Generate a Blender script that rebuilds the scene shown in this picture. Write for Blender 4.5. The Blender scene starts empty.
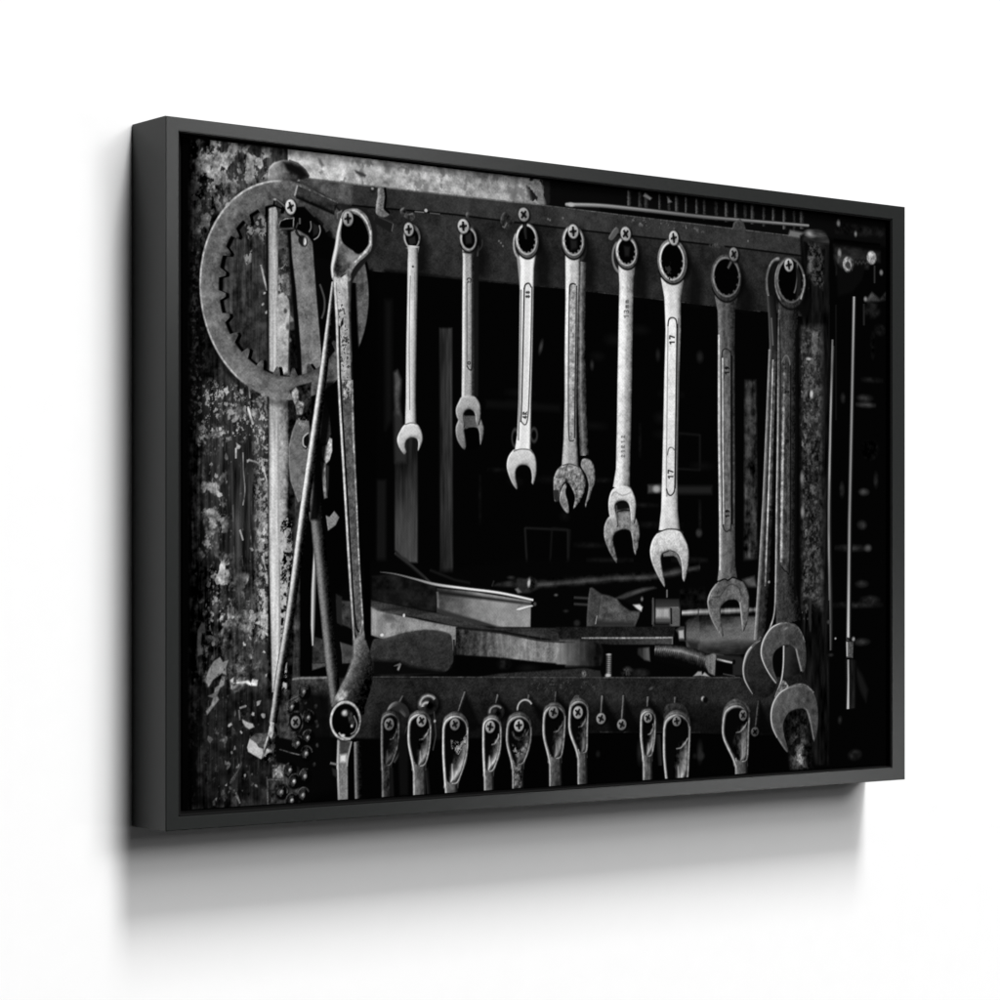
import bpy, bmesh, math
import numpy as np
from mathutils import Vector

# ================================================================ camera, world, light
scene = bpy.context.scene
scene.unit_settings.system = 'METRIC'
C = scene.collection

FRAME_W, FRAME_H, FRAME_D = 0.9052, 0.6100, 0.058      # outer size of the framed print (m)
CX, CZ = 0.0, 1.534                                    # where its centre hangs on the wall

cam_data = bpy.data.cameras.new('camera')
cam_data.sensor_width = 36.0
cam_data.lens = 93.24
cam_data.shift_y = 0.072                               # rising-front shot, verticals stay upright
cam_data.clip_start = 0.05
cam_data.clip_end = 120.0
cam = bpy.data.objects.new('camera', cam_data)
C.objects.link(cam)
cam.location = (CX - FRAME_W / 2 - 1.1228, -FRAME_D - 1.9208, CZ - 0.0839)
cam.rotation_euler = (math.radians(90), 0, math.radians(-37.663))
scene.camera = cam

world = bpy.data.worlds.new('World')
scene.world = world
world.use_nodes = True
world.node_tree.nodes['Background'].inputs['Color'].default_value = (1.0, 1.0, 1.0, 1.0)
world.node_tree.nodes['Background'].inputs['Strength'].default_value = 0.012

scene.view_settings.view_transform = 'Standard'
scene.view_settings.look = 'None'
scene.view_settings.exposure = 0.0
scene.view_settings.gamma = 1.0
scene.view_settings.use_curve_mapping = False


def softbox(name, tx, tz, wx, wz, share):
    """studio softbox 40 m from the picture, facing it.  tx, tz: sideways and upward slope of its
    direction; wx, wz: how wide and tall it looks in slopes; share: part of the wall's light"""
    dist = 40.0
    v = Vector((tx, -1.0, tz)); cosw = 1.0 / v.length; v = v * (dist * cosw)
    d = bpy.data.lights.new(name, 'AREA')
    d.shape = 'RECTANGLE'
    d.size = wx * dist * cosw
    d.size_y = wz * dist * cosw * cosw
    d.energy = share * math.pi ** 2 * dist ** 2 / (0.917 * cosw)
    d.color = (1.0, 1.0, 1.0)
    o = bpy.data.objects.new(name, d)
    C.objects.link(o)
    o.location = (CX + v.x, v.y, CZ + v.z)
    o.rotation_euler = (-v).to_track_quat('-Z', 'Y').to_euler()
    return o


softbox('softbox_high', 0.19, 1.80, 0.38, 1.24, 0.46)
softbox('softbox_upper', 0.30, 1.15, 0.40, 1.30, 0.22)
softbox('softbox_main', 0.47, 0.56, 0.46, 0.66, 0.17)
softbox('softbox_side', 0.58, 0.44, 0.36, 0.34, 0.13)
softbox('softbox_highlight_upper_right', 0.63, 0.20, 0.14, 0.11, 0.029)  # area lamp added to put a highlight on the frame's upper left face
softbox('softbox_highlight_far_right', 0.93, -0.11, 0.17, 0.10, 0.024)  # second added area lamp, for the highlight on the lower right rails


PRINT_W, PRINT_H = 862.2, 578.2          # mm
INK_WHITE = 0.86                     # reflectance of bare canvas

# ---------------------------------------------------------------- the printed picture
# The canvas carries a black and white photograph.  It is painted here, shape by
# shape, on a fine lattice in millimetres of the print; the tones become a colour
# attribute of the canvas mesh (ink on cloth).
STEP = 0.6                                   # mm between lattice points
NX, NY = int(PRINT_W / STEP) + 1, int(PRINT_H / STEP) + 1
GX = np.arange(NX) * (PRINT_W / (NX - 1))
GY = np.arange(NY) * (PRINT_H / (NY - 1))
INK = np.full((NY, NX), 3.0)                 # 0..255 display tone
_rng = np.random.RandomState(11)


def _lattice(cx, cy, octaves, gain=0.55):
    out = np.zeros((NY, NX)); amp = 1.0
    for _ in range(octaves):
        nx, ny = int(PRINT_W / cx) + 3, int(PRINT_H / cy) + 3
        r = _rng.rand(ny, nx)
        u, v = GX / cx + 0.37, GY / cy + 0.61
        i, j = u.astype(int), v.astype(int)
        fu, fv = u - i, v - j
        i = np.minimum(i, nx - 2); j = np.minimum(j, ny - 2)
        fu = fu * fu * (3 - 2 * fu); fv = (fv * fv * (3 - 2 * fv))[:, None]
        a = r[j][:, i] * (1 - fu) + r[j][:, i + 1] * fu
        b = r[j + 1][:, i] * (1 - fu) + r[j + 1][:, i + 1] * fu
        out += amp * (a * (1 - fv) + b * fv)
        amp *= gain; cx *= 0.5; cy *= 0.5
    out -= out.mean(); out /= out.std()
    return out


GRAIN = {
    'f': _lattice(1.6, 1.3, 2), 'm': _lattice(7, 6, 4), 'c': _lattice(34, 30, 3),
    'v': _lattice(4.5, 26, 4), 'h': _lattice(26, 4.5, 4), 'p': _lattice(11, 16, 5, 0.72),
    'w': _lattice(2.2, 40, 3), 's': _lattice(3.2, 3.6, 3, 0.7), 'q': _lattice(9, 11, 4, 0.6),
}


def _smooth(p, closed, n=6):
    p = np.asarray(p, float); m = len(p); out = []
    for i in range(m if closed else m - 1):
        if closed:
            a, b, c, d = p[i - 1], p[i], p[(i + 1) % m], p[(i + 2) % m]
        else:
            a, b, c, d = p[max(i - 1, 0)], p[i], p[i + 1], p[min(i + 2, m - 1)]
        for k in range(n):
            t = k / n
            out.append(0.5 * ((2 * b) + (c - a) * t + (2 * a - 5 * b + 4 * c - d) * t * t
                              + (3 * b - a - 3 * c + d) * t ** 3))
    if not closed:
        out.append(p[-1])
    return np.array(out)


def _window(x0, y0, x1, y1):
    i0 = max(int(x0 / STEP) - 1, 0); i1 = min(int(x1 / STEP) + 3, NX)
    j0 = max(int(y0 / STEP) - 1, 0); j1 = min(int(y1 / STEP) + 3, NY)
    return (slice(j0, j1), slice(i0, i1)) if i1 > i0 and j1 > j0 else None


def _lay(win, cov, tone, k):
    """put a tone over the ink, through coverage, grain mask and opacity"""
    if 'n' in k:
        for name, amp in k['n'].items():
            tone = tone + amp * GRAIN[name][win]
    if 'mk' in k:
        name, thr, soft = k['mk']
        cov = cov * np.clip((GRAIN[name][win] - thr) / soft + 0.5, 0, 1)
    cov = cov * k.get('a', 1.0)
    old = INK[win]
    mode = k.get('mode', 'over')
    if mode == 'over':
        new = old * (1 - cov) + np.clip(tone, 0, 255) * cov
    elif mode == 'add':
        new = old + tone * cov
    elif mode == 'mul':
        new = old * (1 - cov) + old * (tone / 255.0) * cov
    else:
        new = np.maximum(old, np.clip(tone, 0, 255) * cov)
    INK[win] = np.clip(new, 0, 255)


def _tone(k, X, Y):
    if 'g' in k:
        x0, y0, v0, x1, y1, v1 = k['g']
        d = ((X - x0) * (x1 - x0) + (Y - y0) * (y1 - y0)) / ((x1 - x0) ** 2 + (y1 - y0) ** 2)
        return v0 + (v1 - v0) * np.clip(d, 0, 1)
    return k.get('v', 128) + 0 * X + 0 * Y


def poly(flat, k):
    p = np.array(flat, float).reshape(-1, 2)
    if k.get('sm'):
        p = _smooth(p, True)
    e = k.get('e', 0.7)
    win = _window(p[:, 0].min() - e * 2, p[:, 1].min() - e * 2, p[:, 0].max() + e * 2, p[:, 1].max() + e * 2)
    if win is None:
        return
    X = GX[win[1]][None, :]; Y = GY[win[0]][:, None]
    D = np.full((Y.shape[0], X.shape[1]), 1e9); S = np.zeros(D.shape, bool)
    for i in range(len(p)):
        ax, ay = p[i - 1]; bx, by = p[i]
        dx, dy = bx - ax, by - ay; L = dx * dx + dy * dy
        if L < 1e-9:
            continue
        t = np.clip(((X - ax) * dx + (Y - ay) * dy) / L, 0, 1)
        D = np.minimum(D, (X - ax - t * dx) ** 2 + (Y - ay - t * dy) ** 2)
        if ay != by:
            S ^= ((Y > min(ay, by)) & (Y <= max(ay, by))) & (X < ax + (Y - ay) / dy * dx)
    D = np.sqrt(D); sd = np.where(S, D, -D)
    cov = np.clip(sd / (2 * e) + 0.5, 0, 1)
    tone = _tone(k, X, Y)
    if 'b' in k:
        gy, gx = np.gradient(sd)
        n = np.sqrt(gx * gx + gy * gy) + 1e-6
        for amp, w, ang in k['b']:
            lx, ly = math.cos(math.radians(ang)), math.sin(math.radians(ang))
            dot = np.clip(-(gx * lx + gy * ly) / n, 0, 1)
            tone = tone + amp * dot * np.exp(-(np.maximum(sd, 0) / w) ** 2)
    if 'o' in k:
        v, w = k['o']
        q = np.clip((w - sd) / 0.6 + 0.5, 0, 1)
        tone = tone * (1 - q) + v * q
    _lay(win, cov, tone, k)


def stroke(flat, widths, k):
    p = np.array(flat, float).reshape(-1, 2)
    w = np.array(widths, float)
    if len(w) == 1:
        w = np.repeat(w, len(p))
    if k.get('sm') and len(p) > 2:
        q = _smooth(np.column_stack([p, w]), False); p, w = q[:, :2], q[:, 2]
    e = k.get('e', 0.7); m = w.max() / 2 + e * 2
    win = _window(p[:, 0].min() - m, p[:, 1].min() - m, p[:, 0].max() + m, p[:, 1].max() + m)
    if win is None:
        return
    X = GX[win[1]][None, :]; Y = GY[win[0]][:, None]
    shp = (Y.shape[0], X.shape[1])
    D = np.full(shp, 1e9); C = np.zeros(shp); T = np.zeros(shp); W = np.ones(shp)
    seg = np.hypot(*(p[1:] - p[:-1]).T); tot = seg.sum() + 1e-9; acc = 0
    for i in range(len(p) - 1):
        ax, ay = p[i]; dx, dy = p[i + 1] - p[i]; L = seg[i] + 1e-9
        t = ((X - ax) * dx + (Y - ay) * dy) / (L * L)
        tc = np.clip(t, 0, 1)
        d = np.hypot(X - ax - tc * dx, Y - ay - tc * dy)
        if not k.get('cap'):
            if i == 0:
                d = np.where(t < 0, d + np.maximum(-t * L - 0.3, 0) * 50, d)
            if i == len(p) - 2:
                d = np.where(t > 1, d + np.maximum((t - 1) * L - 0.3, 0) * 50, d)
        hit = d < D
        D = np.where(hit, d, D)
        C = np.where(hit, ((X - ax) * dy - (Y - ay) * dx) / L, C)
        T = np.where(hit, (acc + tc * L) / tot, T)
        W = np.where(hit, w[i] + (w[i + 1] - w[i]) * tc, W)
        acc += seg[i]
    cov = np.clip((W / 2 - D) / (2 * e) + 0.5, 0, 1)
    prof = k.get('pr', [k.get('v', 128)])
    s = np.clip(C / (W / 2 + 1e-6), -1, 1)
    tone = np.interp(s, np.linspace(-1, 1, len(prof)), prof) if len(prof) > 1 else prof[0] + 0 * s
    if 'al' in k:
        tone = tone * np.interp(T, np.linspace(0, 1, len(k['al'])), k['al'])
    if 'fade' in k:
        cov = cov * np.interp(T, np.linspace(0, 1, len(k['fade'])), k['fade'])
    _lay(win, cov, tone, k)


def ellipse(cx, cy, rx, ry, k):
    rot = math.radians(k.get('rot', 0)); c, s = math.cos(rot), math.sin(rot)
    e = k.get('e', 0.7); m = max(rx, ry) + 2 * e
    win = _window(cx - m, cy - m, cx + m, cy + m)
    if win is None:
        return
    X = GX[win[1]][None, :] - cx; Y = GY[win[0]][:, None] - cy
    U, V = (X * c + Y * s) / rx, (-X * s + Y * c) / ry
    R = np.hypot(U, V); r = min(rx, ry); A = np.degrees(np.arctan2(Y + 0 * X, X + 0 * Y))
    cov = np.clip((1 - R) * r / (2 * e) + 0.5, 0, 1)
    rin = k.get('rin', 0)
    lim = rin
    if 'teeth' in k:                       # square-ish gear teeth round the inner edge
        n, depth, ph = k['teeth']
        a2 = np.degrees(np.arctan2(V, U))
        lim = rin - depth * np.clip((np.cos(np.radians(a2 * n + ph)) - 0.22) * 1.5, 0, 1)
    if rin:
        cov = cov * np.clip((R - lim) * r / (2 * e) + 0.5, 0, 1)
    prof = k.get('pr', [k.get('v', 128)])
    q = np.clip((R - rin) / (1 - rin), 0, 1)
    tone = np.interp(q, np.linspace(0, 1, len(prof)), prof) if len(prof) > 1 else _tone(k, X + cx, Y + cy)
    if 'li' in k:                          # rim catches light on one side
        amp, ang = k['li']
        tone = tone + amp * np.cos(np.radians(A - ang))
    if 'arc' in k:
        a0, a1 = k['arc']
        rel = (A - a0) % 360; span = (a1 - a0) % 360
        cov = cov * np.clip(np.minimum(rel, span - rel) / 6.0, 0, 1)
    _lay(win, cov, tone, k)


_chips = np.random.RandomState(77)


def chips(box, count, tones, mm):
    """small ragged flakes of bare paint scattered over a box"""
    u = _chips.uniform
    for _ in range(count):
        r = mm * _chips.choice([.5, .6, .7, .8, .9, 1.1, 1.4, 1.9]); el = u(1, 2.2)
        x, y = u(box[0], box[2]), u(box[1], box[3])
        n = _chips.randint(6, 10); t0 = u(0, 6.3); lean = u(-.35, .35); pts = []
        for i in range(n):
            t = t0 + 2 * math.pi * i / n + u(-.25, .25); q = r * u(.45, 1.25)
            yy = q * math.sin(t) * el
            pts += [x + q * math.cos(t) + lean * yy, y + yy]
        poly(pts, {'v': tones[0] + (tones[1] - tones[0]) * u(0, 1) ** 1.6, 'a': u(.45, .95), 'n': {'f': 10}, 'e': 0.5 * mm})


def paint_all(table):
    for row in table:
        if row[0] == 'P':
            poly(row[1], row[2])
        elif row[0] == 'S':
            stroke(row[1], row[2], row[3])
        elif row[0] == 'F':
            chips(row[1], row[2], row[3], row[4])
        else:
            ellipse(row[1], row[2], row[3], row[4], row[5])


# P = polygon, S = stroke with a width and a cross profile, E = ellipse or ring; F = flaked paint; mm from the print's top left
PICTURE = [
('P',[-2.4,-5.5,120.3,-18.3,120.3,589.2,-2.4,582.2],{'g': (9.5,268.7,3,55.9,267.4,46),'n': {'w': 8,'m': 10,'v': 9,'s': 4}}),
('P',[42.6,50.6,90.9,46.4,90.9,209.1,42.6,211.3],{'v': 50,'n': {'w': 6,'v': 9,'m': 7,'s': 4},'e': 5.7}),
('P',[5.5,88.2,29.5,86.4,31.5,242.1,5.5,243],{'v': 12,'n': {'s': 6},'e': 5.59,'a': 0.7}),
('P',[22.5,212.2,88.8,209.2,86.8,363.2,22.5,363.3],{'v': 44,'n': {'w': 9,'v': 8},'e': 7.57}),
('P',[17.4,475.5,88.8,477.5,84.7,578.4,17.4,574.7],{'v': 24,'n': {'w': 6,'m': 5},'e': 9.45}),
('P',[15.4,-3.9,90.9,-1.2,95.1,24,57.9,40.5,39.6,72.6,17.4,83],{'v': 120,'mk': ('q',0.25,0.7),'e': 4.73,'a': 0.8,'n': {'m': 22,'s': 16}}),
('P',[16.4,-0.6,49.7,-0.5,53.8,25.2,32.5,42.8,17.4,35.6],{'v': 165,'mk': ('q',0.5,0.7),'e': 4.69,'a': 0.8,'n': {'m': 22,'s': 16}}),
('P',[55.9,4.1,88.8,4.3,88.8,30.7,61,33.3],{'v': 165,'mk': ('q',0.2,0.7),'e': 4.77,'a': 0.8,'n': {'m': 22,'s': 16}}),
('P',[17.4,35.6,49.7,32.6,32.5,90.5,17.4,91.6],{'v': 95,'mk': ('q',0.9,0.7),'e': 4.68,'a': 0.8,'n': {'m': 22,'s': 16}}),
('P',[12.5,208.3,88.8,213.6,88.8,257.6,17.4,259.8],{'v': 150,'mk': ('s',0.8,0.7),'e': 4.72,'a': 0.8,'n': {'m': 22,'s': 16}}),
('P',[42.6,211.3,88.8,215.4,86.8,244.5,47.7,245.8],{'v': 120,'mk': ('q',0.7,0.7),'e': 4.75,'a': 0.8,'n': {'m': 22,'s': 16}}),
('P',[19.5,246.8,43.6,241.6,45.7,363.3,17.4,363.3],{'v': 85,'mk': ('q',0.55,0.7),'e': 4.68,'a': 0.8,'n': {'m': 22,'s': 16}}),
('P',[21.5,285.6,41.6,285.1,43.6,363.3,21.5,354.7],{'v': 135,'mk': ('q',0.9,0.7),'e': 4.69,'a': 0.8,'n': {'m': 22,'s': 16}}),
('P',[73.3,218.7,90.9,217.9,90.9,433.5,76.4,433.3],{'v': 150,'mk': ('s',0.1,0.7),'e': 4.79,'a': 0.8,'n': {'m': 22,'s': 16}}),
('P',[76.4,310.6,90.9,310.3,90.9,433.5,74.3,433.3],{'v': 175,'mk': ('q',0.05,0.7),'e': 4.79,'a': 0.8,'n': {'m': 22,'s': 16}}),
('P',[21.5,359,49.7,358.9,53.8,419.9,25.5,432.5],{'v': 120,'mk': ('q',0.1,0.7),'e': 4.7,'a': 0.8,'n': {'m': 22,'s': 16}}),
('P',[29.5,363.3,47.7,363.3,49.7,417.2,31.5,417],{'v': 175,'mk': ('q',0.3,0.7),'e': 4.7,'a': 0.8,'n': {'m': 22,'s': 16}}),
('P',[61,376.3,90.9,371.9,90.9,420.3,64,433.1],{'v': 175,'mk': ('q',0,0.7),'e': 4.77,'a': 0.8,'n': {'m': 22,'s': 16}}),
('P',[17.4,397.9,88.8,398.3,88.8,477.5,22.5,475.6],{'v': 80,'mk': ('q',0.7,0.7),'e': 4.73,'a': 0.8,'n': {'m': 22,'s': 16}}),
('P',[17.4,397.9,88.8,398.3,88.8,477.5,22.5,475.6],{'v': 120,'mk': ('q',1.6,0.7),'e': 4.73,'a': 0.8,'n': {'m': 22,'s': 16}}),
('P',[22.5,475.6,86.8,477.4,82.6,573.9,25.5,570.8],{'v': 55,'mk': ('q',1.6,0.7),'e': 4.73,'a': 0.8,'n': {'m': 22,'s': 16}}),
('P',[7.5,2.1,21.5,0.6,21.5,251.1,7.5,251.5],{'v': 45,'mk': ('s',1,0.4),'e': 3.72,'a': 0.8}),
('P',[25.5,473.1,24,463.6,26.5,457.6,31.5,450.8,37.6,447.4,40.6,451.8,46.2,450.2,43.6,457.1,44.1,463.2,39.6,461.4,34.5,464.7,30.5,467.2,26.5,472.7],{'v': 128,'n': {'m': 8,'f': 6}}),
('P',[39.6,464,43.1,464.9,41.6,471.8,37.6,474.3,35,480.3,36.6,484.7,32.5,488.9,24.5,497.3,23.5,493.8,28.5,488.8,30.5,482.8,25.5,480.9,31.5,478.5,32.5,474.2,36.6,471.7],{'v': 118,'n': {'m': 12,'f': 8}}),
('P',[19.5,416.9,22.5,419.5,23,426.4,19.5,426.3,18.4,436.7,20.5,444.5,15.4,446.1,14.5,434.9,15.4,423.7],{'v': 62,'n': {'m': 8}}),
('P',[60.2,502.2,65.3,504.8,70.9,506.4,72.6,509.4,67.5,511.1,63.6,509.1,60.8,505.1],{'v': 175,'n': {'f': 8}}),
('P',[47.7,467.6,51.8,465.1,50.8,470.3,62,468.9,66.1,468.1,69.2,470.8,70.7,467.3,76.4,468.4,75.4,473.6,67.1,472.9,64,470.7,50.8,470.8,49.2,475.5],{'v': 200,'n': {'m': 35}}),
('P',[72.3,418.4,78.5,415.8,82.6,405.3,87.8,411.5,89.9,418.6,89.9,424.7,84.7,423.8,80.5,421.1],{'v': 190,'n': {'m': 20,'f': 10}}),
('P',[81.6,425.5,88.8,428.2,89.4,431.3,85.7,429.9],{'v': 205}),
('P',[61.8,434.4,62.6,436,64.1,436.5,63.9,438.4,62.7,438.2,61.4,438.1,61.2,436.6,60.8,435.8],{'v': 184.5,'n': {'f': 10},'e': 0.52}),
('P',[83.7,445,82.8,444.6,82,444.4,81,444.3,81.8,443.1,82.3,442.6,82.9,443.1,83.9,443.7,84.2,444.9],{'v': 188.6,'n': {'f': 10},'e': 0.53}),
('P',[85.5,464.6,85.6,465.5,84.4,465.6,84.1,464.6,83.7,464.1,84.3,463.4,84.8,463.3,86,462.9],{'v': 180.39999999999998,'n': {'f': 10},'e': 0.53}),
('P',[41.1,411.5,40.6,412.6,40.5,413.3,39,414.2,37.2,414.8,38.2,412.7,38.5,411.7,40,411.5],{'v': 192.7,'n': {'f': 10},'e': 0.52}),
('P',[51.7,412.3,52.4,412.6,51.1,414,49.9,414.6,49.7,414,49.8,413.1,49.7,411.9,51.3,411.8],{'v': 184.5,'n': {'f': 10},'e': 0.52}),
('P',[32.4,436.9,31.5,437.9,29.9,437.6,28.8,435,31.4,433.2,32.5,435.1],{'v': 114.8,'n': {'f': 10},'e': 0.52}),
('P',[67.1,430.7,67.7,429.7,68.9,430.7,69.6,432.5,68.5,432.7,67.7,432.7,67.3,431.5],{'v': 180.39999999999998,'n': {'f': 10},'e': 0.52}),
('P',[49.6,506,50.2,506.7,48,507.9,47.2,508.8,46.2,508.3,45.4,507.8,46.2,505.9,47.3,505.5,49,504.6],{'v': 164,'n': {'f': 10},'e': 0.52}),
('P',[59.3,514.8,58.7,513.9,58,513.1,58.1,512.6,58.3,512.4,58.9,512.1,59.4,512.9,60.4,513.6,60.2,514.6],{'v': 188.6,'n': {'f': 10},'e': 0.52}),
('P',[72.7,496.9,72.6,498.2,72.7,499.5,70.8,499.3,69.7,498.4,70.4,497.3,71,496.3],{'v': 188.6,'n': {'f': 10},'e': 0.52}),
('P',[80.9,501.5,80.3,500.5,79.5,499.5,79.7,498.3,81.1,497.6,83.6,498.3,83.9,499.2,84.1,501.1,82.4,502.2],{'v': 139.4,'n': {'f': 10},'e': 0.53}),
('P',[75.1,488.9,74.8,487.3,76.5,486.7,78,486.4,79.7,486.4,78.6,488.7,78.1,489.8,77.3,490.6,75.2,491.1],{'v': 147.6,'n': {'f': 10},'e': 0.53}),
('P',[25.8,520,24.7,518.2,25.6,515,29,517,30.7,518.7,29,520.1,27.7,522.1],{'v': 90.19999999999999,'n': {'f': 10},'e': 0.51}),
('P',[49.5,532.3,48.6,531.1,48.4,530.1,49.2,529.4,50.3,530.2,50.7,531.6,50.3,531.9],{'v': 114.8,'n': {'f': 10},'e': 0.52}),
('P',[51.9,527,52.1,525.8,52.9,524.9,53.5,526.5,53.9,527,53.5,528.7,52.8,528.3,51.3,529],{'v': 122.99999999999999,'n': {'f': 10},'e': 0.52}),
('P',[42.5,540.6,42.5,537.4,44.6,538.8,46.3,538,48.6,540.8,47.9,541.9,46.9,544.2,45.5,541.8],{'v': 98.39999999999999,'n': {'f': 10},'e': 0.52}),
('P',[55.9,541.7,57,540.8,57.6,541.9,57.2,543.5,56.3,544.7,55.3,544.7,54,544.4,54,543.2,55.3,542.5],{'v': 122.99999999999999,'n': {'f': 10},'e': 0.52}),
('P',[62.1,551.2,62.1,550.3,63.7,550.1,64,551.3,63.7,552.1,63.7,552.8,63.3,552.7,62.3,552.6,62.3,552],{'v': 155.79999999999998,'n': {'f': 10},'e': 0.52}),
('P',[43.9,558,44.8,557.4,44.3,558.5,44.9,559,44.1,559.6,43.4,559.5,43.1,559.2,42.7,559,43.2,558.5],{'v': 155.79999999999998,'n': {'f': 10},'e': 0.52}),
('P',[73.6,559.7,75.2,560.2,76.3,562.3,74.7,562.1,73.7,561.6,72.9,560.3],{'v': 139.4,'n': {'f': 10},'e': 0.52}),
('P',[33.6,571.9,33,570.8,32.6,570.1,33.3,569.6,34.2,569.3,34.6,570,34.1,570.8],{'v': 122.99999999999999,'n': {'f': 10},'e': 0.52}),
('P',[55.4,571.2,54.5,570.4,54.1,569.9,52.7,569,54.1,568.6,54.3,567.4,56.1,568.8,56.4,569.7,55.9,570.7],{'v': 98.39999999999999,'n': {'f': 10},'e': 0.52}),
('P',[71,550.2,71,550.9,70.9,551.6,69.9,551.2,69.3,551.4,69.5,550.3,69.8,549.9,70.2,549.7],{'v': 106.6,'n': {'f': 10},'e': 0.52}),
('P',[17,222.4,18.1,222.7,17.2,223.7,16.6,223.6,16.1,223.7,15.4,223.3,15.8,222.3,15.9,221.9,16.5,221.6],{'v': 90.19999999999999,'n': {'f': 10},'e': 0.51}),
('P',[18.3,264.4,17.1,265,16.7,265.7,15.5,264.3,15.3,263.2,16,263,17,263.8],{'v': 106.6,'n': {'f': 10},'e': 0.51}),
('P',[40.7,214.7,43.4,213.4,44.9,214.9,47,217.3,44.2,219.7,42.6,217.8],{'v': 180.39999999999998,'n': {'f': 10},'e': 0.52}),
('P',[44.4,213,45.1,211.7,45.5,213.6,45.8,215.7,44.1,215.1,43.8,214.1],{'v': 192.7,'n': {'f': 10},'e': 0.52}),
('P',[61.6,217.2,60.6,218.4,59.4,218.6,58,217,57.5,214.6,58.4,214,60.2,214.2,61.6,213.2,61.1,215.7],{'v': 155.79999999999998,'n': {'f': 10},'e': 0.52}),
('P',[50.1,252.4,50.3,251.4,51.3,251.9,52.2,253,51.3,253.7,50.7,254.3,50.2,253.1],{'v': 180.39999999999998,'n': {'f': 10},'e': 0.52}),
('P',[44.9,252.2,44.7,251.5,45.3,250.7,46.4,250.9,46.4,252,46.4,252.5,46,253.4,44.9,253],{'v': 155.79999999999998,'n': {'f': 10},'e': 0.52}),
('P',[53.8,250.4,54.2,249.1,55.2,248.8,56,249.2,55.8,250.9,54.5,251.3],{'v': 172.2,'n': {'f': 10},'e': 0.52}),
('P',[57.7,266.2,56.6,266.5,55.1,266.6,53.8,265.8,54.7,263.7,53.9,261,57.1,263,58.9,263.7],{'v': 172.2,'n': {'f': 10},'e': 0.52}),
('P',[37.7,251.1,36.4,251.2,36.1,248.6,37.2,248,38.9,248.1,39.5,250.5],{'v': 180.39999999999998,'n': {'f': 10},'e': 0.52}),
('P',[53.8,242.6,52.8,243.1,50.1,243.6,49.2,241.7,51.5,239.7,52.5,237.9,53.4,236.3,54.8,238,56.1,240.5],{'v': 147.6,'n': {'f': 10},'e': 0.52}),
('P',[64.9,276.8,64.8,275.7,66.1,275.3,67.4,274.7,68.1,275.6,67.6,276.5,66.6,277.4,66,278.1,65.2,278],{'v': 155.79999999999998,'n': {'f': 10},'e': 0.52}),
('P',[29.8,279.6,30.3,280.8,29,282.2,28.2,281.2,26.9,281.4,27.1,280.3,28.1,279.5,29,278.7],{'v': 139.4,'n': {'f': 10},'e': 0.51}),
('P',[32.1,289.8,32.8,287.9,34.5,289.2,35.3,288.9,35.6,290.7,35.7,291.6,35.1,291.6,33.7,292.5,32,291.2],{'v': 164,'n': {'f': 10},'e': 0.52}),
('P',[37,309.2,35.1,308.3,32.9,305.1,34.3,303.3,35.9,302.8,37.2,304.6,39.6,305.4,40.2,307.6,38,308.4],{'v': 184.5,'n': {'f': 10},'e': 0.52}),
('P',[22.1,318.5,23.4,318.3,23.7,320.1,22.9,322.4,20.9,322.2,21.5,320.3],{'v': 122.99999999999999,'n': {'f': 10},'e': 0.51}),
('P',[38,331.3,37.6,330,38.5,327.8,38.7,326.7,41.4,326,41.4,327.9,41.3,329.3,39.6,330.3],{'v': 139.4,'n': {'f': 10},'e': 0.52}),
('P',[72.1,354.4,71.4,355.2,69.8,355.6,68.8,354.1,67.6,352.7,69.4,352.3,70.7,352.5,71.2,353.2],{'v': 139.4,'n': {'f': 10},'e': 0.52}),
('P',[85.6,377,87.3,378.3,85.6,379.1,84.8,379.6,83.8,379,83.5,377.5,84.1,375.4],{'v': 180.39999999999998,'n': {'f': 10},'e': 0.53}),
('P',[78.7,366,80.2,367.6,80.5,368.2,81.2,369.8,79.9,371,78.5,368.9,77.3,367.5],{'v': 188.6,'n': {'f': 10},'e': 0.53}),
('P',[67.1,102.1,67.4,102.4,67.2,103.6,65.8,103.7,65.5,102.1,63.9,100.8,65.4,100.9,65.8,100.9,67.2,101],{'v': 98.39999999999999,'n': {'f': 10},'e': 0.52}),
('P',[82.2,128,83.8,127.8,84.5,128,84.2,129.1,83.6,129.6,81.9,129.9],{'v': 188.6,'n': {'f': 10},'e': 0.53}),
('P',[86.4,144.4,87.4,144.4,87.1,145.7,86.2,146.5,84.5,147,84.1,146.8,84.1,145.3,84.8,144.4,86.3,143.7],{'v': 188.6,'n': {'f': 10},'e': 0.53}),
('P',[80.4,138.5,81.1,137.7,82.1,137.2,82.1,137.9,82.9,137.7,82.6,138.9,81.4,139.9,80.7,140.1,80.1,139.3],{'v': 155.79999999999998,'n': {'f': 10},'e': 0.53}),
('F',[17.4,5.4,88.8,50.9],75,[70,170],0.93),
('F',[17.4,9.7,52.8,84.5],30,[60,140],0.93),
('F',[21.5,238.1,49.7,363.3],70,[55,140],0.93),
('F',[49.7,224,76.4,363.2],20,[60,120],0.94),
('F',[72.3,218.7,88.8,328],60,[80,200],0.95),
('F',[74.3,310.6,88.8,433.5],80,[80,190],0.95),
('F',[23.5,359,49.7,437.2],65,[60,150],0.93),
('F',[49.7,363.3,76.4,433.3],30,[50,120],0.94),
('F',[25.5,432.5,86.8,486.2],45,[40,90],0.93),
('F',[22.5,484.3,82.6,573.9],45,[34,90],0.93),
('F',[9.5,10.5,23.5,242.4],30,[30,70],0.93),
('F',[7.5,277.3,21.5,553.3],14,[25,55],0.93),
('F',[61,393.8,86.8,429.1],40,[110,180],0.95),
('F',[31.5,211.8,88.8,240],40,[70,180],0.94),
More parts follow.
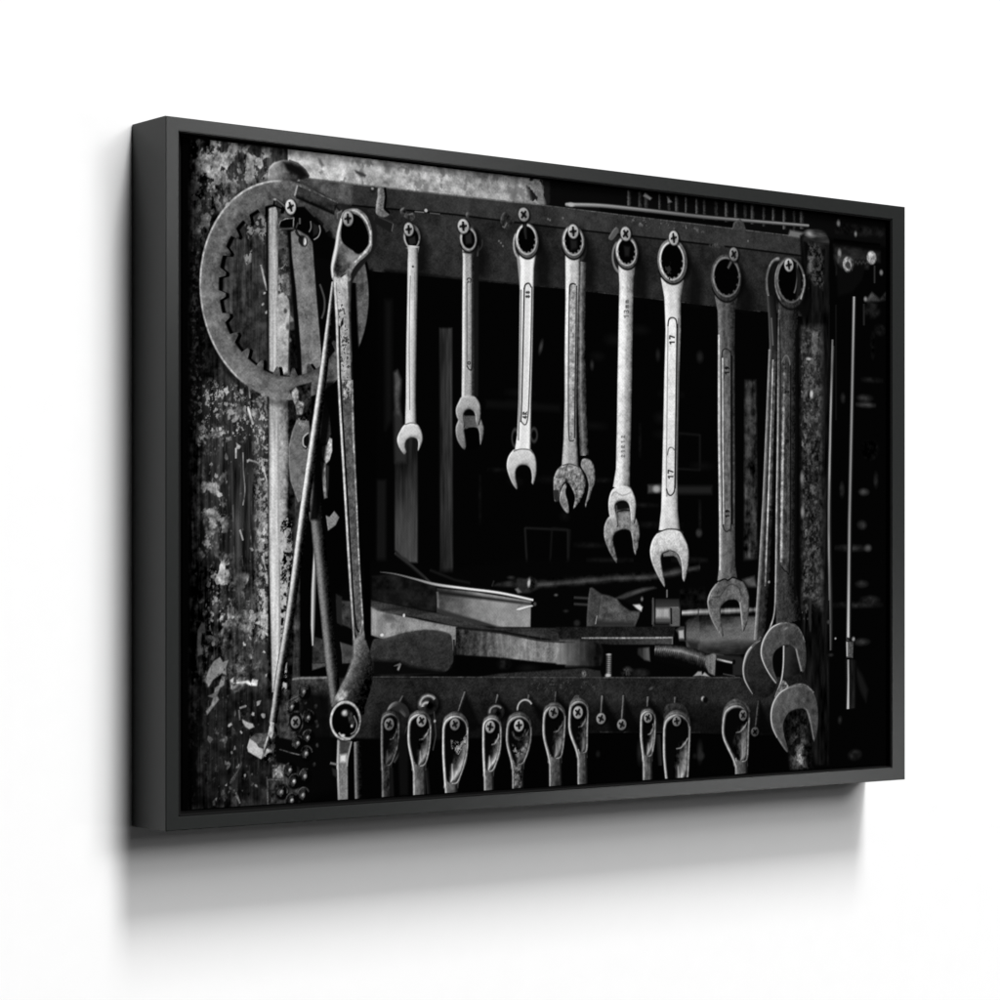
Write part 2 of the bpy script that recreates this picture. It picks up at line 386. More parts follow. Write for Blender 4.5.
('S',[34.1,488.6,34,502.2],[0.91,0.91],{'v': 67.58440031688899,'e': 0.47,'a': 0.6}),
('S',[50.2,316,50.2,323.1],[0.78,0.78],{'v': 64.31674619707756,'e': 0.47,'a': 0.6}),
('S',[35.4,379.3,34.8,387.3],[0.87,0.87],{'v': 90.98645951774138,'e': 0.47,'a': 0.6}),
('S',[37,230.8,37.4,244.3],[0.75,0.75],{'v': 64.77173634905729,'e': 0.47,'a': 0.6}),
('S',[39.3,535.9,39.8,540.5],[0.58,0.58],{'v': 75.01567142453244,'e': 0.47,'a': 0.6}),
('S',[41.1,479.6,40.9,491.4],[0.57,0.57],{'v': 78.14122219659485,'e': 0.47,'a': 0.6}),
('S',[83.2,463.1,82.7,468.5],[0.79,0.79],{'v': 73.1246089236857,'e': 0.48,'a': 0.6}),
('S',[47.1,386.1,47.2,399.7],[0.61,0.61],{'v': 79.90348044720554,'e': 0.47,'a': 0.6}),
('S',[40.9,409,41.1,414.6],[0.7,0.7],{'v': 84.70155732301242,'e': 0.47,'a': 0.6}),
('S',[25.9,485,25.8,494.1],[0.75,0.75],{'v': 87.75131531607549,'e': 0.47,'a': 0.6}),
('S',[28.7,393.8,28.2,401.8],[0.64,0.64],{'v': 60.74892937780583,'e': 0.47,'a': 0.6}),
('S',[42.9,376.7,43.1,389.9],[0.66,0.66],{'v': 78.55229854321448,'e': 0.47,'a': 0.6}),
('S',[67.5,542.9,68.1,556.8],[0.64,0.64],{'v': 65.83255917340985,'e': 0.48,'a': 0.6}),
('S',[80.6,249.2,80.5,260.7],[0.74,0.74],{'v': 73.60605633591204,'e': 0.48,'a': 0.6}),
('S',[80.1,325.2,80.2,337.6],[0.57,0.57],{'v': 72.28379929222629,'e': 0.48,'a': 0.6}),
('S',[54.5,416.1,54.1,424.8],[0.53,0.53],{'v': 63.077360496600726,'e': 0.47,'a': 0.6}),
('S',[45.5,272.9,46.1,279.8],[0.62,0.62],{'v': 87.42920264627519,'e': 0.47,'a': 0.6}),
('S',[69.2,312.7,69.6,323],[0.67,0.67],{'v': 82.00837431566316,'e': 0.48,'a': 0.6}),
('S',[39.8,313.6,40.3,322.1],[0.87,0.87],{'v': 66.19259771544992,'e': 0.47,'a': 0.6}),
('S',[33.5,242.2,33.8,251.9],[0.51,0.51],{'v': 61.51525802374511,'e': 0.47,'a': 0.6}),
('S',[74.1,391.9,74.6,396.7],[0.76,0.76],{'v': 64.11088097424019,'e': 0.48,'a': 0.6}),
('S',[68,431.8,68.1,438.3],[0.9,0.9],{'v': 63.885873293147455,'e': 0.48,'a': 0.6}),
('S',[29.2,455.7,28.7,460.7],[0.69,0.69],{'v': 82.7105596166692,'e': 0.47,'a': 0.6}),
('S',[78.2,469.4,77.7,480],[0.87,0.87],{'v': 64.21832512453042,'e': 0.48,'a': 0.6}),
('S',[70,311.5,69.7,315.9],[0.83,0.83],{'v': 78.05135233712129,'e': 0.48,'a': 0.6}),
('S',[78.8,382.1,78.4,388.6],[0.63,0.63],{'v': 93.13707732714727,'e': 0.48,'a': 0.6}),
('S',[37.5,254.4,37.3,259.4],[0.68,0.68],{'v': 81.75656712156379,'e': 0.47,'a': 0.6}),
('S',[63.8,283,63.3,292.1],[0.79,0.79],{'v': 75.65032767308564,'e': 0.47,'a': 0.6}),
('S',[59.2,534,58.7,540.9],[0.72,0.72],{'v': 78.76401970745918,'e': 0.47,'a': 0.6}),
('S',[78.7,412.8,78.9,421.2],[0.84,0.84],{'v': 89.25754737833701,'e': 0.48,'a': 0.6}),
('S',[42.7,260.8,42.4,268.6],[0.87,0.87],{'v': 69.26091411735173,'e': 0.47,'a': 0.6}),
('S',[62.5,441.7,63.1,447.2],[0.83,0.83],{'v': 71.77438734738612,'e': 0.47,'a': 0.6}),
('S',[31.5,438.2,31.9,448.1],[0.52,0.52],{'v': 94.0242766142465,'e': 0.47,'a': 0.6}),
('S',[48,439.9,48.3,446.8],[0.67,0.67],{'v': 71.52592298304062,'e': 0.47,'a': 0.6}),
('S',[31.1,246.5,31.3,254.8],[0.86,0.86],{'v': 62.19506392118429,'e': 0.47,'a': 0.6}),
('S',[43.1,285.3,43.7,297.2],[0.87,0.87],{'v': 77.72317282282975,'e': 0.47,'a': 0.6}),
('S',[31.5,365.3,31.2,369.9],[0.73,0.73],{'v': 70.1492684170898,'e': 0.47,'a': 0.6}),
('S',[31.8,397.5,32.3,410.9],[0.69,0.69],{'v': 63.596293449072746,'e': 0.47,'a': 0.6}),
('S',[70.8,262.3,70.9,267.5],[0.92,0.92],{'v': 78.99537785589882,'e': 0.48,'a': 0.6}),
('S',[51.1,316.4,51.2,330],[0.68,0.68],{'v': 67.32390445372117,'e': 0.47,'a': 0.6}),
('S',[55.7,535.9,55.6,546.4],[0.89,0.89],{'v': 71.39898859599255,'e': 0.47,'a': 0.6}),
('S',[73.3,403.8,72.9,408.6],[0.9,0.9],{'v': 76.30979922208455,'e': 0.48,'a': 0.6}),
('S',[51.5,535.5,51.6,544.7],[0.63,0.63],{'v': 86.0456344634292,'e': 0.47,'a': 0.6}),
('S',[40.5,383.7,40.8,393.8],[0.56,0.56],{'v': 67.09525440633402,'e': 0.47,'a': 0.6}),
('S',[66.4,471.9,65.9,485.8],[0.57,0.57],{'v': 65.86959039785208,'e': 0.48,'a': 0.6}),
('S',[30.7,375.5,30.8,388],[0.57,0.57],{'v': 84.45553263175162,'e': 0.47,'a': 0.6}),
('S',[31.6,420.8,31.3,428.5],[0.53,0.53],{'v': 85.22116709084492,'e': 0.47,'a': 0.6}),
('S',[32.6,482.9,32.4,492.8],[0.76,0.76],{'v': 77.10482236461694,'e': 0.47,'a': 0.6}),
('S',[77.1,537.3,76.8,544.9],[0.88,0.88],{'v': 64.64887520922169,'e': 0.48,'a': 0.6}),
('S',[50.1,364.7,50.7,370.3],[0.77,0.78],{'v': 86.49591683077527,'e': 0.47,'a': 0.6}),
('S',[68.4,223.6,69,231],[0.87,0.87],{'v': 83.14689166750019,'e': 0.48,'a': 0.6}),
('S',[50.2,508.3,50.4,515.9],[0.81,0.81],{'v': 77.68035327251698,'e': 0.47,'a': 0.6}),
('S',[67.4,432.8,67.8,438.7],[0.72,0.72],{'v': 60.0423800115728,'e': 0.48,'a': 0.6}),
('S',[72.1,486.5,72.6,491.4],[0.73,0.73],{'v': 76.75083710994348,'e': 0.48,'a': 0.6}),
('S',[32.4,293.2,33,305.6],[0.6,0.6],{'v': 89.01923227294802,'e': 0.47,'a': 0.6}),
('S',[63.8,354.6,64,361.1],[0.63,0.63],{'v': 60.35318711531022,'e': 0.47,'a': 0.6}),
('S',[64.1,421.5,64.4,430.7],[0.69,0.69],{'v': 70.72451042238814,'e': 0.47,'a': 0.6}),
('S',[68.8,350.4,68.9,362.1],[0.7,0.7],{'v': 84.01495654457017,'e': 0.48,'a': 0.6}),
('S',[29.1,312.8,29.5,318.5],[0.53,0.53],{'v': 60.50668069447363,'e': 0.47,'a': 0.6}),
('S',[70.7,259.5,70.6,268.1],[0.85,0.85],{'v': 76.68169967918361,'e': 0.48,'a': 0.6}),
('S',[61,269.8,61.5,284.7,63,302.1,61,315.2],[1.03,1.03,1.02,1.02],{'v': 140,'n': {'m': 20},'e': 0.57,'sm': 1}),
('S',[57.9,337.1,61,345.8],[1.62,1.62],{'v': 170,'n': {'m': 20},'e': 0.57,'sm': 1}),
('S',[66.1,229.5,69.2,239,71.2,244.2],[2.26,2.25,2.25],{'v': 190,'n': {'m': 20},'e': 0.57,'sm': 1}),
('S',[67.1,211.9,68.2,221.5],[1.34,1.34],{'v': 180,'n': {'m': 20},'e': 0.57,'sm': 1}),
('S',[79.5,104.4,83.6,119,85.7,125.9],[1.88,1.88,1.88],{'v': 170,'n': {'m': 20},'e': 0.57,'sm': 1}),
('S',[67.1,275.8,74.3,277.3,76.4,278.2],[1.6,1.61,1.64],{'v': 130,'n': {'m': 20},'e': 0.57,'sm': 1}),
('S',[53.8,274.4,53.8,265.7],[1.53,1.53],{'v': 200,'n': {'m': 20},'e': 0.57,'sm': 1}),
('S',[61,524.7,58.9,542.1,48.7,554.7],[0.82,0.82,0.79],{'v': 60,'n': {'m': 20},'e': 0.57,'sm': 1}),
('S',[53.8,566.2,57.9,575.2],[1.76,1.76],{'v': 100,'n': {'m': 20},'e': 0.57,'sm': 1}),
('S',[57.9,492.3,64,490.8],[1.96,1.96],{'v': 150,'n': {'m': 20},'e': 0.57,'sm': 1}),
('S',[56.9,494,57.9,502.8],[1.42,1.42],{'v': 110,'n': {'m': 20},'e': 0.57,'sm': 1}),
('S',[80.5,359.7,84.7,371.9],[1.33,1.33],{'v': 180,'n': {'m': 20},'e': 0.57,'sm': 1}),
('S',[82.6,284.1,86.8,301.6,80.5,310.5],[1.55,1.55,1.47],{'v': 160,'n': {'m': 20},'e': 0.58,'sm': 1}),
('S',[59.9,359.7,61,368.5],[1.02,1.02],{'v': 90,'n': {'m': 20},'e': 0.57,'sm': 1}),
('S',[68.2,337,70.2,352.7],[1.03,1.03],{'v': 80,'n': {'m': 20},'e': 0.57,'sm': 1}),
('S',[50.8,315.4,51.8,363.3],[1.02,1.02],{'v': 65,'n': {'m': 20},'e': 0.57,'sm': 1}),
('P',[63,68,80.5,59.6,86.8,66.1,88.8,90.5,80.5,82.4,74.3,75.8,66.1,83.5],{'v': 150,'mk': ('s',0.4,0.9),'e': 1.91,'a': 0.8}),
('P',[62,97.8,70.2,91.9,69.2,102.5,64,105.5],{'v': 140,'mk': ('s',-0.3,0.5),'e': 0.95}),
('P',[107.6,-8.1,416.9,-9,412,23.9,263,28.5,107.6,27.2],{'g': (120.3,8.3,192,404.6,9.3,140),'n': {'c': 10,'m': 17,'q': 10,'f': 6},'e': 0.62}),
('P',[120.3,-5,251.6,-4.5,251.6,13.9,120.3,17.2],{'v': 212,'a': 0.4,'n': {'m': 16},'e': 7.98}),
('P',[107.6,-2.8,398.5,-3.5,407.1,24.3,263,28.5,115,26.5],{'v': 100,'mk': ('q',1.1,1.2),'a': 0.7,'e': 2.05}),
('P',[179.2,11.6,187,13,191.6,14.8,190.3,17,185.7,16.4,180.5,14.2],{'v': 60,'e': 1.0}),
('P',[139.6,4.6,142.9,5.4,146.1,10.5,143.5,12.8,140.3,8.9],{'v': 110,'e': 1.18}),
('P',[210.9,2.1,218.9,2.4,217.5,11.2,213.5,10.5],{'v': 120,'e': 2.02}),
('P',[392.4,-13.4,435.4,-12.7,435.4,25.7,399.7,25.9],{'v': 14,'e': 2.19}),
('P',[370.6,-8.5,407.1,-10,412,25.8,382.7,25.5],{'v': 26,'mk': ('q',0.2,0.6),'e': 3.25}),
('P',[404.6,-5,868.2,-2.7,868.2,44.1,404.6,26.5],{'v': 10,'e': 1.18}),
('S',[503.7,-0.5,503.7,15.3],[6.4,6.4],{'pr': [10,95,40,10],'e': 0.9,'n': {'f': 6}}),
('S',[517.7,-0.4,517.7,18.9],[6.19,6.19],{'pr': [10,60,40,10],'e': 0.91,'n': {'f': 6}}),
('S',[525.9,-0.4,525.9,20.6],[7.1,7.1],{'pr': [10,60,40,10],'e': 0.91,'n': {'f': 6}}),
('S',[543.4,-0.3,543.4,19.6],[4.58,4.58],{'pr': [10,80,40,10],'e': 0.92,'n': {'f': 6}}),
('S',[555.6,-0.2,555.6,16.6],[5.25,5.25],{'pr': [10,40,40,10],'e': 0.92,'n': {'f': 6}}),
('S',[565.8,-0.2,565.8,17.5],[6.38,6.38],{'pr': [10,95,40,10],'e': 0.93,'n': {'f': 6}}),
('S',[578.3,-0.1,578.3,20.4],[4.37,4.37],{'pr': [10,95,40,10],'e': 0.93,'n': {'f': 6}}),
('S',[592.7,-0.1,592.7,17.2],[5.37,5.37],{'pr': [10,95,40,10],'e': 0.94,'n': {'f': 6}}),
('S',[602.7,-0,602.7,21.8],[4.96,4.96],{'pr': [10,60,40,10],'e': 0.94,'n': {'f': 6}}),
('S',[618.7,0.1,618.7,21.3],[6.38,6.38],{'pr': [10,40,40,10],'e': 0.94,'n': {'f': 6}}),
('S',[632.7,0.1,632.7,21.8],[6.8,6.8],{'pr': [10,95,40,10],'e': 0.95,'n': {'f': 6}}),
('S',[645.6,0.2,645.6,21.8],[6.05,6.05],{'pr': [10,95,40,10],'e': 0.95,'n': {'f': 6}}),
('S',[658.3,0.3,658.3,17.7],[6.16,6.16],{'pr': [10,40,40,10],'e': 0.96,'n': {'f': 6}}),
('S',[668.6,0.3,668.6,19.8],[7.08,7.08],{'pr': [10,80,40,10],'e': 0.96,'n': {'f': 6}}),
('S',[684.4,0.4,684.4,21],[5.71,5.71],{'pr': [10,60,40,10],'e': 0.97,'n': {'f': 6}}),
('S',[697.9,0.4,697.9,17.9],[6.14,6.14],{'pr': [10,95,40,10],'e': 0.97,'n': {'f': 6}}),
('S',[713.2,0.5,713.2,21.5],[6.73,6.73],{'pr': [10,95,40,10],'e': 0.98,'n': {'f': 6}}),
('S',[726.9,0.6,726.9,22.2],[5.44,5.44],{'pr': [10,40,40,10],'e': 0.98,'n': {'f': 6}}),
('S',[738,0.6,738,19.4],[7.84,7.84],{'pr': [10,80,40,10],'e': 0.99,'n': {'f': 6}}),
('P',[524.3,1.5,533.4,5.6,530.8,7.8,521.7,4.6],{'v': 150,'e': 0.91}),
('P',[553,1.8,559.6,7.2,554.3,8.7],{'v': 130,'e': 0.92}),
('S',[746.9,15.2,651.2,17.4,596.8,18.4,517.8,18.2,466.7,18.7,425.5,21.3],[3.63,4.06,4.52,4.54,4.66,4.4],{'pr': [30,150,110,40],'sm': 1,'e': 0.68,'cap': 1,'al': [1,0.9,0.8,1,1.2]}),
('E',430.5,21,4,2,{'v': 180,'e': 0.77}),
('P',[466.7,21.1,596.8,20.9,651.2,20.5,651.2,24.5,596.8,24.9,466.7,25],{'v': 4,'e': 1.04}),
('P',[120.3,24.3,173.9,24.7,263,24.8,408.3,25.2,530.8,26.4,651.2,27.5,757,29.4,757,48,651.2,45.8,530.8,45.1,408.3,44.3,285.9,42.2,173.9,43.6,120.3,40.2],{'v': 50,'n': {'f': 3,'m': 3,'c': 3}}),
('P',[120.3,24.3,176.1,24.5,176.1,44.3,120.3,41.1],{'v': 78,'n': {'m': 9,'f': 5},'e': 1.97}),
('P',[120.3,41.1,173.9,44.5,285.9,42.2,408.3,44.3,530.8,45.1,651.2,45.8,757,48,757,110.3,678.9,107.8,543.8,104.3,423,101.5,303.2,101.2,195.8,100.5,120.3,98.8],{'v': 37,'n': {'m': 2.5,'c': 5,'f': 3}}),
('P',[206.8,49.8,309.1,47.7,368.2,78.7,309.1,97.1,212.4,92],{'v': 54,'a': 0.5,'n': {'m': 4,'f': 4},'e': 12.44}),
('S',[176.1,43.8,285.9,42.2],[1.45,1.49],{'v': 6,'e': 0.62}),
('S',[285.9,42.2,408.3,44.3],[1.49,1.54],{'v': 6,'e': 0.65}),
('S',[408.3,44.3,530.8,45.1],[1.54,1.58],{'v': 6,'e': 0.69}),
('S',[530.8,45.1,651.2,45.8],[1.58,1.63],{'v': 6,'e': 0.72}),
('S',[651.2,45.8,752.7,47.3],[1.63,1.67],{'v': 6,'e': 0.74}),
('S',[120.3,23.8,173.9,24.2,263,24.4,408.3,24.7,530.8,26,651.2,27,735.5,28],[0.8,0.81,0.83,0.87,0.89,0.92,0.94],{'v': 92,'e': 0.55,'n': {'s': 14}}),
('S',[198,100.8,303.2,101.7,423,102,543.8,104.8,678.9,108.3],[0.73,0.75,0.77,0.79,0.82],{'v': 58,'e': 0.55,'n': {'s': 14}}),
('P',[498.5,27.2,583.4,29,603.6,33.4,517.8,34.4],{'v': 120,'mk': ('s',0.9,0.5),'e': 2.3,'a': 0.8}),
('P',[120.3,98.8,198,100.3,198,127.5,120.3,132.5],{'v': 6,'e': 2.96}),
('P',[204.9,25.5,210.2,25.6,212.2,32.5,210.9,42.4,213.5,46.5,217.5,47.8,213.5,50.9,208.2,51.3,203.5,49.6,202.2,46.4,202.9,38.7,204.2,33.2],{'sm': 1,'v': 105,'b': [(70,2.52,200)],'n': {'f': 10}}),
('S',[212.4,24.8,213.5,32.3,212.2,43.4,217.5,47.3],[2.46,2.44,2.47,2.28],{'v': 4,'e': 0.61}),
('E',199.1,27.8,3.3,3.1,{'v': 30,'e': 0.7}),
('E',198.5,26.5,1.5,1.2,{'v': 150,'e': 0.6}),
('P',[229.5,43,234.2,40.4,236.3,44,238.3,46.1,244.4,45,245.7,49.3,242.3,52.3,239,50.9,233.6,49.2,230.2,46.2],{'sm': 1,'v': 58,'b': [(80,1.53,215)],'n': {'s': 14}}),
('E',234.1,44.3,1.6,1.4,{'v': 15}),
('E',258.4,41.3,1.8,1.6,{'v': 190,'e': 0.51}),
('S',[245.9,43.3,256.1,43.2],[0.92,0.92],{'v': 120,'e': 0.51}),
('S',[263,43.2,274.4,43.2],[0.93,0.93],{'v': 90,'e': 0.52}),
('E',306.1,41.4,2.1,2.6,{'v': 80,'e': 0.63,'li': (30,220)}),
('S',[280.1,45.5,281.3,66.6],[1.38,1.38],{'v': 62,'e': 1.04,'a': 0.7}),
('P',[346,38.6,350.3,34.9,353.9,36.8,361.1,41.9,359.6,45.4,353.9,51.5,349.6,49.6,345.3,45.5],{'sm': 1,'v': 42,'b': [(50,1.6,215)],'n': {'s': 10}}),
('S',[352.5,44.9,349.6,49.6,347.5,48.7],[1.3,1.18,1.24],{'v': 110,'e': 0.64}),
('P',[477.8,48.8,486.4,38.4,490.5,41.7,482.5,50.9],{'sm': 1,'v': 85,'b': [(50,1.12,215)]}),
('P',[642.6,20.7,651.2,16.2,656.4,19.5,659.8,26.9,640.2,28.4],{'v': 58,'b': [(40,1.79,200)],'n': {'f': 5}}),
('P',[610.3,44.6,627.2,43.3,629,47,612,48.3],{'sm': 1,'v': 52,'n': {'s': 14},'e': 1.18}),
('E',345.5,64.4,1.1,1,{'v': 105,'e': 0.53}),
('E',347.9,67.1,1.1,1,{'v': 105,'e': 0.53}),
('E',343.2,62.7,1.1,1,{'v': 105,'e': 0.53}),
('E',420.6,34.7,1.1,1.1,{'v': 105,'e': 0.55}),
('E',402.2,37.2,1.1,1,{'v': 105,'e': 0.54}),
('E',662.3,37.8,1.2,1.1,{'v': 105,'e': 0.6}),
('E',368.2,106.2,1.1,1,{'v': 105,'e': 0.54}),
('E',404.6,37.9,1.1,1,{'v': 105,'e': 0.54}),
('P',[721.2,21.9,744.1,23.2,744.1,29.4,718.3,28.3],{'v': 110,'e': 1.48}),
('P',[244.8,56.7,253.9,61.4,261.8,75.5,259.5,99.6,242.6,100.8],{'v': 8,'e': 5.13,'a': 0.75}),
('P',[313.7,57.6,323.1,62.4,331.3,76.8,329,99.4,311.4,100.6],{'v': 8,'e': 5.27,'a': 0.75}),
('P',[388.8,56.3,398.5,61.3,407.1,75.9,404.6,102.8,386.3,104],{'v': 8,'e': 5.43,'a': 0.75}),
('P',[444.1,53.9,454.1,58.9,462.9,73.7,460.4,101,441.6,102.2],{'v': 8,'e': 5.54,'a': 0.75}),
('P',[510,58.5,520.4,63.6,529.5,78.7,526.9,106.4,507.5,107.6],{'v': 8,'e': 5.69,'a': 0.75}),
('P',[582.1,63,592.8,68.2,602.2,83.5,599.5,115.7,579.4,116.9],{'v': 8,'e': 5.84,'a': 0.75}),
('P',[649.8,71.2,660.9,76.5,670.6,92.1,667.8,118.7,647.1,119.9],{'v': 8,'e': 5.99,'a': 0.75}),
('P',[198,118.4,212.4,99.3,735.5,111.6,735.5,387.1,198,385.5],{'v': 4,'e': 2.17}),
('P',[223.5,246.6,248.8,245.8,248.8,365,236.1,365,223.5,353.7],{'g': (222.4,280.8,26,247.1,326,68),'n': {'v': 4,'w': 4},'e': 1.22}),
('P',[222.1,192,226.3,189.5,230.5,198.4,229.1,219,230.5,234.9,223.5,230.6],{'v': 85,'e': 2.03,'n': {'m': 10},'a': 0.8}),
('P',[222.1,228.4,230.5,230.4,237.5,257.6,236.1,273.6,223.5,273.9],{'v': 42,'e': 2.54}),
('P',[202.4,290.3,213.5,290.1,213.5,364.6,202.4,364.6],{'v': 20,'e': 2.01}),
('P',[273.8,148.5,288.2,147.6,289.3,374.6,274.4,374.6],{'g': (274.4,214.9,36,288.2,214.3,56),'n': {'v': 4,'w': 4},'e': 1.24}),
('P',[212.4,126.6,220.1,126.1,220.1,235.3,212.4,244.7],{'v': 16,'e': 3.03}),
('P',[327.8,212.7,416.9,213.9,416.9,220.6,327.8,220.2],{'v': 12,'e': 2.15}),
('S',[376.7,367.1,374.3,332],[1.93,1.93],{'v': 32,'e': 1.29}),
('S',[374.3,332,426.8,333.4],[1.52,1.54],{'v': 32,'e': 1.32}),
('S',[426.8,333.4,426.8,364.1],[1.98,1.98],{'v': 32,'e': 1.32}),
('S',[426.8,364.1,419.3,368],[1.64,1.63],{'v': 32,'e': 1.31}),
('S',[419.3,368,376.7,367.1],[1.53,1.52],{'v': 32,'e': 1.29}),
('S',[549,270.9,547.7,235.4],[2.1,2.1],{'v': 22,'e': 1.38}),
('S',[547.7,235.4,596.8,236.8],[1.58,1.6],{'v': 22,'e': 1.41}),
('S',[596.8,236.8,596.8,271.8],[2.15,2.15],{'v': 22,'e': 1.41}),
('S',[596.8,271.8,549,270.9],[1.6,1.58],{'v': 22,'e': 1.38}),
('S',[404.6,367,407.1,331.7],[1.96,1.96],{'v': 20,'e': 1.31}),
('S',[407.1,331.7,429.2,333.4],[1.53,1.54],{'v': 20,'e': 1.32}),
('S',[429.2,333.4,426.8,367.9],[1.98,1.98],{'v': 20,'e': 1.32}),
('S',[426.8,367.9,404.6,367],[1.54,1.53],{'v': 20,'e': 1.31}),
('P',[528.2,288.2,549,286.8,549,295.6,528.2,296],{'v': 70,'e': 1.72}),
('E',539.2,291.9,4.6,3.3,{'v': 160,'e': 1.49}),
('P',[549,288.7,613,287.4,613,295.5,549,296.6],{'v': 30,'e': 2.33}),
('E',595.5,334.7,4,4,{'v': 50,'e': 1.76}),
('E',456.7,173.7,2,3.9,{'v': 44,'e': 1.44}),
('E',393.6,159.6,1.9,5.7,{'v': 60,'e': 1.3,'rot': 15}),
('E',596.8,158.8,4,5,{'v': 30,'e': 2.34}),
('E',541.2,159.7,2.6,4.9,{'v': 30,'e': 1.72}),
('P',[658.1,179.1,673.7,178.4,675.4,360.2,656.4,362.8],{'v': 44,'n': {'m': 12,'v': 10},'e': 1.8,'sm': 0}),
('P',[658.1,199.3,665,183.8,667.8,219.3,660.9,270.2],{'v': 66,'e': 2.4,'n': {'m': 10},'a': 0.6}),
('E',552.4,237.9,11.3,3.3,{'v': 14,'e': 3.45}),
('E',599.7,267.6,9.1,2.5,{'v': 14,'e': 3.52}),
('E',459,232.2,11,2.6,{'v': 14,'e': 3.33}),
('E',422.8,320,4.3,3.5,{'v': 14,'e': 3.29}),
('E',402.6,285.6,8.8,2.2,{'v': 14,'e': 3.26}),
('E',544.7,221.5,6.9,4.5,{'v': 14,'e': 3.44}),
('E',558.7,197.7,10.2,2.3,{'v': 14,'e': 3.46}),
('E',484.6,147.8,9.5,4.6,{'v': 14,'e': 3.37}),
('E',517.8,136.2,8.5,3.3,{'v': 14,'e': 3.41}),
('E',463.5,164.9,6.2,3.2,{'v': 14,'e': 3.34}),
('E',363,288.6,5.6,2.7,{'v': 14,'e': 3.21}),
('E',368.2,204.1,11.4,2.7,{'v': 14,'e': 3.22}),
('E',369.6,213.9,11.6,2.1,{'v': 14,'e': 3.22}),
('E',435.9,179.7,9.7,3.3,{'v': 14,'e': 3.31}),
('P',[198,100.3,204.6,127.1,202.4,390,163.1,389.8,163.1,129.7],{'v': 3,'e': 2.0}),
('P',[744.1,25.2,868.2,28.1,868.2,578.9,744.1,576.4],{'v': 4,'e': 2.53}),
('P',[786.1,8.3,859.1,8.7,859.1,19.3,786.1,19.8],{'v': 16,'e': 1.91,'n': {'m': 6}}),
('P',[784.7,32.4,853.1,34.6,853.1,45.2,784.7,46],{'v': 30,'e': 2.54,'n': {'m': 6}}),
('P',[786.1,43.8,838,44.2,835,52.8,808.2,52.7,787.6,52.1],{'v': 70,'e': 3.16,'a': 0.7}),
('S',[853.1,27.2,784.7,27.2],[3.2,3.15],{'v': 2,'e': 1.0}),
('E',791.3,8.9,2.5,3.3,{'v': 120,'e': 1.26}),
('E',816.7,18.4,1.9,2.7,{'v': 120,'e': 1.14}),
('E',792.8,40.2,2.6,4.2,{'v': 130,'e': 1.26,'rot': 0}),
('S',[792,43.4,790.5,51.8],[2.16,2.16],{'v': 70,'e': 1.26}),
('E',855,56.2,2.6,2.9,{'v': 110,'e': 1.16}),
('S',[844.9,50,844.9,68],[2.26,2.26],{'v': 50,'e': 1.02}),
('P',[832,86.8,841,77.8,853.1,84.4,862.1,76.4,862.1,84.9,835,89.8],{'v': 50,'e': 1.54,'n': {'m': 12}}),
('E',831.3,85.8,2.4,2.5,{'v': 130,'e': 1.27,'rot': 20}),
('S',[829,91.2,829,113.3],[2.09,2.09],{'v': 45,'e': 1.27}),
('P',[787.6,54.1,800.8,49,805.3,57.1,787.6,63.5],{'v': 42,'e': 1.51}),
('E',830.5,190.2,9,3.2,{'v': 60,'e': 2.04,'n': {'m': 8},'a': 0.85}),
('E',797.9,191.6,2.9,4.2,{'v': 40,'e': 2.02,'n': {'m': 8},'a': 0.85}),
('E',832,197.5,10.5,2.1,{'v': 80,'e': 2.04,'n': {'m': 8},'a': 0.85}),
('E',853.1,117.2,7.5,5.3,{'v': 22,'e': 2.06,'n': {'m': 8},'a': 0.85}),
('E',796.4,287.9,2.9,6.3,{'v': 45,'e': 2.01,'n': {'m': 8},'a': 0.85}),
('E',829,289.4,6,3.2,{'v': 75,'e': 2.04,'n': {'m': 8},'a': 0.85}),
('E',826.1,324.2,6,4.2,{'v': 60,'e': 2.04,'n': {'m': 8},'a': 0.85}),
('E',811.2,348.5,20.7,3.1,{'v': 40,'e': 2.03,'n': {'m': 8},'a': 0.85}),
('E',835,348.4,4.5,3.2,{'v': 90,'e': 2.04,'n': {'m': 8},'a': 0.85}),
('E',826.1,386.3,7.5,3.2,{'v': 50,'e': 2.04,'n': {'m': 8},'a': 0.85}),
('E',826.1,447.4,8.9,3.2,{'v': 55,'e': 2.04,'n': {'m': 8},'a': 0.85}),
('E',793.5,528.5,2.4,3.1,{'v': 55,'e': 2.01,'n': {'m': 8},'a': 0.85}),
('E',815.6,566,8.9,5.3,{'v': 28,'e': 2.03,'n': {'m': 8},'a': 0.85}),
('E',838,403.3,12,4.2,{'v': 40,'e': 2.04,'n': {'m': 8},'a': 0.85}),
('E',820.1,408.4,32.7,2.6,{'v': 35,'e': 2.03,'n': {'m': 8},'a': 0.85}),
('E',841,96.8,12,8.5,{'v': 18,'e': 2.05,'n': {'m': 8},'a': 0.85}),
('E',841,170.8,12,2.1,{'v': 30,'e': 2.05,'n': {'m': 8},'a': 0.85}),
('E',847,276.3,3,6.4,{'v': 30,'e': 2.05,'n': {'m': 8},'a': 0.85}),
('E',842.5,133.7,3,10.6,{'v': 18,'e': 2.05,'n': {'m': 8},'a': 0.85}),
('E',838,244.8,12,10.6,{'v': 12,'e': 2.04,'n': {'m': 8},'a': 0.85}),
('P',[811.2,466.1,826.1,482.2,835,498.2,832,510.8,823.1,497.9,815.6,476.7],{'v': 22,'e': 2.54}),
('S',[777.4,95.5,777.4,215.3],[1.75,1.75],{'v': 22,'e': 0.88}),
('S',[787.6,94.9,787.6,215],[1.76,1.76],{'v': 22,'e': 0.88}),
('P',[735.5,26.9,746.9,19.8,767.2,19.2,777.4,27.8,777.4,574.8,735.5,572.9,738.3,113.5,739.8,92.7],{'v': 14,'e': 1.49,'n': {'v': 6}}),
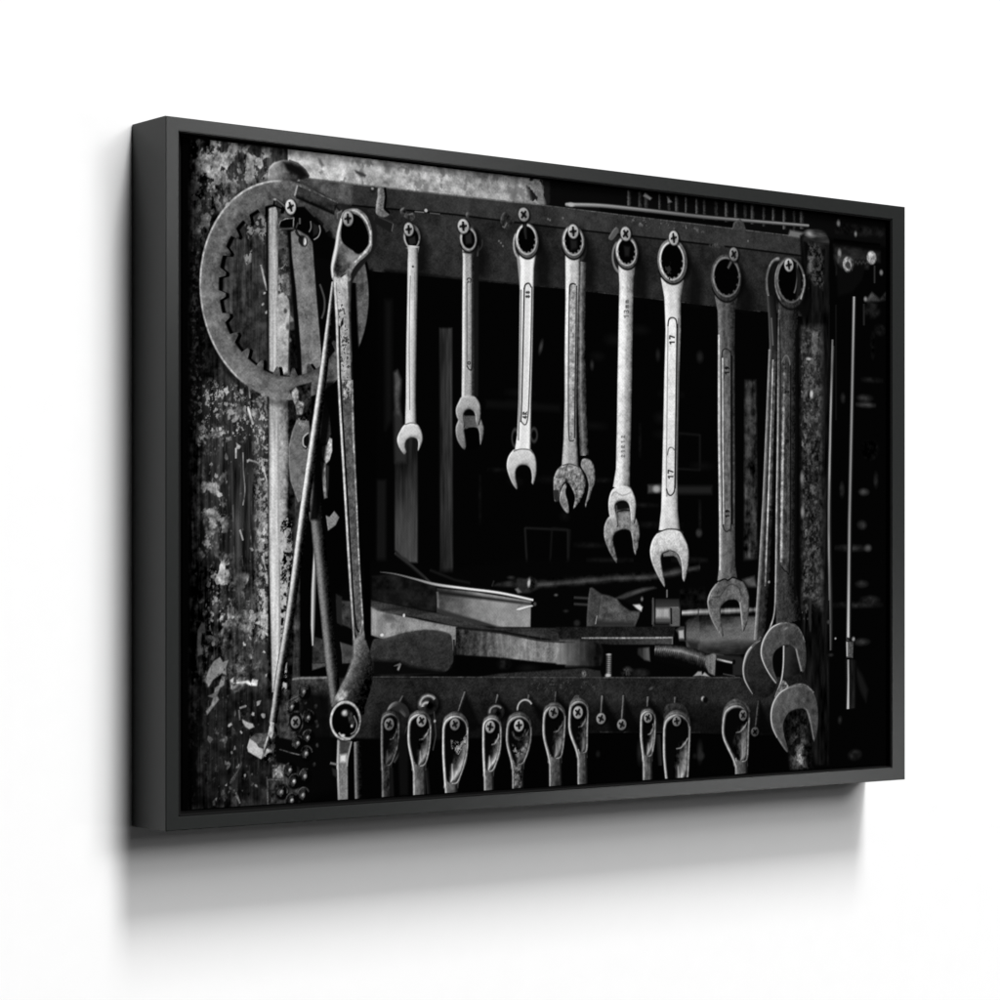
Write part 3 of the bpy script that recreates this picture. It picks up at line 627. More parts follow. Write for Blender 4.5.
('P',[731.2,52,752.7,91.9,742.6,113.2,731.2,103.6],{'v': 10,'e': 2.47}),
('P',[739.8,30.7,744.1,22.1,757,18,773,21.9,777.4,33,761.4,39.4,744.1,32.5],{'sm': 1,'v': 34,'e': 0.99,'n': {'h': 10}}),
('E',750.5,23.2,6.5,3.1,{'v': 165,'e': 2.23}),
('E',761.4,21.8,8.7,3.1,{'v': 70,'e': 1.87,'n': {'h': 16}}),
('P',[746.9,32.2,761.4,33.2,770.1,44,768.6,80.5,752.7,73.2,744.1,66.6,746.9,52.9],{'v': 44,'mk': ('s',-0.4,1.2),'n': {'s': 10,'m': 8},'e': 1.74}),
('P',[746.9,46.7,755.6,46.1,755.6,62.7,746.9,61.2],{'v': 78,'n': {'s': 18},'e': 1.49,'a': 0.8}),
('P',[751.3,63,767.2,65,770.1,76.2,755.6,75.1],{'v': 66,'mk': ('s',0.1,0.5),'e': 1.24}),
('P',[735.5,118.8,768.6,116.9,770.1,413.2,736.9,412.9],{'g': (735.5,196.2,34,770.1,194.8,50),'n': {'m': 8,'s': 6,'v': 6},'e': 3.1,'a': 0.9}),
('P',[739.8,123.7,764.3,122.3,764.3,402.8,739.8,402.6],{'v': 64,'mk': ('s',0.2,1.3),'n': {'m': 12,'s': 10},'e': 3.1,'a': 0.8}),
('P',[739.8,139.2,759.9,138.1,759.9,236.7,739.8,237.3],{'v': 92,'mk': ('q',0.6,1.2),'n': {'s': 14},'e': 3.1,'a': 0.8}),
('F',[736.9,123.9,764.3,236.6],40,[60,130],1.23),
('F',[736.9,144.5,748.4,423.4],55,[70,150],1.23),
('F',[744.1,226.9,765.7,423.6],30,[30,90],1.24),
('F',[744.1,144.1,764.3,402.8],40,[6,22],1.24),
('F',[746.9,30.2,764.3,80.8],18,[40,85],1.24),
('P',[754.2,122.9,761.4,124.5,761.4,143.2,755.6,149.8,751.3,141.7],{'v': 96,'n': {'s': 14},'e': 0.99}),
('P',[741.2,402.6,757,402.7,757,444.2,744.1,444],{'v': 40,'mk': ('v',0.3,0.5),'e': 2.48}),
('E',752,189.3,2.3,4.1,{'v': 190,'e': 0.99}),
('E',748.4,153.2,3.6,1.3,{'v': 180,'e': 0.87}),
('E',738.3,276.6,2.2,6.2,{'v': 120,'e': 1.23}),
('E',739,311.7,2.2,5.2,{'v': 130,'e': 1.23}),
('S',[784,137.9,780.3,215.2,778.1,319.5,780.3,413.3,780.3,455],[4.38,5.84,6.57,5.84,4.38],{'pr': [10,95,60,30,12],'sm': 1,'e': 0.88}),
('S',[782.5,131.7,779.7,215.2,777.2,319.5,778.3,402.9],[2.63,2.63,2.63,2.63],{'v': 165,'sm': 1,'e': 0.75,'n': {'v': 10},'al': [0.6,1,0.85,0.6]}),
('E',780.3,460.2,3.2,1.6,{'v': 40,'e': 1.0}),
('E',786.9,443.1,1.3,1,{'v': 190,'e': 0.63}),
('E',777.4,425.8,2.9,2.1,{'v': 60,'e': 1.0}),
('S',[814.9,84.7,811.9,193.1,808.2,319.1,806.3,445],[6.52,7.4,7.69,7.69],{'pr': [15,130,205,225,80,25,8],'e': 0.76,'al': [0.8,0.66,0.64,0.62,0.75,1]}),
('S',[811.8,445.1,803.8,443.4],[2.56,2.55],{'v': 15,'e': 0.76}),
('E',813.4,444.1,2.2,2.3,{'v': 130,'e': 0.76,'n': {'f': 20}}),
('P',[802.3,446,813.4,447.2,812.7,464,803.1,463.3],{'g': (802.3,455.4,90,812.7,455.6,70),'n': {'f': 8},'e': 0.76}),
('S',[803.8,447.1,804.1,461.7],[1.92,1.92],{'v': 185,'e': 0.63}),
('E',808.2,464.5,2.4,0.9,{'v': 8,'e': 0.63}),
('P',[801.6,464.8,818.6,467.3,817.9,517.7,802.3,517.2],{'g': (811.2,487.1,20,818.6,487.3,5),'e': 1.01}),
('S',[805.6,466,805.9,487,805.3,516.8],[3.55,3.55,4.73],{'pr': [60,190,200,60],'e': 0.63,'al': [0.8,0.9,0.95,1]}),
('S',[811.9,466.1,811.9,516.5],[5.93,5.93],{'v': 30,'e': 1.52,'n': {'v': 8}}),
('P',[787.6,50,796.4,55.6,832,46.7,826.1,66.1,811.2,79.7,790.5,85.3],{'v': 10,'e': 1.9}),
('E',817.1,47.8,2.5,3.4,{'pr': [90,30,10],'e': 0.89,'a': 0.8}),
('E',820,48.9,2.5,3.4,{'pr': [90,30,10],'e': 0.89,'a': 0.8}),
('E',822.8,47.4,2.5,3.4,{'pr': [90,30,10],'e': 0.89,'a': 0.8}),
('E',825.6,48.4,2.5,3.4,{'pr': [90,30,10],'e': 0.89,'a': 0.8}),
('E',828.4,47,2.5,3.4,{'pr': [90,30,10],'e': 0.89,'a': 0.8}),
('E',831.3,48,2.5,3.4,{'pr': [90,30,10],'e': 0.89,'a': 0.8}),
('E',834.1,46.6,2.5,3.4,{'pr': [90,30,10],'e': 0.89,'a': 0.8}),
('E',805.6,51.3,8,8.4,{'v': 96,'li': (45,215),'n': {'s': 22},'e': 0.88}),
('E',805.6,52.3,5,5.8,{'rin': 0.6,'v': 150,'e': 0.76,'n': {'s': 30}}),
('E',805.3,51.8,3.3,3.6,{'v': 60,'e': 0.88}),
('E',840.4,41.6,7.4,7.3,{'pr': [165,180,160,110],'n': {'s': 20},'li': (20,220),'e': 0.9}),
('P',[198,362.8,234.7,362.7,251.6,376.5,368.2,362.4,735.5,361.3,735.5,485.2,152.3,470.3,152.3,398.7],{'v': 5,'e': 3.19}),
('S',[223.5,356.4,242.6,368.2,263,382.9],[1.95,1.97,1.5],{'v': 62,'e': 1.02}),
('S',[224.6,356.4,257.3,379.2],[2.96,2.98],{'v': 28,'e': 1.54,'a': 0.6}),
('S',[263,371.9,291.6,381.1,309.1,383.9],[1.89,1.89,1.88],{'v': 26,'e': 1.25}),
('P',[198,377.3,220.1,375.5,234.7,379.2,269.8,386.6,269.8,410.6,245.9,406.7,198,399],{'v': 22,'n': {'m': 5},'e': 1.02}),
('P',[270.9,388.5,309.1,391.4,381.5,401.2,380.9,425.9,340.8,425.3,314.9,418.5,270.9,410.6],{'g': (270.9,399.5,62,344.4,411.3,150),'n': {'c': 9,'m': 5,'f': 3},'e': 0.74}),
('P',[270.9,390.3,381.5,403.1,381.5,405,270.9,394],{'v': 30,'e': 1.27}),
('S',[271.5,392.2,272.1,399.5,272.7,410.6],[2.28,2.29,2.29],{'v': 100,'e': 0.93,'n': {'m': 10}}),
('S',[383.9,400.3,344.4,393.4,303.2,389,269.8,385.2,245.9,380.1,223.5,375.5,206.8,373.7],[2.49,2.83,2.61,2.97,2.22,1.65,0.91],{'pr': [120,245,235,100],'al': [1,1,1,1,0.7,0.5,0.35],'sm': 1,'e': 0.52}),
('P',[363.7,409.8,365.8,407.9,382.5,405,384.4,406,383.2,406.9,367.3,410.7],{'v': 225,'b': [(-120,0.86,80)],'e': 0.54}),
('S',[365.8,406.8,374.3,403.1,382.7,402.2],[1.49,1.45,1.43],{'v': 90,'e': 0.86,'a': 0.5}),
('E',386.3,404.1,1.8,1.9,{'v': 70,'e': 0.76,'rot': -30}),
('P',[270.9,406.9,344.4,425.4,309.1,423.1,270.9,411.5],{'v': 50,'e': 1.25}),
('P',[159.2,398.8,174.8,400,176.1,424.8,160.5,419.2],{'v': 50,'n': {'m': 8,'f': 4},'e': 0.89}),
('P',[158.7,393.4,165.2,396.1,165.2,422.2,159.8,418.5],{'v': 34,'e': 0.99}),
('P',[133.7,430.7,145,434,147.6,454.5,133.4,455.2],{'v': 52,'n': {'m': 8,'f': 4},'e': 0.78}),
('P',[133.2,455.2,137.3,455.3,148.2,455,148.2,457.7,133.4,461.1],{'v': 78,'n': {'f': 6},'e': 0.78}),
('P',[163.1,436.5,177.4,440.5,177.4,455.6,165.7,455.9,165,446.2],{'v': 62,'n': {'m': 8},'b': [(30,0.99,200)],'e': 0.69}),
('P',[196.9,399,206.8,400.9,240.3,406.6,274.4,412.5,309.1,420.3,332.5,426.2,380.3,426.8,454.1,427.8,454.1,444.2,416.9,439.7,344.4,429.1,295.1,424.7,251.6,415.9,196.9,409],{'v': 52,'n': {'h': 7,'f': 4},'e': 0.94}),
('P',[196.9,405.4,204.6,409.1,232.4,413.9,263,419.7,294,424.7,292.2,441.4,288.2,446,282.4,433.8,263,428.9,234.7,429.4,212.4,435.5,196.9,430.7],{'v': 132,'n': {'m': 12,'v': 5,'f': 5},'e': 0.72}),
('P',[196.9,406.3,211.3,410.9,210.1,430,196.9,428.9],{'v': 168,'a': 0.6,'n': {'v': 14},'e': 2.01}),
('P',[209,412.7,220.1,411,224.6,417.5,215.7,419.2],{'v': 80,'a': 0.6,'e': 2.02}),
('E',233.6,413.4,1.3,1.6,{'v': 220,'e': 0.51}),
('E',209,430.9,2,1.4,{'v': 225,'e': 0.5}),
('P',[232.4,415.7,263,421.6,291.6,425.6,287,429.3,257.3,427,232.4,428.5],{'v': 155,'a': 0.5,'e': 2.06,'n': {'f': 6}}),
('P',[292.8,425.6,320.8,427.9,344.4,430.6,392.4,438.4,437.9,441,466.7,442.5,466.7,463.8,437.9,463.1,392.4,459.3,338.4,453.5,292.8,450.7],{'g': (295.1,436.8,34,368.2,442.7,132),'n': {'v': 8,'m': 7,'s': 5,'f': 5},'e': 0.86}),
('P',[416.9,439.7,466.7,441.5,470.5,449.3,469.2,460.9,464.2,465.7,412,463.5],{'g': (419.3,448.4,120,459.2,451,26),'n': {'v': 5,'m': 4},'e': 1.66}),
('P',[337.2,431.9,344.4,432,356.3,434,356.3,451.9,342,451.7],{'v': 160,'a': 0.35,'e': 2.13,'n': {'v': 14}}),
('S',[344.4,433.8,345,458.3],[1.19,1.19],{'v': 90,'e': 0.85,'a': 0.35}),
('S',[355.1,434,355.7,458.5],[1.19,1.19],{'v': 90,'e': 0.85,'a': 0.35}),
('S',[368.2,434.2,368.8,458.8],[1.2,1.2],{'v': 90,'e': 0.86,'a': 0.35}),
('S',[377.9,434.3,378.5,459],[1.21,1.21],{'v': 90,'e': 0.86,'a': 0.35}),
('S',[393.6,434.6,394.2,459.3],[1.22,1.22],{'v': 90,'e': 0.87,'a': 0.35}),
('S',[407.1,434.8,407.7,459.6],[1.22,1.22],{'v': 90,'e': 0.87,'a': 0.35}),
('S',[416.9,434.9,417.5,459.8],[1.23,1.23],{'v': 90,'e': 0.88,'a': 0.35}),
('S',[292.8,425.6,344.4,430.8,392.4,438.8,435.4,441.5],[1.3,1.32,1.33,1.35],{'v': 22,'e': 0.87,'sm': 1}),
('P',[292.8,450.7,344.4,455,404.6,461.5,466.7,464.7,466.7,470.6,344.4,469.6,292.8,470.2],{'v': 4,'e': 0.86}),
('E',349.1,460.3,7.1,4.7,{'v': 24,'e': 2.13,'n': {'m': 7}}),
('E',377.9,464.7,9.7,2.8,{'v': 16,'e': 2.15}),
('P',[344.4,469.1,410.7,467.3,447.9,466.3,466.7,469.6,466.7,475.4,320.8,471.8],{'v': 40,'n': {'f': 5},'e': 0.87}),
('E',446.6,472,2.7,3.3,{'v': 90,'e': 0.89,'n': {'f': 20}}),
('P',[198.4,437.1,211.7,434,227.7,430.4,243.9,427.7,260.2,426.8,275.3,428.1,285,430.7,288.4,435.2,290.2,443,289.8,456.4,285,464.1,265.7,466.9,201.1,466.5],{'v': 46,'n': {'m': 4,'f': 4},'b': [(16,4.11,250)],'sm': 1,'e': 0.82}),
('P',[199.1,453.4,229.1,455.1,239.9,459.7,276.7,465,282.2,468.4,198.4,468],{'v': 10,'e': 2.04}),
('P',[288.2,433.9,291.6,436.8,291.6,450.7,289.3,446],{'v': 130,'e': 0.73}),
('S',[290.5,436.7,291.1,457.1,283.6,466.2],[1.73,1.73,1.62],{'v': 5,'e': 0.83}),
('E',225.7,461.2,5.6,5.5,{'v': 8,'e': 1.01}),
('P',[222.4,459.3,229.1,456.7,230.7,457.9,227.7,463.8,225.7,462.7,227.1,459.4],{'v': 120,'n': {'s': 16},'e': 0.71}),
('E',242.6,456.1,1.1,1.1,{'v': 70,'e': 0.51}),
('S',[596.8,368.7,530.8,378.6,481.9,379.5,441.6,382.4,410.7,384.2,386.3,386],[9.07,9.87,9.73,9.64,9.57,8.57],{'pr': [12,22,52,64,30,12],'e': 1.33,'n': {'m': 6}}),
('P',[335.8,386.5,341.5,384.2,355.8,382,365.8,379.2,377.4,380.3,386.1,379.8,389,383.2,389,390,380.3,393.4,365.8,393.9,362.2,388.8,355.8,387.6,344.4,387.6],{'v': 32,'n': {'m': 7},'e': 1.29}),
('E',380.9,384.6,5.6,6.8,{'v': 30,'li': (20,200),'e': 0.86,'n': {'f': 6}}),
('E',379.1,384.1,1.7,3.8,{'v': 190,'e': 0.86,'rot': 8}),
('P',[362.2,389.9,365.8,388.8,370.2,392.8,365.8,393.6],{'v': 110,'e': 0.97}),
('E',357.5,378.9,3.6,1.4,{'v': 46,'e': 1.07}),
('S',[334.9,386.8,337.2,382.1],[1.37,1.37],{'v': 44,'e': 0.74}),
('S',[452.9,399.1,434.2,398.2],[1.93,1.92],{'v': 60,'e': 1.1}),
('S',[452.9,405.4,434.2,404.4],[1.93,1.92],{'v': 60,'e': 1.1}),
('E',412,395.7,2,1.1,{'v': 90,'e': 0.87}),
('E',424.3,411.1,2.5,1.2,{'v': 40,'e': 1.1}),
('E',437.9,422.8,3.7,2.9,{'v': 36,'e': 1.32}),
('P',[453.9,389.2,456.9,388.6,467.5,394.4,465.2,410.1,461.4,426.3,450.1,426.2,450.1,418.1,451.6,401.9],{'v': 66,'n': {'m': 6,'f': 4},'b': [(22,1.56,200)],'e': 0.89}),
('P',[467.5,395,478.9,396.8,488,399.8,495.7,406.9,504.9,411.6,518.1,412.3,516.5,417.6,511.1,427,461.4,426.3,465.2,410.1],{'v': 74,'n': {'m': 9,'f': 5},'e': 1.01}),
('P',[461.4,420.5,511.1,422.3,511.1,427.6,461.4,426.9],{'v': 45,'e': 2.25}),
('S',[461,424,462.9,416.3],[1.25,1.25],{'v': 150,'e': 0.56}),
('P',[486.5,399.2,500.3,394,520.4,389.4,536,388.3,539.1,389.5,520.4,393.5,497.2,400.4],{'v': 62,'e': 1.36,'n': {'m': 6}}),
('P',[495.7,401,520.4,395.3,520.4,405.9,508,405.8],{'v': 10,'e': 1.7}),
('P',[508.8,405.8,517.3,405.3,521.2,408.2,519.6,412.4,515.7,410.6,512.6,408.8],{'v': 215,'e': 1.02}),
('E',520.4,400.2,1.6,2,{'v': 110,'e': 0.91}),
('S',[553,391.5,553,398.4],[1.71,1.71],{'v': 120,'e': 0.69}),
('P',[532.8,401.8,536,400.1,569.1,400.3,570.7,407.5,569.9,427.7,534.4,427.3,534.4,407.2],{'g': (543.8,400.3,34,543.8,415.1,80),'e': 0.92}),
('P',[538.3,409.6,556.4,409.5,556.4,419.2,538.3,418.8],{'v': 165,'e': 1.84,'n': {'v': 9}}),
('P',[536,423.7,556.4,424,556.4,427.5,536,427.3],{'v': 16,'e': 1.72}),
('S',[534.7,399.3,534,424.9],[1.56,1.56],{'v': 84,'e': 0.8}),
('S',[537.3,399.3,537.3,424.9],[1.3,1.3],{'v': 6,'e': 0.69}),
('P',[557.2,408.5,568.3,408.4,569.4,411,569.1,426.5,559.6,427.3,559.3,410.9],{'v': 92,'e': 0.69,'n': {'f': 4},'b': [(40,0.93,270)]}),
('S',[558.3,409.3,558.9,425.2],[1.84,1.84],{'v': 12,'e': 0.69}),
('S',[681.7,411.9,637.5,413,596.8,413.7,572.8,414.4],[6.12,7.07,8,6.47],{'pr': [25,120,170,90,20],'e': 1.17,'al': [0.6,0.9,0.9,1.25],'n': {'v': 10}}),
('S',[594.8,409.7,594.8,419.6],[1.34,1.34],{'v': 50,'e': 0.7}),
('P',[570.2,392,602.2,389.7,608.7,407.8,586.1,408.8,570.2,407.5],{'v': 14,'e': 2.33,'n': {'m': 6}}),
('P',[654.5,381.4,671.1,377.8,674.5,388.8,662.8,388.7],{'v': 72,'e': 1.8,'n': {'m': 6}}),
('P',[576.5,424.2,579.7,421.9,589.3,417.8,674.5,418.7,677.8,457.2,589.3,454.3,579.7,450.5],{'g': (623.8,417.9,26,626.6,434.1,108),'n': {'m': 3,'f': 4,'h': 5},'e': 1.29}),
('P',[578.1,441,676.1,443.7,676.1,459,587.7,455.5],{'g': (623.8,438.1,104,625.2,459.2,8),'n': {'m': 3,'h': 5},'e': 2.96}),
('P',[579.4,423.5,587.5,420.6,595.5,418.7,595.5,454.6,586.1,452.4,579.4,447.3],{'sm': 1,'g': (586.1,419.6,34,587.5,433.5,96),'n': {'f': 4},'e': 1.17}),
('P',[578.1,441.4,595.5,443.6,595.5,455.6,583.4,451.4],{'v': 22,'e': 2.92,'a': 0.8}),
('P',[564.3,431.2,570.7,427.7,577.1,427.8,577.1,442.1,569.1,442,567.5,434.8],{'v': 60,'e': 0.93}),
('P',[568.3,431.9,574.7,431.4,575.5,439.7,569.1,439.6],{'v': 175,'e': 1.04}),
('S',[577.1,427.4,577.1,441.3],[1.6,1.6],{'v': 6,'e': 0.7}),
('P',[412,426.3,563.5,428.2,562.2,438.1,416.9,437.8],{'v': 27,'n': {'f': 4,'m': 4},'e': 0.9}),
('P',[441.6,437.2,560.9,438.4,560.9,445.6,481.9,444.2,441.6,441.1],{'g': (466.7,439.6,30,543.8,440.8,64),'n': {'f': 5},'e': 0.68}),
('S',[560.2,438.7,504.9,438.2,454.1,437.4,444.1,437.3],[1.78,1.56,1.54,0.96],{'v': 150,'e': 0.55,'n': {'s': 22}}),
('S',[560,439.1,560,445],[1.32,1.32],{'v': 110,'e': 0.58}),
('P',[424.3,440.8,459.2,440.4,466.7,445.4,470.5,455.1,466.7,464.7,424.3,463.8],{'g': (424.3,448.5,92,464.2,453.1,16),'n': {'v': 4,'m': 4},'e': 2.22}),
('S',[478.1,453.3,477.6,474.7],[7.61,7.61],{'pr': [20,90,160,110,30],'e': 0.78}),
('S',[474.5,455.2,481.4,455.9],[0.78,0.78],{'v': 30,'e': 0.56,'a': 0.7}),
('S',[474.5,457.3,481.4,458],[0.78,0.78],{'v': 30,'e': 0.56,'a': 0.7}),
('S',[474.5,459.3,481.4,460],[0.78,0.78],{'v': 30,'e': 0.56,'a': 0.7}),
('S',[474.5,461.3,481.4,462.1],[0.78,0.78],{'v': 30,'e': 0.56,'a': 0.7}),
('S',[474.5,463.4,481.4,464.1],[0.78,0.78],{'v': 30,'e': 0.56,'a': 0.7}),
('S',[474.5,465.4,481.4,466.1],[0.78,0.78],{'v': 30,'e': 0.56,'a': 0.7}),
('S',[474.5,467.4,481.4,468.2],[0.78,0.78],{'v': 30,'e': 0.56,'a': 0.7}),
('S',[474.5,469.5,481.4,470.2],[0.78,0.78],{'v': 30,'e': 0.56,'a': 0.7}),
('S',[474.5,471.5,481.4,472.3],[0.78,0.78],{'v': 30,'e': 0.56,'a': 0.7}),
('E',476.8,474.2,3.3,1.9,{'v': 190,'e': 0.9}),
('E',477.5,453.8,2.5,0.8,{'v': 170,'e': 0.56}),
('P',[514.2,448.2,529.7,447.9,531,461.5,523.5,460.1,514.2,454],{'g': (512.6,455,10,530.8,455.3,90),'e': 1.14,'n': {'v': 8}}),
('E',502.3,471.4,7.7,4.9,{'v': 30,'e': 1.7,'n': {'s': 16}}),
('E',517.8,472.7,10.3,3.9,{'v': 36,'e': 1.71,'n': {'m': 6}}),
('P',[454.1,470.3,466.7,469.6,469.2,475.5,456.7,475.2],{'v': 40,'e': 1.11}),
('S',[607.6,463.9,590.1,458.5,570.2,453.6,537.3,450.6],[15.39,15.25,13.96,11.83],{'pr': [18,70,135,75,35,12],'e': 1.16,'n': {'s': 8},'al': [0.8,0.95,1.1,1]}),
('S',[540.4,448.6,537.9,460.4],[0.91,0.91],{'v': 12,'e': 0.57,'a': 0.5}),
('S',[543,449.1,540.5,460.9],[0.91,0.91],{'v': 12,'e': 0.57,'a': 0.5}),
('S',[545.6,449.6,543.2,461.4],[0.91,0.91],{'v': 12,'e': 0.57,'a': 0.5}),
('S',[548.3,450.1,545.8,461.9],[0.91,0.91],{'v': 12,'e': 0.57,'a': 0.5}),
('S',[550.9,450.6,548.4,462.4],[0.91,0.91],{'v': 12,'e': 0.57,'a': 0.5}),
('S',[553.5,451.1,551,462.9],[0.92,0.91],{'v': 12,'e': 0.58,'a': 0.5}),
('S',[556.1,451.6,553.6,463.4],[0.92,0.92],{'v': 12,'e': 0.58,'a': 0.5}),
('S',[558.8,452.1,556.3,463.9],[0.92,0.92],{'v': 12,'e': 0.58,'a': 0.5}),
('S',[561.4,452.6,558.9,464.4],[0.92,0.92],{'v': 12,'e': 0.58,'a': 0.5}),
('S',[564.1,453.1,561.6,464.9],[0.92,0.92],{'v': 12,'e': 0.58,'a': 0.5}),
('S',[566.7,453.6,564.2,465.4],[0.92,0.92],{'v': 12,'e': 0.58,'a': 0.5}),
('S',[569.4,454.1,566.8,465.9],[0.92,0.92],{'v': 12,'e': 0.58,'a': 0.5}),
('S',[572,454.6,569.5,466.4],[0.92,0.92],{'v': 12,'e': 0.58,'a': 0.5}),
('S',[574.7,455.1,572.1,466.9],[0.92,0.92],{'v': 12,'e': 0.58,'a': 0.5}),
('S',[577.3,455.6,574.8,467.4],[0.93,0.93],{'v': 12,'e': 0.58,'a': 0.5}),
('S',[580,456.1,577.5,468],[0.93,0.93],{'v': 12,'e': 0.58,'a': 0.5}),
('S',[582.6,456.6,580.1,468.5],[0.93,0.93],{'v': 12,'e': 0.58,'a': 0.5}),
('S',[585.3,457.1,582.8,469],[0.93,0.93],{'v': 12,'e': 0.58,'a': 0.5}),
('S',[588,457.6,585.4,469.5],[0.93,0.93],{'v': 12,'e': 0.58,'a': 0.5}),
('S',[590.7,458.1,588.1,470],[0.93,0.93],{'v': 12,'e': 0.58,'a': 0.5}),
('S',[593.3,458.6,590.8,470.5],[0.93,0.93],{'v': 12,'e': 0.58,'a': 0.5}),
('S',[596,459.1,593.5,471],[0.93,0.93],{'v': 12,'e': 0.58,'a': 0.5}),
('S',[598.7,459.6,596.2,471.5],[0.94,0.93],{'v': 12,'e': 0.59,'a': 0.5}),
('S',[601.4,460.1,598.8,472],[0.94,0.94],{'v': 12,'e': 0.59,'a': 0.5}),
('S',[604.1,460.6,601.5,472.5],[0.94,0.94],{'v': 12,'e': 0.59,'a': 0.5}),
('S',[606.8,461.1,604.2,473.1],[0.94,0.94],{'v': 12,'e': 0.59,'a': 0.5}),
('P',[603.8,458.2,613.5,455.4,628.2,456.9,631.5,459.9,618.4,462.1,616.8,477.7,608.7,475.1,603.8,466.6],{'v': 112,'n': {'v': 10,'f': 6},'e': 0.94}),
('P',[618.4,456.1,651.2,459.1,661.2,464.2,657.8,478.7,638,478.2,618.4,477.8],{'v': 34,'e': 1.43}),
('P',[618.4,462.7,641.3,466.2,641.3,477.1,618.4,478.4],{'v': 4,'e': 1.19}),
('S',[640.5,465.2,631.5,463.6,620,461.2],[1.83,1.83,1.83],{'v': 200,'e': 0.59,'al': [0.9,1,0.6]}),
('E',643,464.6,2.2,2.5,{'v': 8,'e': 0.71}),
('S',[644.6,479,628.2,476.2],[1.02,1.01],{'v': 70,'e': 0.59}),
('P',[587.7,477.6,594.1,473,599,473.1,599.8,477.3],{'v': 150,'e': 0.82}),
('P',[599,477.3,603,474,610.3,478.8],{'v': 170,'e': 0.82}),
('P',[101.4,467.2,735.5,482.1,735.5,541.9,678.9,539.7,530.8,531.1,466.7,529.6,198,530.3,101.4,526.4],{'v': 36,'n': {'f': 4,'m': 3,'c': 3},'e': 0.88}),
('P',[198,489.6,735.5,511,735.5,541.9,198,530.3],{'g': (344.4,496.8,200,344.4,526.9,110),'mode': 'mul','e': 3.32}),
('S',[651.2,480.5,466.7,475.9,198,468.7],[1.01,0.97,0.9],{'v': 72,'e': 0.56,'n': {'s': 12}}),
('S',[596.8,534.1,466.7,528.7],[1,0.97],{'v': 46,'e': 0.67,'n': {'s': 14},'a': 0.7}),
('P',[380.3,474.2,466.7,478.3,466.7,488,380.3,487.5],{'v': 66,'mk': ('s',1.1,0.5),'e': 3.29,'a': 0.8}),
('P',[120.3,519.1,251.6,527.9,466.7,530.6,735.5,544,735.5,609,120.3,575.9],{'v': 3,'e': 1.3}),
('E',596.8,553.6,3.2,8.4,{'v': 34,'e': 2.34}),
('E',517.8,550.2,3.1,9.4,{'v': 34,'e': 2.27}),
('P',[105.5,467.3,152.3,467.6,158.7,519.7,102.4,522],{'v': 50,'n': {'m': 9,'s': 9},'e': 0.78}),
('S',[153.4,468.1,120.3,467.7,107.6,469.2],[1.79,1.78,1.78],{'v': 120,'e': 0.78,'n': {'s': 14}}),
('P',[126.6,478.5,152.3,483.7,158.7,569,120.3,575.9,116.1,504.8],{'v': 6,'e': 3.91,'a': 0.9}),
('P',[84.7,53.1,120.3,54.4,120.3,159.1,120.3,221.2,86.8,222.5],{'v': 8,'e': 0.97}),
('P',[87.3,53.7,95.1,51.3,120.3,54.4,122.4,207.8,87.8,209.3],{'v': 52,'n': {'m': 9,'v': 8},'e': 0.87}),
('S',[92,52.4,92.5,134.3,93,208.2],[9.9,9.9,9.9],{'pr': [110,172,170,196,172,112],'al': [0.95,1,1.03,1],'n': {'w': 9,'f': 7},'e': 0.67}),
('P',[95.1,54.8,111.8,55.1,110.8,133.1,96.1,134],{'v': 92,'mk': ('q',0,1),'n': {'s': 14,'v': 10},'e': 1.45,'a': 0.8}),
('P',[96.1,107.6,106.6,99.8,109.7,133.1,96.1,134],{'v': 120,'mk': ('s',0,1),'n': {'s': 18},'e': 1.16}),
('P',[96.1,129.6,103.4,126.5,108.7,133.2,109.7,143.8,108.7,159.7,107.6,204,96.1,208],{'v': 168,'n': {'m': 14,'f': 8},'e': 0.77}),
('P',[109.7,146.4,112.9,148.9,114,151.5,109.7,152.6],{'v': 130,'e': 0.77}),
('P',[103.4,111.5,107.6,109.4,109.7,124.3,104.5,129.9,101.4,123.1],{'v': 95,'n': {'s': 18},'e': 0.97}),
('P',[109.7,159.7,123.5,158.9,124.5,207.7,109.7,208.3],{'v': 10,'e': 1.16,'n': {'s': 6}}),
('E',109.7,168.5,1.6,1.8,{'v': 100,'e': 0.77}),
('E',105,143.2,1.7,2.1,{'v': 70,'e': 0.77}),
('E',107.6,157.1,2.1,2.7,{'v': 90,'e': 0.97}),
('P',[95.1,202.8,107.6,196.9,116.1,201.8,111.8,209.1,97.2,209.8],{'v': 70,'e': 1.45,'n': {'s': 16}}),
('P',[86.8,218.1,120.3,216.7,116.1,256.8,112.9,327.7,114,433.9,110.8,486.9,86.8,486.2],{'v': 16,'n': {'m': 8,'s': 8},'e': 0.97}),
('S',[93.5,218.7,94,310.3,94,363.1,95.1,433.6,95.1,479.4],[11.47,12.51,12.51,10.43,8.35],{'pr': [140,198,212,196,206,182,140],'n': {'w': 9,'f': 7,'v': 5},'e': 0.67,'al': [0.85,1,1,1.02,0.95]}),
('S',[102.9,220.1,103.4,274.8,102.9,327.8],[9.43,10.48,8.38],{'pr': [200,180,150,90],'n': {'s': 14,'m': 10},'e': 0.97,'al': [0.75,0.95,0.95]}),
('P',[98.2,323.4,107.6,323.3,109.7,363.1,106.6,398.4,106.6,479.7,98.2,479.5],{'v': 160,'mk': ('s',-0.5,1.2),'n': {'s': 16},'e': 0.77}),
('S',[97.5,222.1,97.7,345.5],[1.04,1.04],{'v': 150,'e': 0.48,'a': 0.5}),
('S',[98.7,363.1,98.8,477.8],[0.94,0.94],{'v': 110,'e': 0.58,'a': 0.6}),
('P',[105.5,327.8,111.8,329.5,112.9,363.1,107.6,398.4],{'v': 110,'mk': ('s',0.4,1.2),'n': {'s': 20},'e': 0.97}),
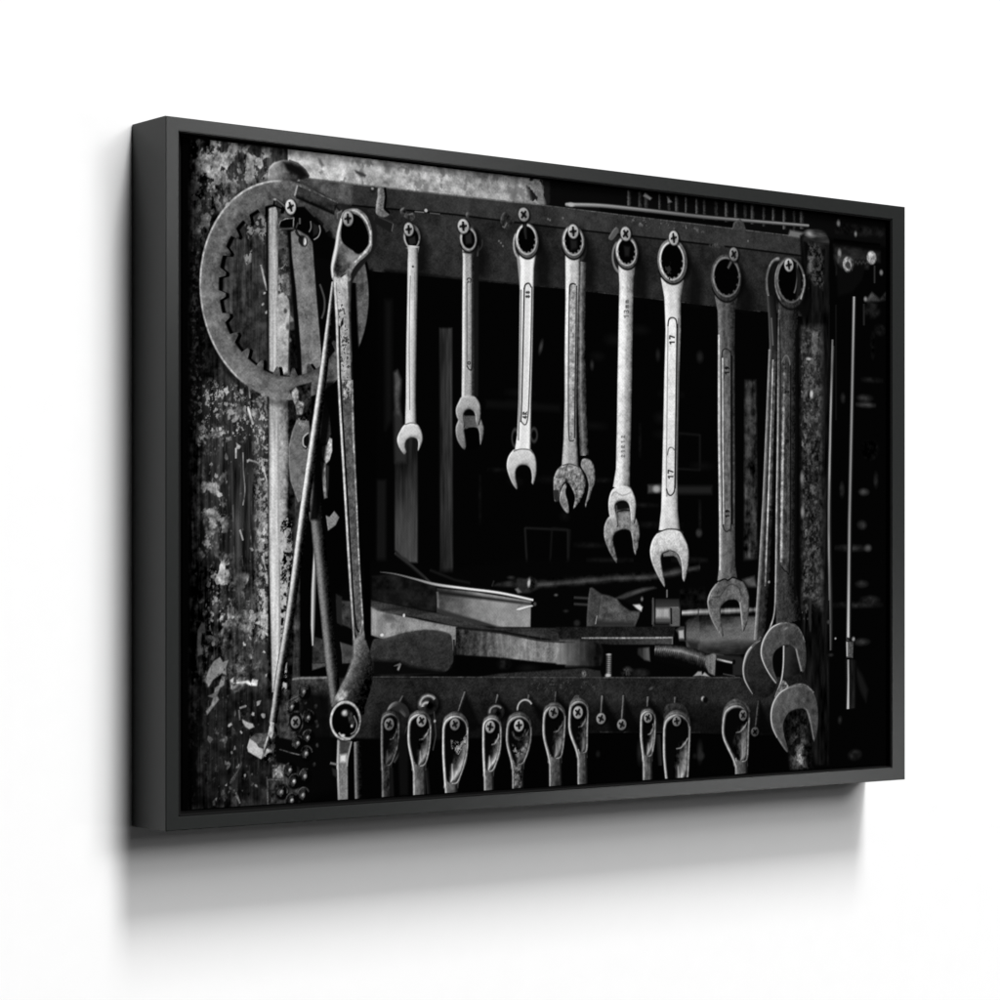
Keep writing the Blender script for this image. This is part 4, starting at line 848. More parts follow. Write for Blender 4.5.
('P',[106.6,69.7,124.5,54.1,137.3,53,154.4,67.6,157.7,130.1,160.9,201.6,120.3,221.2],{'v': 6,'e': 0.98}),
('P',[110.8,72.9,116.1,69.8,133,69.4,134.1,87.1,137.3,122.5,145.8,206.7,123.5,221,121.3,176.8,116.1,123.9,111.8,93.2],{'v': 118,'n': {'m': 10,'f': 6,'v': 6},'e': 0.68}),
('P',[118.2,132.6,128.8,136.4,128.8,154.1,120.3,150.2],{'v': 80,'mk': ('s',1.2,0.8),'e': 0.97}),
('P',[119.9,75.7,124.9,75.3,128.1,78.3,127.5,83.7,123.7,85,120.5,83.1,118.6,80.1],{'sm': 1,'v': 30,'e': 0.68}),
('E',125.4,80.2,1.8,3.4,{'v': 225,'e': 0.58}),
('E',121.9,79.1,3.2,4.4,{'v': 20,'a': 0.5,'e': 0.78}),
('S',[115.4,71.8,117.3,74.9,120.5,76.8],[1.26,1.22,1.17],{'v': 10,'e': 0.58}),
('P',[86.8,25.6,87.4,19.2,91.8,14.1,100.5,10.4,109.3,9.5,118.2,11.5,125.8,16.1,130.3,21.6,129,23.8,118.2,25.9,114.4,28.4,86.8,30.4],{'sm': 0,'g': (88.8,20.2,175,116.1,17.6,40),'n': {'m': 12,'s': 7},'b': [(60,1.16,225)],'e': 0.77}),
('P',[103,11.9,111.9,12.1,122,15.9,129,21.7,122,24.5,116.9,21.7,106.8,18.5],{'v': 14,'e': 1.55}),
('P',[109.3,25.6,118.2,25.9,115.6,29.3,113.1,28.5],{'v': 50,'e': 0.78}),
('S',[109.3,9.5,118.2,11.5,125.8,16.1,129.9,21.1],[0.92,0.96,1.02,1.05],{'v': 60,'e': 0.58}),
('E',105.5,127.2,90.7,99.8,{'v': 0,'e': 2.9,'rin': 0.96,'a': 0.55,'rot': 0}),
('E',109.3,125.2,88.3,96.2,{'rin': 0.78,'v': 2,'teeth': (24,0.07,161),'e': 0.68}),
('E',105.8,124.8,88.5,96.9,{'rin': 0.785,'pr': [70,84,88,92,90,94,104],'li': (13,150),'n': {'m': 8,'c': 6,'f': 5,'s': 6},'teeth': (24,0.075,161),'e': 0.68}),
('E',105.8,124.8,88.8,97.1,{'rin': 0.982,'v': 190,'arc': (118,268),'n': {'s': 20},'e': 0.48,'a': 0.85}),
('E',45.2,54.3,2.6,1.7,{'v': 170,'e': 0.57,'rot': -40}),
('P',[130.9,32.2,168.5,44,168.5,80,133,62.2,120.3,48.2],{'v': 40,'a': 0.35,'e': 3.93}),
('P',[114.4,50.7,122,50,130.9,54.6,137.3,63.7,138.6,70,128.3,69.2,115.6,70.2,100.5,72.5,98,65.8,103,61.2,113.1,59.3],{'v': 4,'e': 0.78}),
('P',[117.3,50.4,124.9,49.2,131.3,54.6,140.3,61.3,146.7,67.2,149.3,73.4,159,75.9,159,94.1,151.8,94.7,141.6,93.3,137.1,94.7,133.9,81,128.8,75,116.1,69.7],{'v': 4,'e': 0.78}),
('S',[98.6,71.6,113.1,69.4,113.7,60.3,105.5,61.5,99.9,64.1,97.8,69,98.6,71.6],[0.96,1,1.13,0.96,1.01,1.13,1.16],{'v': 135,'n': {'s': 22},'e': 0.48}),
('S',[98,70.6,115.6,69.9,118.2,64.2],[1.23,1.23,1.4],{'v': 60,'e': 0.58}),
('S',[120.1,59.8,120.1,65.1],[1.69,1.69],{'v': 95,'e': 0.58}),
('S',[140.9,65,141.8,69.7,139.6,74.7,135.2,77.7],[1.62,1.58,1.43,1.36],{'pr': [60,170,90],'e': 0.49,'sm': 1}),
('S',[131.6,62,132,67.3,130,71.2],[1.28,1.25,1.2],{'v': 120,'e': 0.49,'sm': 1}),
('P',[133.9,62.9,140.3,65.6,139.6,72,134.5,74.6],{'v': 30,'e': 0.98}),
('S',[141.6,117.4,144.1,123.1,146.4,130.4,146.1,140.1,143.5,147.2],[1.93,1.93,1.94,1.9,1.86],{'v': 72,'e': 0.59,'sm': 1}),
('S',[93.6,45.6,93,50.9,100.5,52.9,104.3,53.7],[1.65,1.63,1.47,1.46],{'v': 2,'e': 0.48}),
('S',[96.8,46.4,104.3,51],[2.93,2.94],{'pr': [5,60,110,20],'e': 0.48}),
('E',94,45.6,1.6,0.9,{'v': 170,'e': 0.48}),
('S',[114.4,67.7,118.2,73.7,122,77.7],[1.26,1.25,1.23],{'v': 12,'e': 0.49}),
('E',111,51.3,6.7,7.8,{'v': 0,'e': 0.97,'a': 0.7}),
('E',110.4,50.7,5.7,6.9,{'pr': [159.9,168.1,164,205,215.25,143.5],'li': (22,225),'e': 0.58,'n': {'f': 5}}),
('S',[109.2,46.7,111.6,54.6],[2.07,2.07],{'v': 25,'e': 0.48}),
('S',[113.7,48.9,107.1,52.4],[1.72,1.72],{'v': 25,'e': 0.48}),
('E',110.4,50.7,1.7,2.1,{'v': 17,'e': 0.48}),
('P',[117.3,31.3,123.7,32.3,160.9,43.4,157,51.8,135.2,46.8,116.1,40.4],{'v': 46,'n': {'h': 8,'s': 6},'b': [(-30,1.47,80)],'e': 0.59}),
('S',[117.6,31,114.8,40],[1.52,1.52],{'v': 165,'e': 0.48}),
('S',[119.2,31.3,139,36.3,160.9,42.9],[0.84,0.84,0.85],{'v': 100,'e': 0.49,'n': {'s': 20}}),
('P',[116.1,40.4,157,51.8,157,54,116.1,42.6],{'v': 8,'e': 0.78}),
('P',[201.5,51.9,221.5,56.8,219.9,65.1,200.2,57.4],{'v': 26,'e': 0.61}),
('S',[221.5,56.8,219.9,63.4],[1.08,1.08],{'v': 95,'e': 0.51}),
('S',[205.5,51.5,221.5,56.2],[0.77,0.77],{'v': 60,'e': 0.51}),
('P',[116.9,238.7,111.9,249.5,108.3,263.4,108.7,280.3,110.6,294.1,118.2,312,123.3,309.8,132.2,256.3,129.6,239.3],{'v': 106,'n': {'m': 9,'f': 6},'b': [(40,1.17,190)],'e': 0.68}),
('P',[108.1,277.2,114.4,274.9,118.2,284.4,114.4,295.1,110,292],{'v': 124,'a': 0.5,'e': 1.45}),
('P',[109.3,213.5,115.6,209.5,122,207.6,132.2,205,132.2,238.1,123.3,238.4,116.9,235.5,115.6,227],{'v': 26,'n': {'s': 14},'e': 0.78}),
('P',[111.2,214.4,115.6,210,118.8,213.1,118.8,221.6,124.5,223.5,123.9,229.9,122,234.2,116.9,233.9,115.6,226,111.9,219.7],{'v': 130,'n': {'s': 28,'m': 16},'e': 0.78}),
('P',[118.2,236.5,127.1,237.2,129,247.8,124.5,253.3,122,245.9,118.8,242.8],{'v': 120,'mk': ('s',-0.2,0.5),'n': {'s': 24},'e': 0.68}),
('P',[124.5,253.3,129.6,248.9,130.3,258.5,127.1,265,123.3,262.9],{'v': 14,'e': 0.58}),
('S',[129,250,123.9,254.4,123.9,260.8,126.4,262.8],[1.23,1.32,1.37,1.27],{'v': 190,'e': 0.49,'sm': 1}),
('P',[148,219.9,151.8,234.2,153.4,250.2,149.3,258.9,142.2,258.6,140.3,245.3,145.4,223.7],{'g': (143.7,220.2,8,153.4,237.7,52),'n': {'f': 5},'e': 0.79}),
('P',[151.8,253.3,154.4,254.5,154.7,265.2,151.8,273.9,148,277.2,143.9,270.9,143.5,262.3,149.3,259.5],{'v': 175,'n': {'s': 26},'e': 0.59}),
('P',[142.2,275.2,148,276.1,148,287.9,149.3,307.2,146.1,308.3,143.9,290.2],{'v': 135,'n': {'s': 18},'e': 0.69}),
('P',[148,277.2,151.2,279.3,150.6,298.6,148.6,307.2],{'v': 45,'e': 0.98}),
('P',[148,323.3,151.8,324.5,157,319.1,162.2,324.7,158.3,331.8,150.3,336.7],{'v': 130,'n': {'f': 8},'b': [(40,0.79,200)],'e': 0.59}),
('S',[136.7,349.6,134.9,389.7,134.1,420.9,134.1,438.7],[3.2,5.33,4.79,2.13],{'pr': [150,220,120,30],'e': 0.59}),
('S',[132,283,136.2,309.6,140.5,345.2,148,407.6,153.4,452.4,158.7,490.2],[8.51,11.72,13.88,12.83,12.84,11.78],{'pr': [70,130,128,84,34,12,5],'n': {'f': 6,'v': 5},'sm': 1,'e': 0.69,'al': [0.6,1,1,0.95,1,0.85]}),
('P',[129.8,320.4,134.1,320.3,134.1,331,130.4,327.5],{'v': 110,'e': 0.59}),
('P',[148,204,156.6,202.7,139.4,327.3,130.9,327.5],{'v': 3,'e': 1.47,'a': 0.9}),
('S',[156,114.1,144.2,202.3,126.2,309.7,111.3,402.9,99.1,464.5,94.6,491.7,92,505.7],[4.26,9.01,10.01,9.44,8.88,8.35,8.34],{'pr': [80,245,235,160,60,22,5,3],'e': 0.58,'sm': 1,'n': {'f': 7,'s': 5},'al': [0.85,0.95,1,1,0.95,0.85,0.75]}),
('P',[68.7,518.4,74.3,515.2,85.7,515.2,85.7,526.8,78.9,528.4,75.5,525.4,68.1,520.3],{'v': 78,'n': {'s': 10,'f': 5},'e': 0.57}),
('P',[67.8,519.3,74.3,523.4,77.2,527.4,81.7,529,81.7,536.3,79.5,537.8,66.4,530.8,65.3,526.9],{'v': 200,'n': {'m': 10,'f': 7},'b': [(20,0.95,180)],'e': 0.57}),
('P',[89.7,504.7,94.3,505.8,97.2,515.6,100.6,525.5,100.6,532.2,92.6,540.6,84.6,541.2,80.6,536.2,85.7,521.9],{'v': 36,'n': {'s': 24},'e': 0.67}),
('P',[89.7,504.7,93.2,506.7,92.6,515.4,90.3,520.2,88,518.2,84.6,526.7,81.7,534.3,82.3,526.6,85.7,519],{'v': 195,'n': {'s': 26},'e': 0.67}),
('P',[81.2,536.2,85.7,528.7,90.3,530.8,89.2,537.6,85.7,538.9],{'v': 120,'mk': ('s',-0.1,0.5),'n': {'s': 30},'e': 0.67}),
('S',[94.9,531,101.8,533.3,109.9,535.6],[0.88,0.88,0.88],{'v': 130,'e': 0.48}),
('P',[94,519.9,102.4,520.2,118.2,524.4,128.8,537.3,126.6,547.8,111.8,545.4,95.1,541.1],{'v': 7,'e': 0.77}),
('S',[99.3,530.2,111.8,533.9,129.8,538.2],[0.79,0.8,0.8],{'v': 110,'e': 0.48,'n': {'s': 25}}),
('P',[90.9,543.5,105.5,544.2,102.4,556.4,92,555],{'v': 110,'n': {'s': 34},'e': 0.67}),
('S',[85.2,553.8,86.2,557.4,86.8,577.6],[1.52,1.55,1.56],{'v': 95,'e': 0.67,'n': {'s': 20}}),
('P',[87.8,556.6,102.4,558.2,98.2,577.4,86.8,576.7],{'v': 44,'n': {'s': 14},'e': 0.77}),
('S',[86.8,556.1,103.4,557.3],[1.05,1.06],{'v': 105,'e': 0.58,'n': {'s': 20}}),
('E',125.1,480.1,7,7.1,{'v': 4,'e': 0.88}),
('E',124.5,479.6,6.6,6.7,{'rin': 0.82,'v': 67.76230849917972,'n': {'s': 24},'arc': (141.54646358832386,308.6964582247487),'e': 0.58}),
('E',124.5,479.8,5.1,5.3,{'rin': 0.8,'v': 44.37301416172353,'n': {'s': 18},'arc': (101.54646358832386,261.54646358832383),'e': 0.58}),
('E',124.5,480.1,3.8,4.1,{'rin': 0.6,'v': 50,'n': {'s': 16},'arc': (90,300),'e': 0.58}),
('E',124.5,480.3,2.2,2.5,{'pr': [170,130,70],'n': {'s': 20},'li': (45,230),'e': 0.49}),
('E',113,493,7,7.1,{'v': 4,'e': 0.87}),
('E',112.5,492.6,6.5,6.7,{'rin': 0.82,'v': 71.15690082060813,'n': {'s': 24},'arc': (145.1210043525732,327.8278915283817),'e': 0.58}),
('E',112.5,492.7,5.1,5.3,{'rin': 0.8,'v': 45.37368718912779,'n': {'s': 18},'arc': (105.12100435257321,265.1210043525732),'e': 0.58}),
('E',112.5,493,3.8,4.1,{'rin': 0.6,'v': 50,'n': {'s': 16},'arc': (90,300),'e': 0.58}),
('E',112.5,493.3,2.2,2.5,{'pr': [170,130,70],'n': {'s': 20},'li': (45,230),'e': 0.48}),
('E',130.1,502.6,7,7.1,{'v': 4,'e': 0.88}),
('E',129.6,502.2,6.6,6.8,{'rin': 0.82,'v': 52.78985999537495,'n': {'s': 24},'arc': (165.3558907429008,275.6421474978275),'e': 0.59}),
('E',129.6,502.4,5.1,5.3,{'rin': 0.8,'v': 41.13140074896323,'n': {'s': 18},'arc': (125.35589074290081,285.3558907429008),'e': 0.59}),
('E',129.6,502.6,3.8,4.1,{'rin': 0.6,'v': 50,'n': {'s': 16},'arc': (90,300),'e': 0.59}),
('E',129.6,502.9,2.2,2.5,{'pr': [170,130,70],'n': {'s': 20},'li': (45,230),'e': 0.49}),
('E',130.1,503.2,7,7.1,{'v': 4,'e': 0.88}),
('E',129.6,502.7,6.6,6.8,{'rin': 0.82,'v': 47.28573718504927,'n': {'s': 24},'arc': (170.9753748027487,352.41296676987554),'e': 0.59}),
('E',129.6,502.9,5.1,5.3,{'rin': 0.8,'v': 36.96758149299659,'n': {'s': 18},'arc': (130.9753748027487,290.97537480274866),'e': 0.59}),
('E',129.6,503.2,3.8,4.1,{'rin': 0.6,'v': 50,'n': {'s': 16},'arc': (90,300),'e': 0.59}),
('E',129.6,503.4,2.2,2.5,{'pr': [170,130,70],'n': {'s': 20},'li': (45,230),'e': 0.49}),
('E',118.7,525.6,7,7.1,{'v': 4,'e': 0.87}),
('E',118.2,525.2,6.5,6.7,{'rin': 0.82,'v': 46.39706874948923,'n': {'s': 24},'arc': (146.28864659796875,346.0691553962072),'e': 0.58}),
('E',118.2,525.4,5.1,5.3,{'rin': 0.8,'v': 52.16063255906883,'n': {'s': 18},'arc': (106.28864659796875,266.28864659796875),'e': 0.58}),
('E',118.2,525.6,3.8,4.1,{'rin': 0.6,'v': 50,'n': {'s': 16},'arc': (90,300),'e': 0.58}),
('E',118.2,525.9,2.2,2.5,{'pr': [170,130,70],'n': {'s': 20},'li': (45,230),'e': 0.49}),
('E',129.5,520.8,7,7.1,{'v': 4,'e': 0.88}),
('E',129,520.3,6.6,6.8,{'rin': 0.82,'v': 65.32437293664164,'n': {'s': 24},'arc': (191.25276646371063,304.31907180385855),'e': 0.59}),
('E',129,520.5,5.1,5.3,{'rin': 0.8,'v': 39.86788039061785,'n': {'s': 18},'arc': (151.25276646371063,311.2527664637106),'e': 0.59}),
('E',129,520.7,3.8,4.1,{'rin': 0.6,'v': 50,'n': {'s': 16},'arc': (90,300),'e': 0.59}),
('E',129,521,2.2,2.5,{'pr': [170,130,70],'n': {'s': 20},'li': (45,230),'e': 0.49}),
('E',127.6,535.1,7,7.1,{'v': 4,'e': 0.88}),
('E',127.1,534.6,6.6,6.8,{'rin': 0.82,'v': 48.821723747334886,'n': {'s': 24},'arc': (164.82866226564406,360.50543280680506),'e': 0.58}),
('E',127.1,534.8,5.1,5.3,{'rin': 0.8,'v': 41.053399225299984,'n': {'s': 18},'arc': (124.82866226564406,284.8286622656441),'e': 0.58}),
('E',127.1,535.1,3.8,4.1,{'rin': 0.6,'v': 50,'n': {'s': 16},'arc': (90,300),'e': 0.58}),
('E',127.1,535.3,2.2,2.5,{'pr': [170,130,70],'n': {'s': 20},'li': (45,230),'e': 0.49}),
('E',110.5,549.2,6.9,7.1,{'v': 4,'e': 0.87}),
('E',110,548.7,6.5,6.7,{'rin': 0.82,'v': 71.97781162648877,'n': {'s': 24},'arc': (140.83691397213582,262.0758530843756),'e': 0.58}),
('E',110,548.9,5,5.3,{'rin': 0.8,'v': 57.838315893608964,'n': {'s': 18},'arc': (100.83691397213582,260.8369139721358),'e': 0.58}),
('E',110,549.2,3.8,4.1,{'rin': 0.6,'v': 50,'n': {'s': 16},'arc': (90,300),'e': 0.58}),
('E',110,549.4,2.2,2.5,{'pr': [170,130,70],'n': {'s': 20},'li': (45,230),'e': 0.48}),
('E',126.3,555.1,7,7.1,{'v': 4,'e': 0.88}),
('E',125.8,554.6,6.6,6.8,{'rin': 0.82,'v': 63.21609487413701,'n': {'s': 24},'arc': (161.7189315801628,302.5818597331479),'e': 0.58}),
('E',125.8,554.8,5.1,5.3,{'rin': 0.8,'v': 44.54110916355943,'n': {'s': 18},'arc': (121.7189315801628,281.7189315801628),'e': 0.58}),
('E',125.8,555,3.8,4.1,{'rin': 0.6,'v': 50,'n': {'s': 16},'arc': (90,300),'e': 0.58}),
('E',125.8,555.3,2.2,2.5,{'pr': [170,130,70],'n': {'s': 20},'li': (45,230),'e': 0.49}),
('E',114.9,559.2,7,7.1,{'v': 4,'e': 0.87}),
('E',114.4,558.7,6.5,6.7,{'rin': 0.82,'v': 46.225605260641025,'n': {'s': 24},'arc': (143.0836134892521,331.0133160678339),'e': 0.58}),
('E',114.4,558.9,5.1,5.3,{'rin': 0.8,'v': 37.04598361431584,'n': {'s': 18},'arc': (103.08361348925209,263.0836134892521),'e': 0.58}),
('E',114.4,559.2,3.8,4.1,{'rin': 0.6,'v': 50,'n': {'s': 16},'arc': (90,300),'e': 0.58}),
('E',114.4,559.4,2.2,2.5,{'pr': [170,130,70],'n': {'s': 20},'li': (45,230),'e': 0.48}),
('E',101.7,567.9,6.9,7.1,{'v': 4,'e': 0.87}),
('E',101.1,567.4,6.5,6.7,{'rin': 0.82,'v': 51.88255310233841,'n': {'s': 24},'arc': (184.61815449458672,381.807364270677),'e': 0.58}),
('E',101.1,567.6,5,5.3,{'rin': 0.8,'v': 56.81897491022846,'n': {'s': 18},'arc': (144.61815449458672,304.61815449458675),'e': 0.58}),
('E',101.1,567.8,3.8,4.1,{'rin': 0.6,'v': 50,'n': {'s': 16},'arc': (90,300),'e': 0.58}),
('E',101.1,568.1,2.2,2.5,{'pr': [170,130,70],'n': {'s': 20},'li': (45,230),'e': 0.48}),
('E',124.4,571.7,7,7.1,{'v': 4,'e': 0.88}),
('E',123.9,571.2,6.6,6.7,{'rin': 0.82,'v': 70.17215732197434,'n': {'s': 24},'arc': (182.83547160365765,345.1043854314474),'e': 0.58}),
('E',123.9,571.4,5.1,5.3,{'rin': 0.8,'v': 51.89272129630896,'n': {'s': 18},'arc': (142.83547160365765,302.83547160365765),'e': 0.58}),
('E',123.9,571.7,3.8,4.1,{'rin': 0.6,'v': 50,'n': {'s': 16},'arc': (90,300),'e': 0.58}),
('E',123.9,571.9,2.2,2.5,{'pr': [170,130,70],'n': {'s': 20},'li': (45,230),'e': 0.49}),
('E',112.4,575.8,6.9,7.1,{'v': 4,'e': 0.87}),
('E',111.8,575.4,6.5,6.7,{'rin': 0.82,'v': 60.71873785141934,'n': {'s': 24},'arc': (138.57345096177318,323.0050786147226),'e': 0.58}),
('E',111.8,575.5,5.1,5.3,{'rin': 0.8,'v': 36.03238269863228,'n': {'s': 18},'arc': (98.57345096177318,258.5734509617732),'e': 0.58}),
('E',111.8,575.8,3.8,4.1,{'rin': 0.6,'v': 50,'n': {'s': 16},'arc': (90,300),'e': 0.58}),
('E',111.8,576.1,2.2,2.5,{'pr': [170,130,70],'n': {'s': 20},'li': (45,230),'e': 0.48}),
('E',137.3,493.3,1.7,1.8,{'v': 48,'e': 0.78,'n': {'s': 16}}),
('E',138.6,510.7,1.7,1.8,{'v': 48,'e': 0.78,'n': {'s': 16}}),
('E',138.6,528.1,1.7,1.8,{'v': 48,'e': 0.78,'n': {'s': 16}}),
('E',135.4,545,1.7,1.8,{'v': 48,'e': 0.78,'n': {'s': 16}}),
('E',125.8,489.2,1.7,1.8,{'v': 48,'e': 0.78,'n': {'s': 16}}),
('E',137.3,507.2,1.7,1.8,{'v': 48,'e': 0.78,'n': {'s': 16}}),
('S',[110.8,484.7,118.2,482.4],[0.64,0.64],{'v': 70,'e': 0.44,'a': 0.8}),
('S',[111,486.1,118.2,483.6],[0.64,0.64],{'v': 120,'e': 0.44,'a': 0.8}),
('S',[111.2,487.6,118.2,484.9],[0.65,0.65],{'v': 70,'e': 0.44,'a': 0.8}),
('S',[111.4,489,118.2,486.1],[0.65,0.65],{'v': 120,'e': 0.44,'a': 0.8}),
('S',[111.6,490.4,118.2,487.3],[0.65,0.65],{'v': 70,'e': 0.44,'a': 0.8}),
('S',[121.3,475.7,128.8,473.4],[0.64,0.64],{'v': 90,'e': 0.44,'a': 0.7}),
('S',[121.3,477.1,128.8,474.8],[0.64,0.64],{'v': 90,'e': 0.44,'a': 0.7}),
('S',[121.3,478.4,128.8,476.1],[0.64,0.64],{'v': 90,'e': 0.44,'a': 0.7}),
('S',[121.3,479.7,128.8,477.4],[0.64,0.64],{'v': 90,'e': 0.44,'a': 0.7}),
('E',115.6,506.6,8.4,10.2,{'rin': 0.8,'v': 50,'n': {'s': 26},'e': 0.58}),
('E',115.6,506.6,6.8,8.4,{'v': 8,'e': 0.68}),
('E',116.3,507.5,6.1,6.5,{'v': 0,'e': 0.97,'a': 0.7}),
('E',115.6,506.7,5.1,5.6,{'pr': [93.60000000000001,98.39999999999999,96,120,126,84],'li': (22,225),'e': 0.58,'n': {'f': 5}}),
('S',[113.2,504.4,118,509.1],[1.64,1.64],{'v': 25,'e': 0.49}),
('S',[117.7,504.2,113.6,509.3],[1.75,1.75],{'v': 25,'e': 0.48}),
('E',115.6,506.7,1.5,1.7,{'v': 17,'e': 0.49}),
('P',[103.4,477.9,109.7,478.1,103.4,517.6,100.3,517.5],{'v': 62,'n': {'s': 14},'e': 0.97,'a': 0.7}),
('S',[176.1,113.6,178.3,155.8,181.5,200.6],[8.74,8.75,8.76],{'v': 2,'e': 1.19}),
('P',[164.1,54.3,170.6,47.4,182.6,44.6,193.6,48.2,201.3,57.5,203.5,70.9,200.2,82.1,191.4,93.6,182.6,103.2,176.1,114.5,175,129,168.5,129.4,167.4,84.5],{'sm': 1,'v': 26,'e': 0.8}),
('P',[159.8,52,165.2,48.8,167.4,54,164.1,59.7,159.8,57.3],{'v': 70,'e': 0.79,'b': [(80,0.99,220)]}),
('P',[166.3,51,172.8,47.3,182.6,46.4,191.4,51.1,196.9,60.6,198.5,73.1,196.9,82.3,191.4,88.1,183.7,94.1,178.3,99.9,175,105.6,173.4,112,156.6,113.1,154,103.5,156,93.5,159.8,78.8,162,63.4],{'sm': 1,'v': 120,'n': {'s': 16,'m': 10},'b': [(80,1.29,200)],'e': 0.6}),
('P',[165.8,59.5,166.3,55,171.7,51.9,179.4,51.2,187,55.1,192.5,63.7,194.7,71.6,193,79.9,188.1,84.8,181.5,87.1,176.1,83.9,169.6,80.8,165.2,76.6,164.1,68.6],{'sm': 1,'v': 3,'e': 0.7}),
('S',[167.9,52.6,175,48.4,183.7,49.9,191.4,56.5,195.8,66.1,196.3,75.1,193,81.7,185.9,88.6,179.4,94.4],[1.81,2.32,2.57,2.16,2.22,2.59,2.96,2.48,1.89],{'pr': [150,215,170],'sm': 1,'e': 0.5,'n': {'s': 20}}),
('S',[164.7,56.9,161.4,68.9,159.3,81.6,156.4,93.4,154.6,101.6,155.5,109.6],[2.62,3.16,3.59,3.79,2.79,2.38],{'pr': [190,245,170],'sm': 1,'e': 0.59}),
('E',172.4,56.6,7,8.1,{'v': 0,'e': 0.99,'a': 0.7}),
('E',171.7,55.9,5.9,7.2,{'pr': [117,122.99999999999999,120,150,157.5,105],'li': (22,225),'e': 0.6,'n': {'f': 5}}),
('S',[171.4,51.5,172.1,60.3],[2.12,2.12],{'v': 25,'e': 0.5}),
('S',[175.4,55.2,168.1,56.6],[1.73,1.73],{'v': 25,'e': 0.5}),
('E',171.7,55.9,1.8,2.2,{'v': 17,'e': 0.5}),
('P',[160.9,86.8,165.2,79.3,170.6,81.6,177.2,85.6,182.6,87.9,176.1,94.7,170.6,102.3,166.3,108,159.8,108.4,156.6,103.3],{'g': (158.7,96,40,178.3,89.1,120),'n': {'m': 12,'f': 6},'e': 1.19}),
('P',[169.6,88,177.2,87.4,182.6,88.8,176.1,94.7,169.6,95.2],{'v': 150,'e': 1.99,'a': 0.8}),
('S',[164.1,108.8,169.6,105.9],[1.09,1.09],{'v': 10,'e': 0.5}),
('P',[155.5,108.7,159.8,110.2,164.1,109.9,171,104.5,171.3,115.7,172.4,142.6,173.7,174,175.2,200.9,164.1,201.4,160.9,165.7,158.7,139,157.1,125.6],{'v': 176,'n': {'s': 19,'f': 7,'m': 8},'e': 0.59}),
('P',[156.6,111.3,172.8,110.2,172.8,138.1,158.7,139],{'v': 215,'a': 0.5,'e': 2.48,'n': {'s': 12}}),
('P',[167.4,116,173.9,129,176.1,200.9,170.6,201.1],{'v': 120,'a': 0.45,'e': 1.49,'n': {'s': 10}}),
('P',[159.8,110.2,173.9,156,176.1,205.4,164.1,205.9,158.7,130],{'v': 50,'mk': ('s',1,0.4),'e': 1.49,'a': 0.8}),
('S',[175.6,200.9,177.2,245.9,179.4,308.8,182.6,362.9,187,417,189.2,435.1],[3.27,3.27,3.27,3.28,3.28,2.18],{'pr': [90,150,80],'e': 0.5,'n': {'s': 24}}),
('P',[163.6,201.5,175.5,200.9,178.8,245.8,181.5,308.8,184.3,362.9,188.5,418.8,187,427.9,183.7,436.8,178.3,425.9,173.9,362.9,168.5,300,165.2,246.3],{'v': 84,'n': {'s': 9,'f': 6,'m': 5},'e': 0.6}),
('P',[165.2,201.4,175,200.9,176.1,218.9,166.3,219.3],{'v': 150,'n': {'s': 30},'mk': ('s',-0.6,0.5),'e': 0.99}),
('S',[157.7,114.8,159.8,147.9,161.8,201.5,165.2,255.2,169,309,172.8,362.9,176.7,412.4,178.3,434.9],[2.71,3.25,2.82,2.82,2.6,2.82,2.61,2.18],{'pr': [150,225,200,110],'e': 0.5,'sm': 1,'n': {'s': 14},'al': [1,1,0.95,1,1,0.95,0.85,0.8]}),
('S',[162.3,153.1,163.7,201.5,167.4,255.2,171.3,309,175,362.9,179.4,416.9,183.7,427.8],[1.62,1.63,1.63,1.63,1.63,1.63,1.59],{'v': 5,'e': 0.5,'sm': 1}),
('S',[176.3,214.4,177.7,254.8,180.9,308.8,183.7,362.9,187.4,412.5,187,422.4,184.4,429.6],[1.42,1.42,1.42,1.42,1.42,1.42,1.4],{'v': 170,'e': 0.5,'sm': 1,'n': {'s': 30},'al': [0.9,1,0.9,1,1,0.9,0.8]}),
('P',[164.1,149.4,166.3,145.7,166.9,151,163.6,154.8],{'v': 10,'e': 0.59}),
('S',[166.5,170.8,165.8,169.8,169.7,169.6],[1.05,0.9,0.9],{'v': 15,'e': 0.45,'cap': 1,'a': 0.9}),
('S',[166.5,166.8,165.8,166,166.7,165.2,169.7,166.7,169.7,164.9],[1.04,1.07,0.92,0.9,1.09],{'v': 15,'e': 0.45,'cap': 1,'a': 0.9}),
('P',[177.2,433.1,183.7,436.8,188.8,427.9,191.9,437,196.9,449.7,199.1,464.2,196.9,478.7,190.3,494.8,187,502.8,156.6,495.5,156,489.2,163.1,477.7,170.6,466.3,177.2,452.9,178.8,444],{'sm': 1,'v': 0,'g': (171.7,460,112,193.6,471.4,3),'n': {'s': 7,'f': 6},'e': 0.8}),
('P',[177.7,434.9,188.1,427.9,188.6,444.1,181.5,460.2,173.9,470.8,167.4,479.7,163.1,488.5,157.7,487.5,170.6,465.4,177.2,450.2],{'g': (171.7,460,140,184.8,465.7,50),'n': {'s': 10,'f': 7},'e': 1.59}),
('P',[189.2,362.9,195.8,362.8,196.9,435.2,190.3,435.1],{'v': 2,'e': 1.0}),
('P',[158.7,485.7,166.3,479.6,172.8,481.6,169.6,488.7,160.9,490.2],{'v': 180,'n': {'s': 24},'e': 1.29,'a': 0.8}),
('P',[160.5,520.7,166.3,524.5,175,525.8,171.3,544.5,171.6,578.7,161.2,578.1,159.5,546.7],{'v': 118,'n': {'f': 8,'v': 8},'b': [(100,1.09,180)],'e': 0.59}),
('P',[163.1,524.4,175,526.7,171.7,535.5,168.5,542.6,163.1,538.7],{'v': 60,'e': 0.99,'n': {'m': 8}}),
('P',[163.1,537.8,170.1,537.3,169.6,544.4,163.1,544.1],{'v': 225,'e': 1.58}),
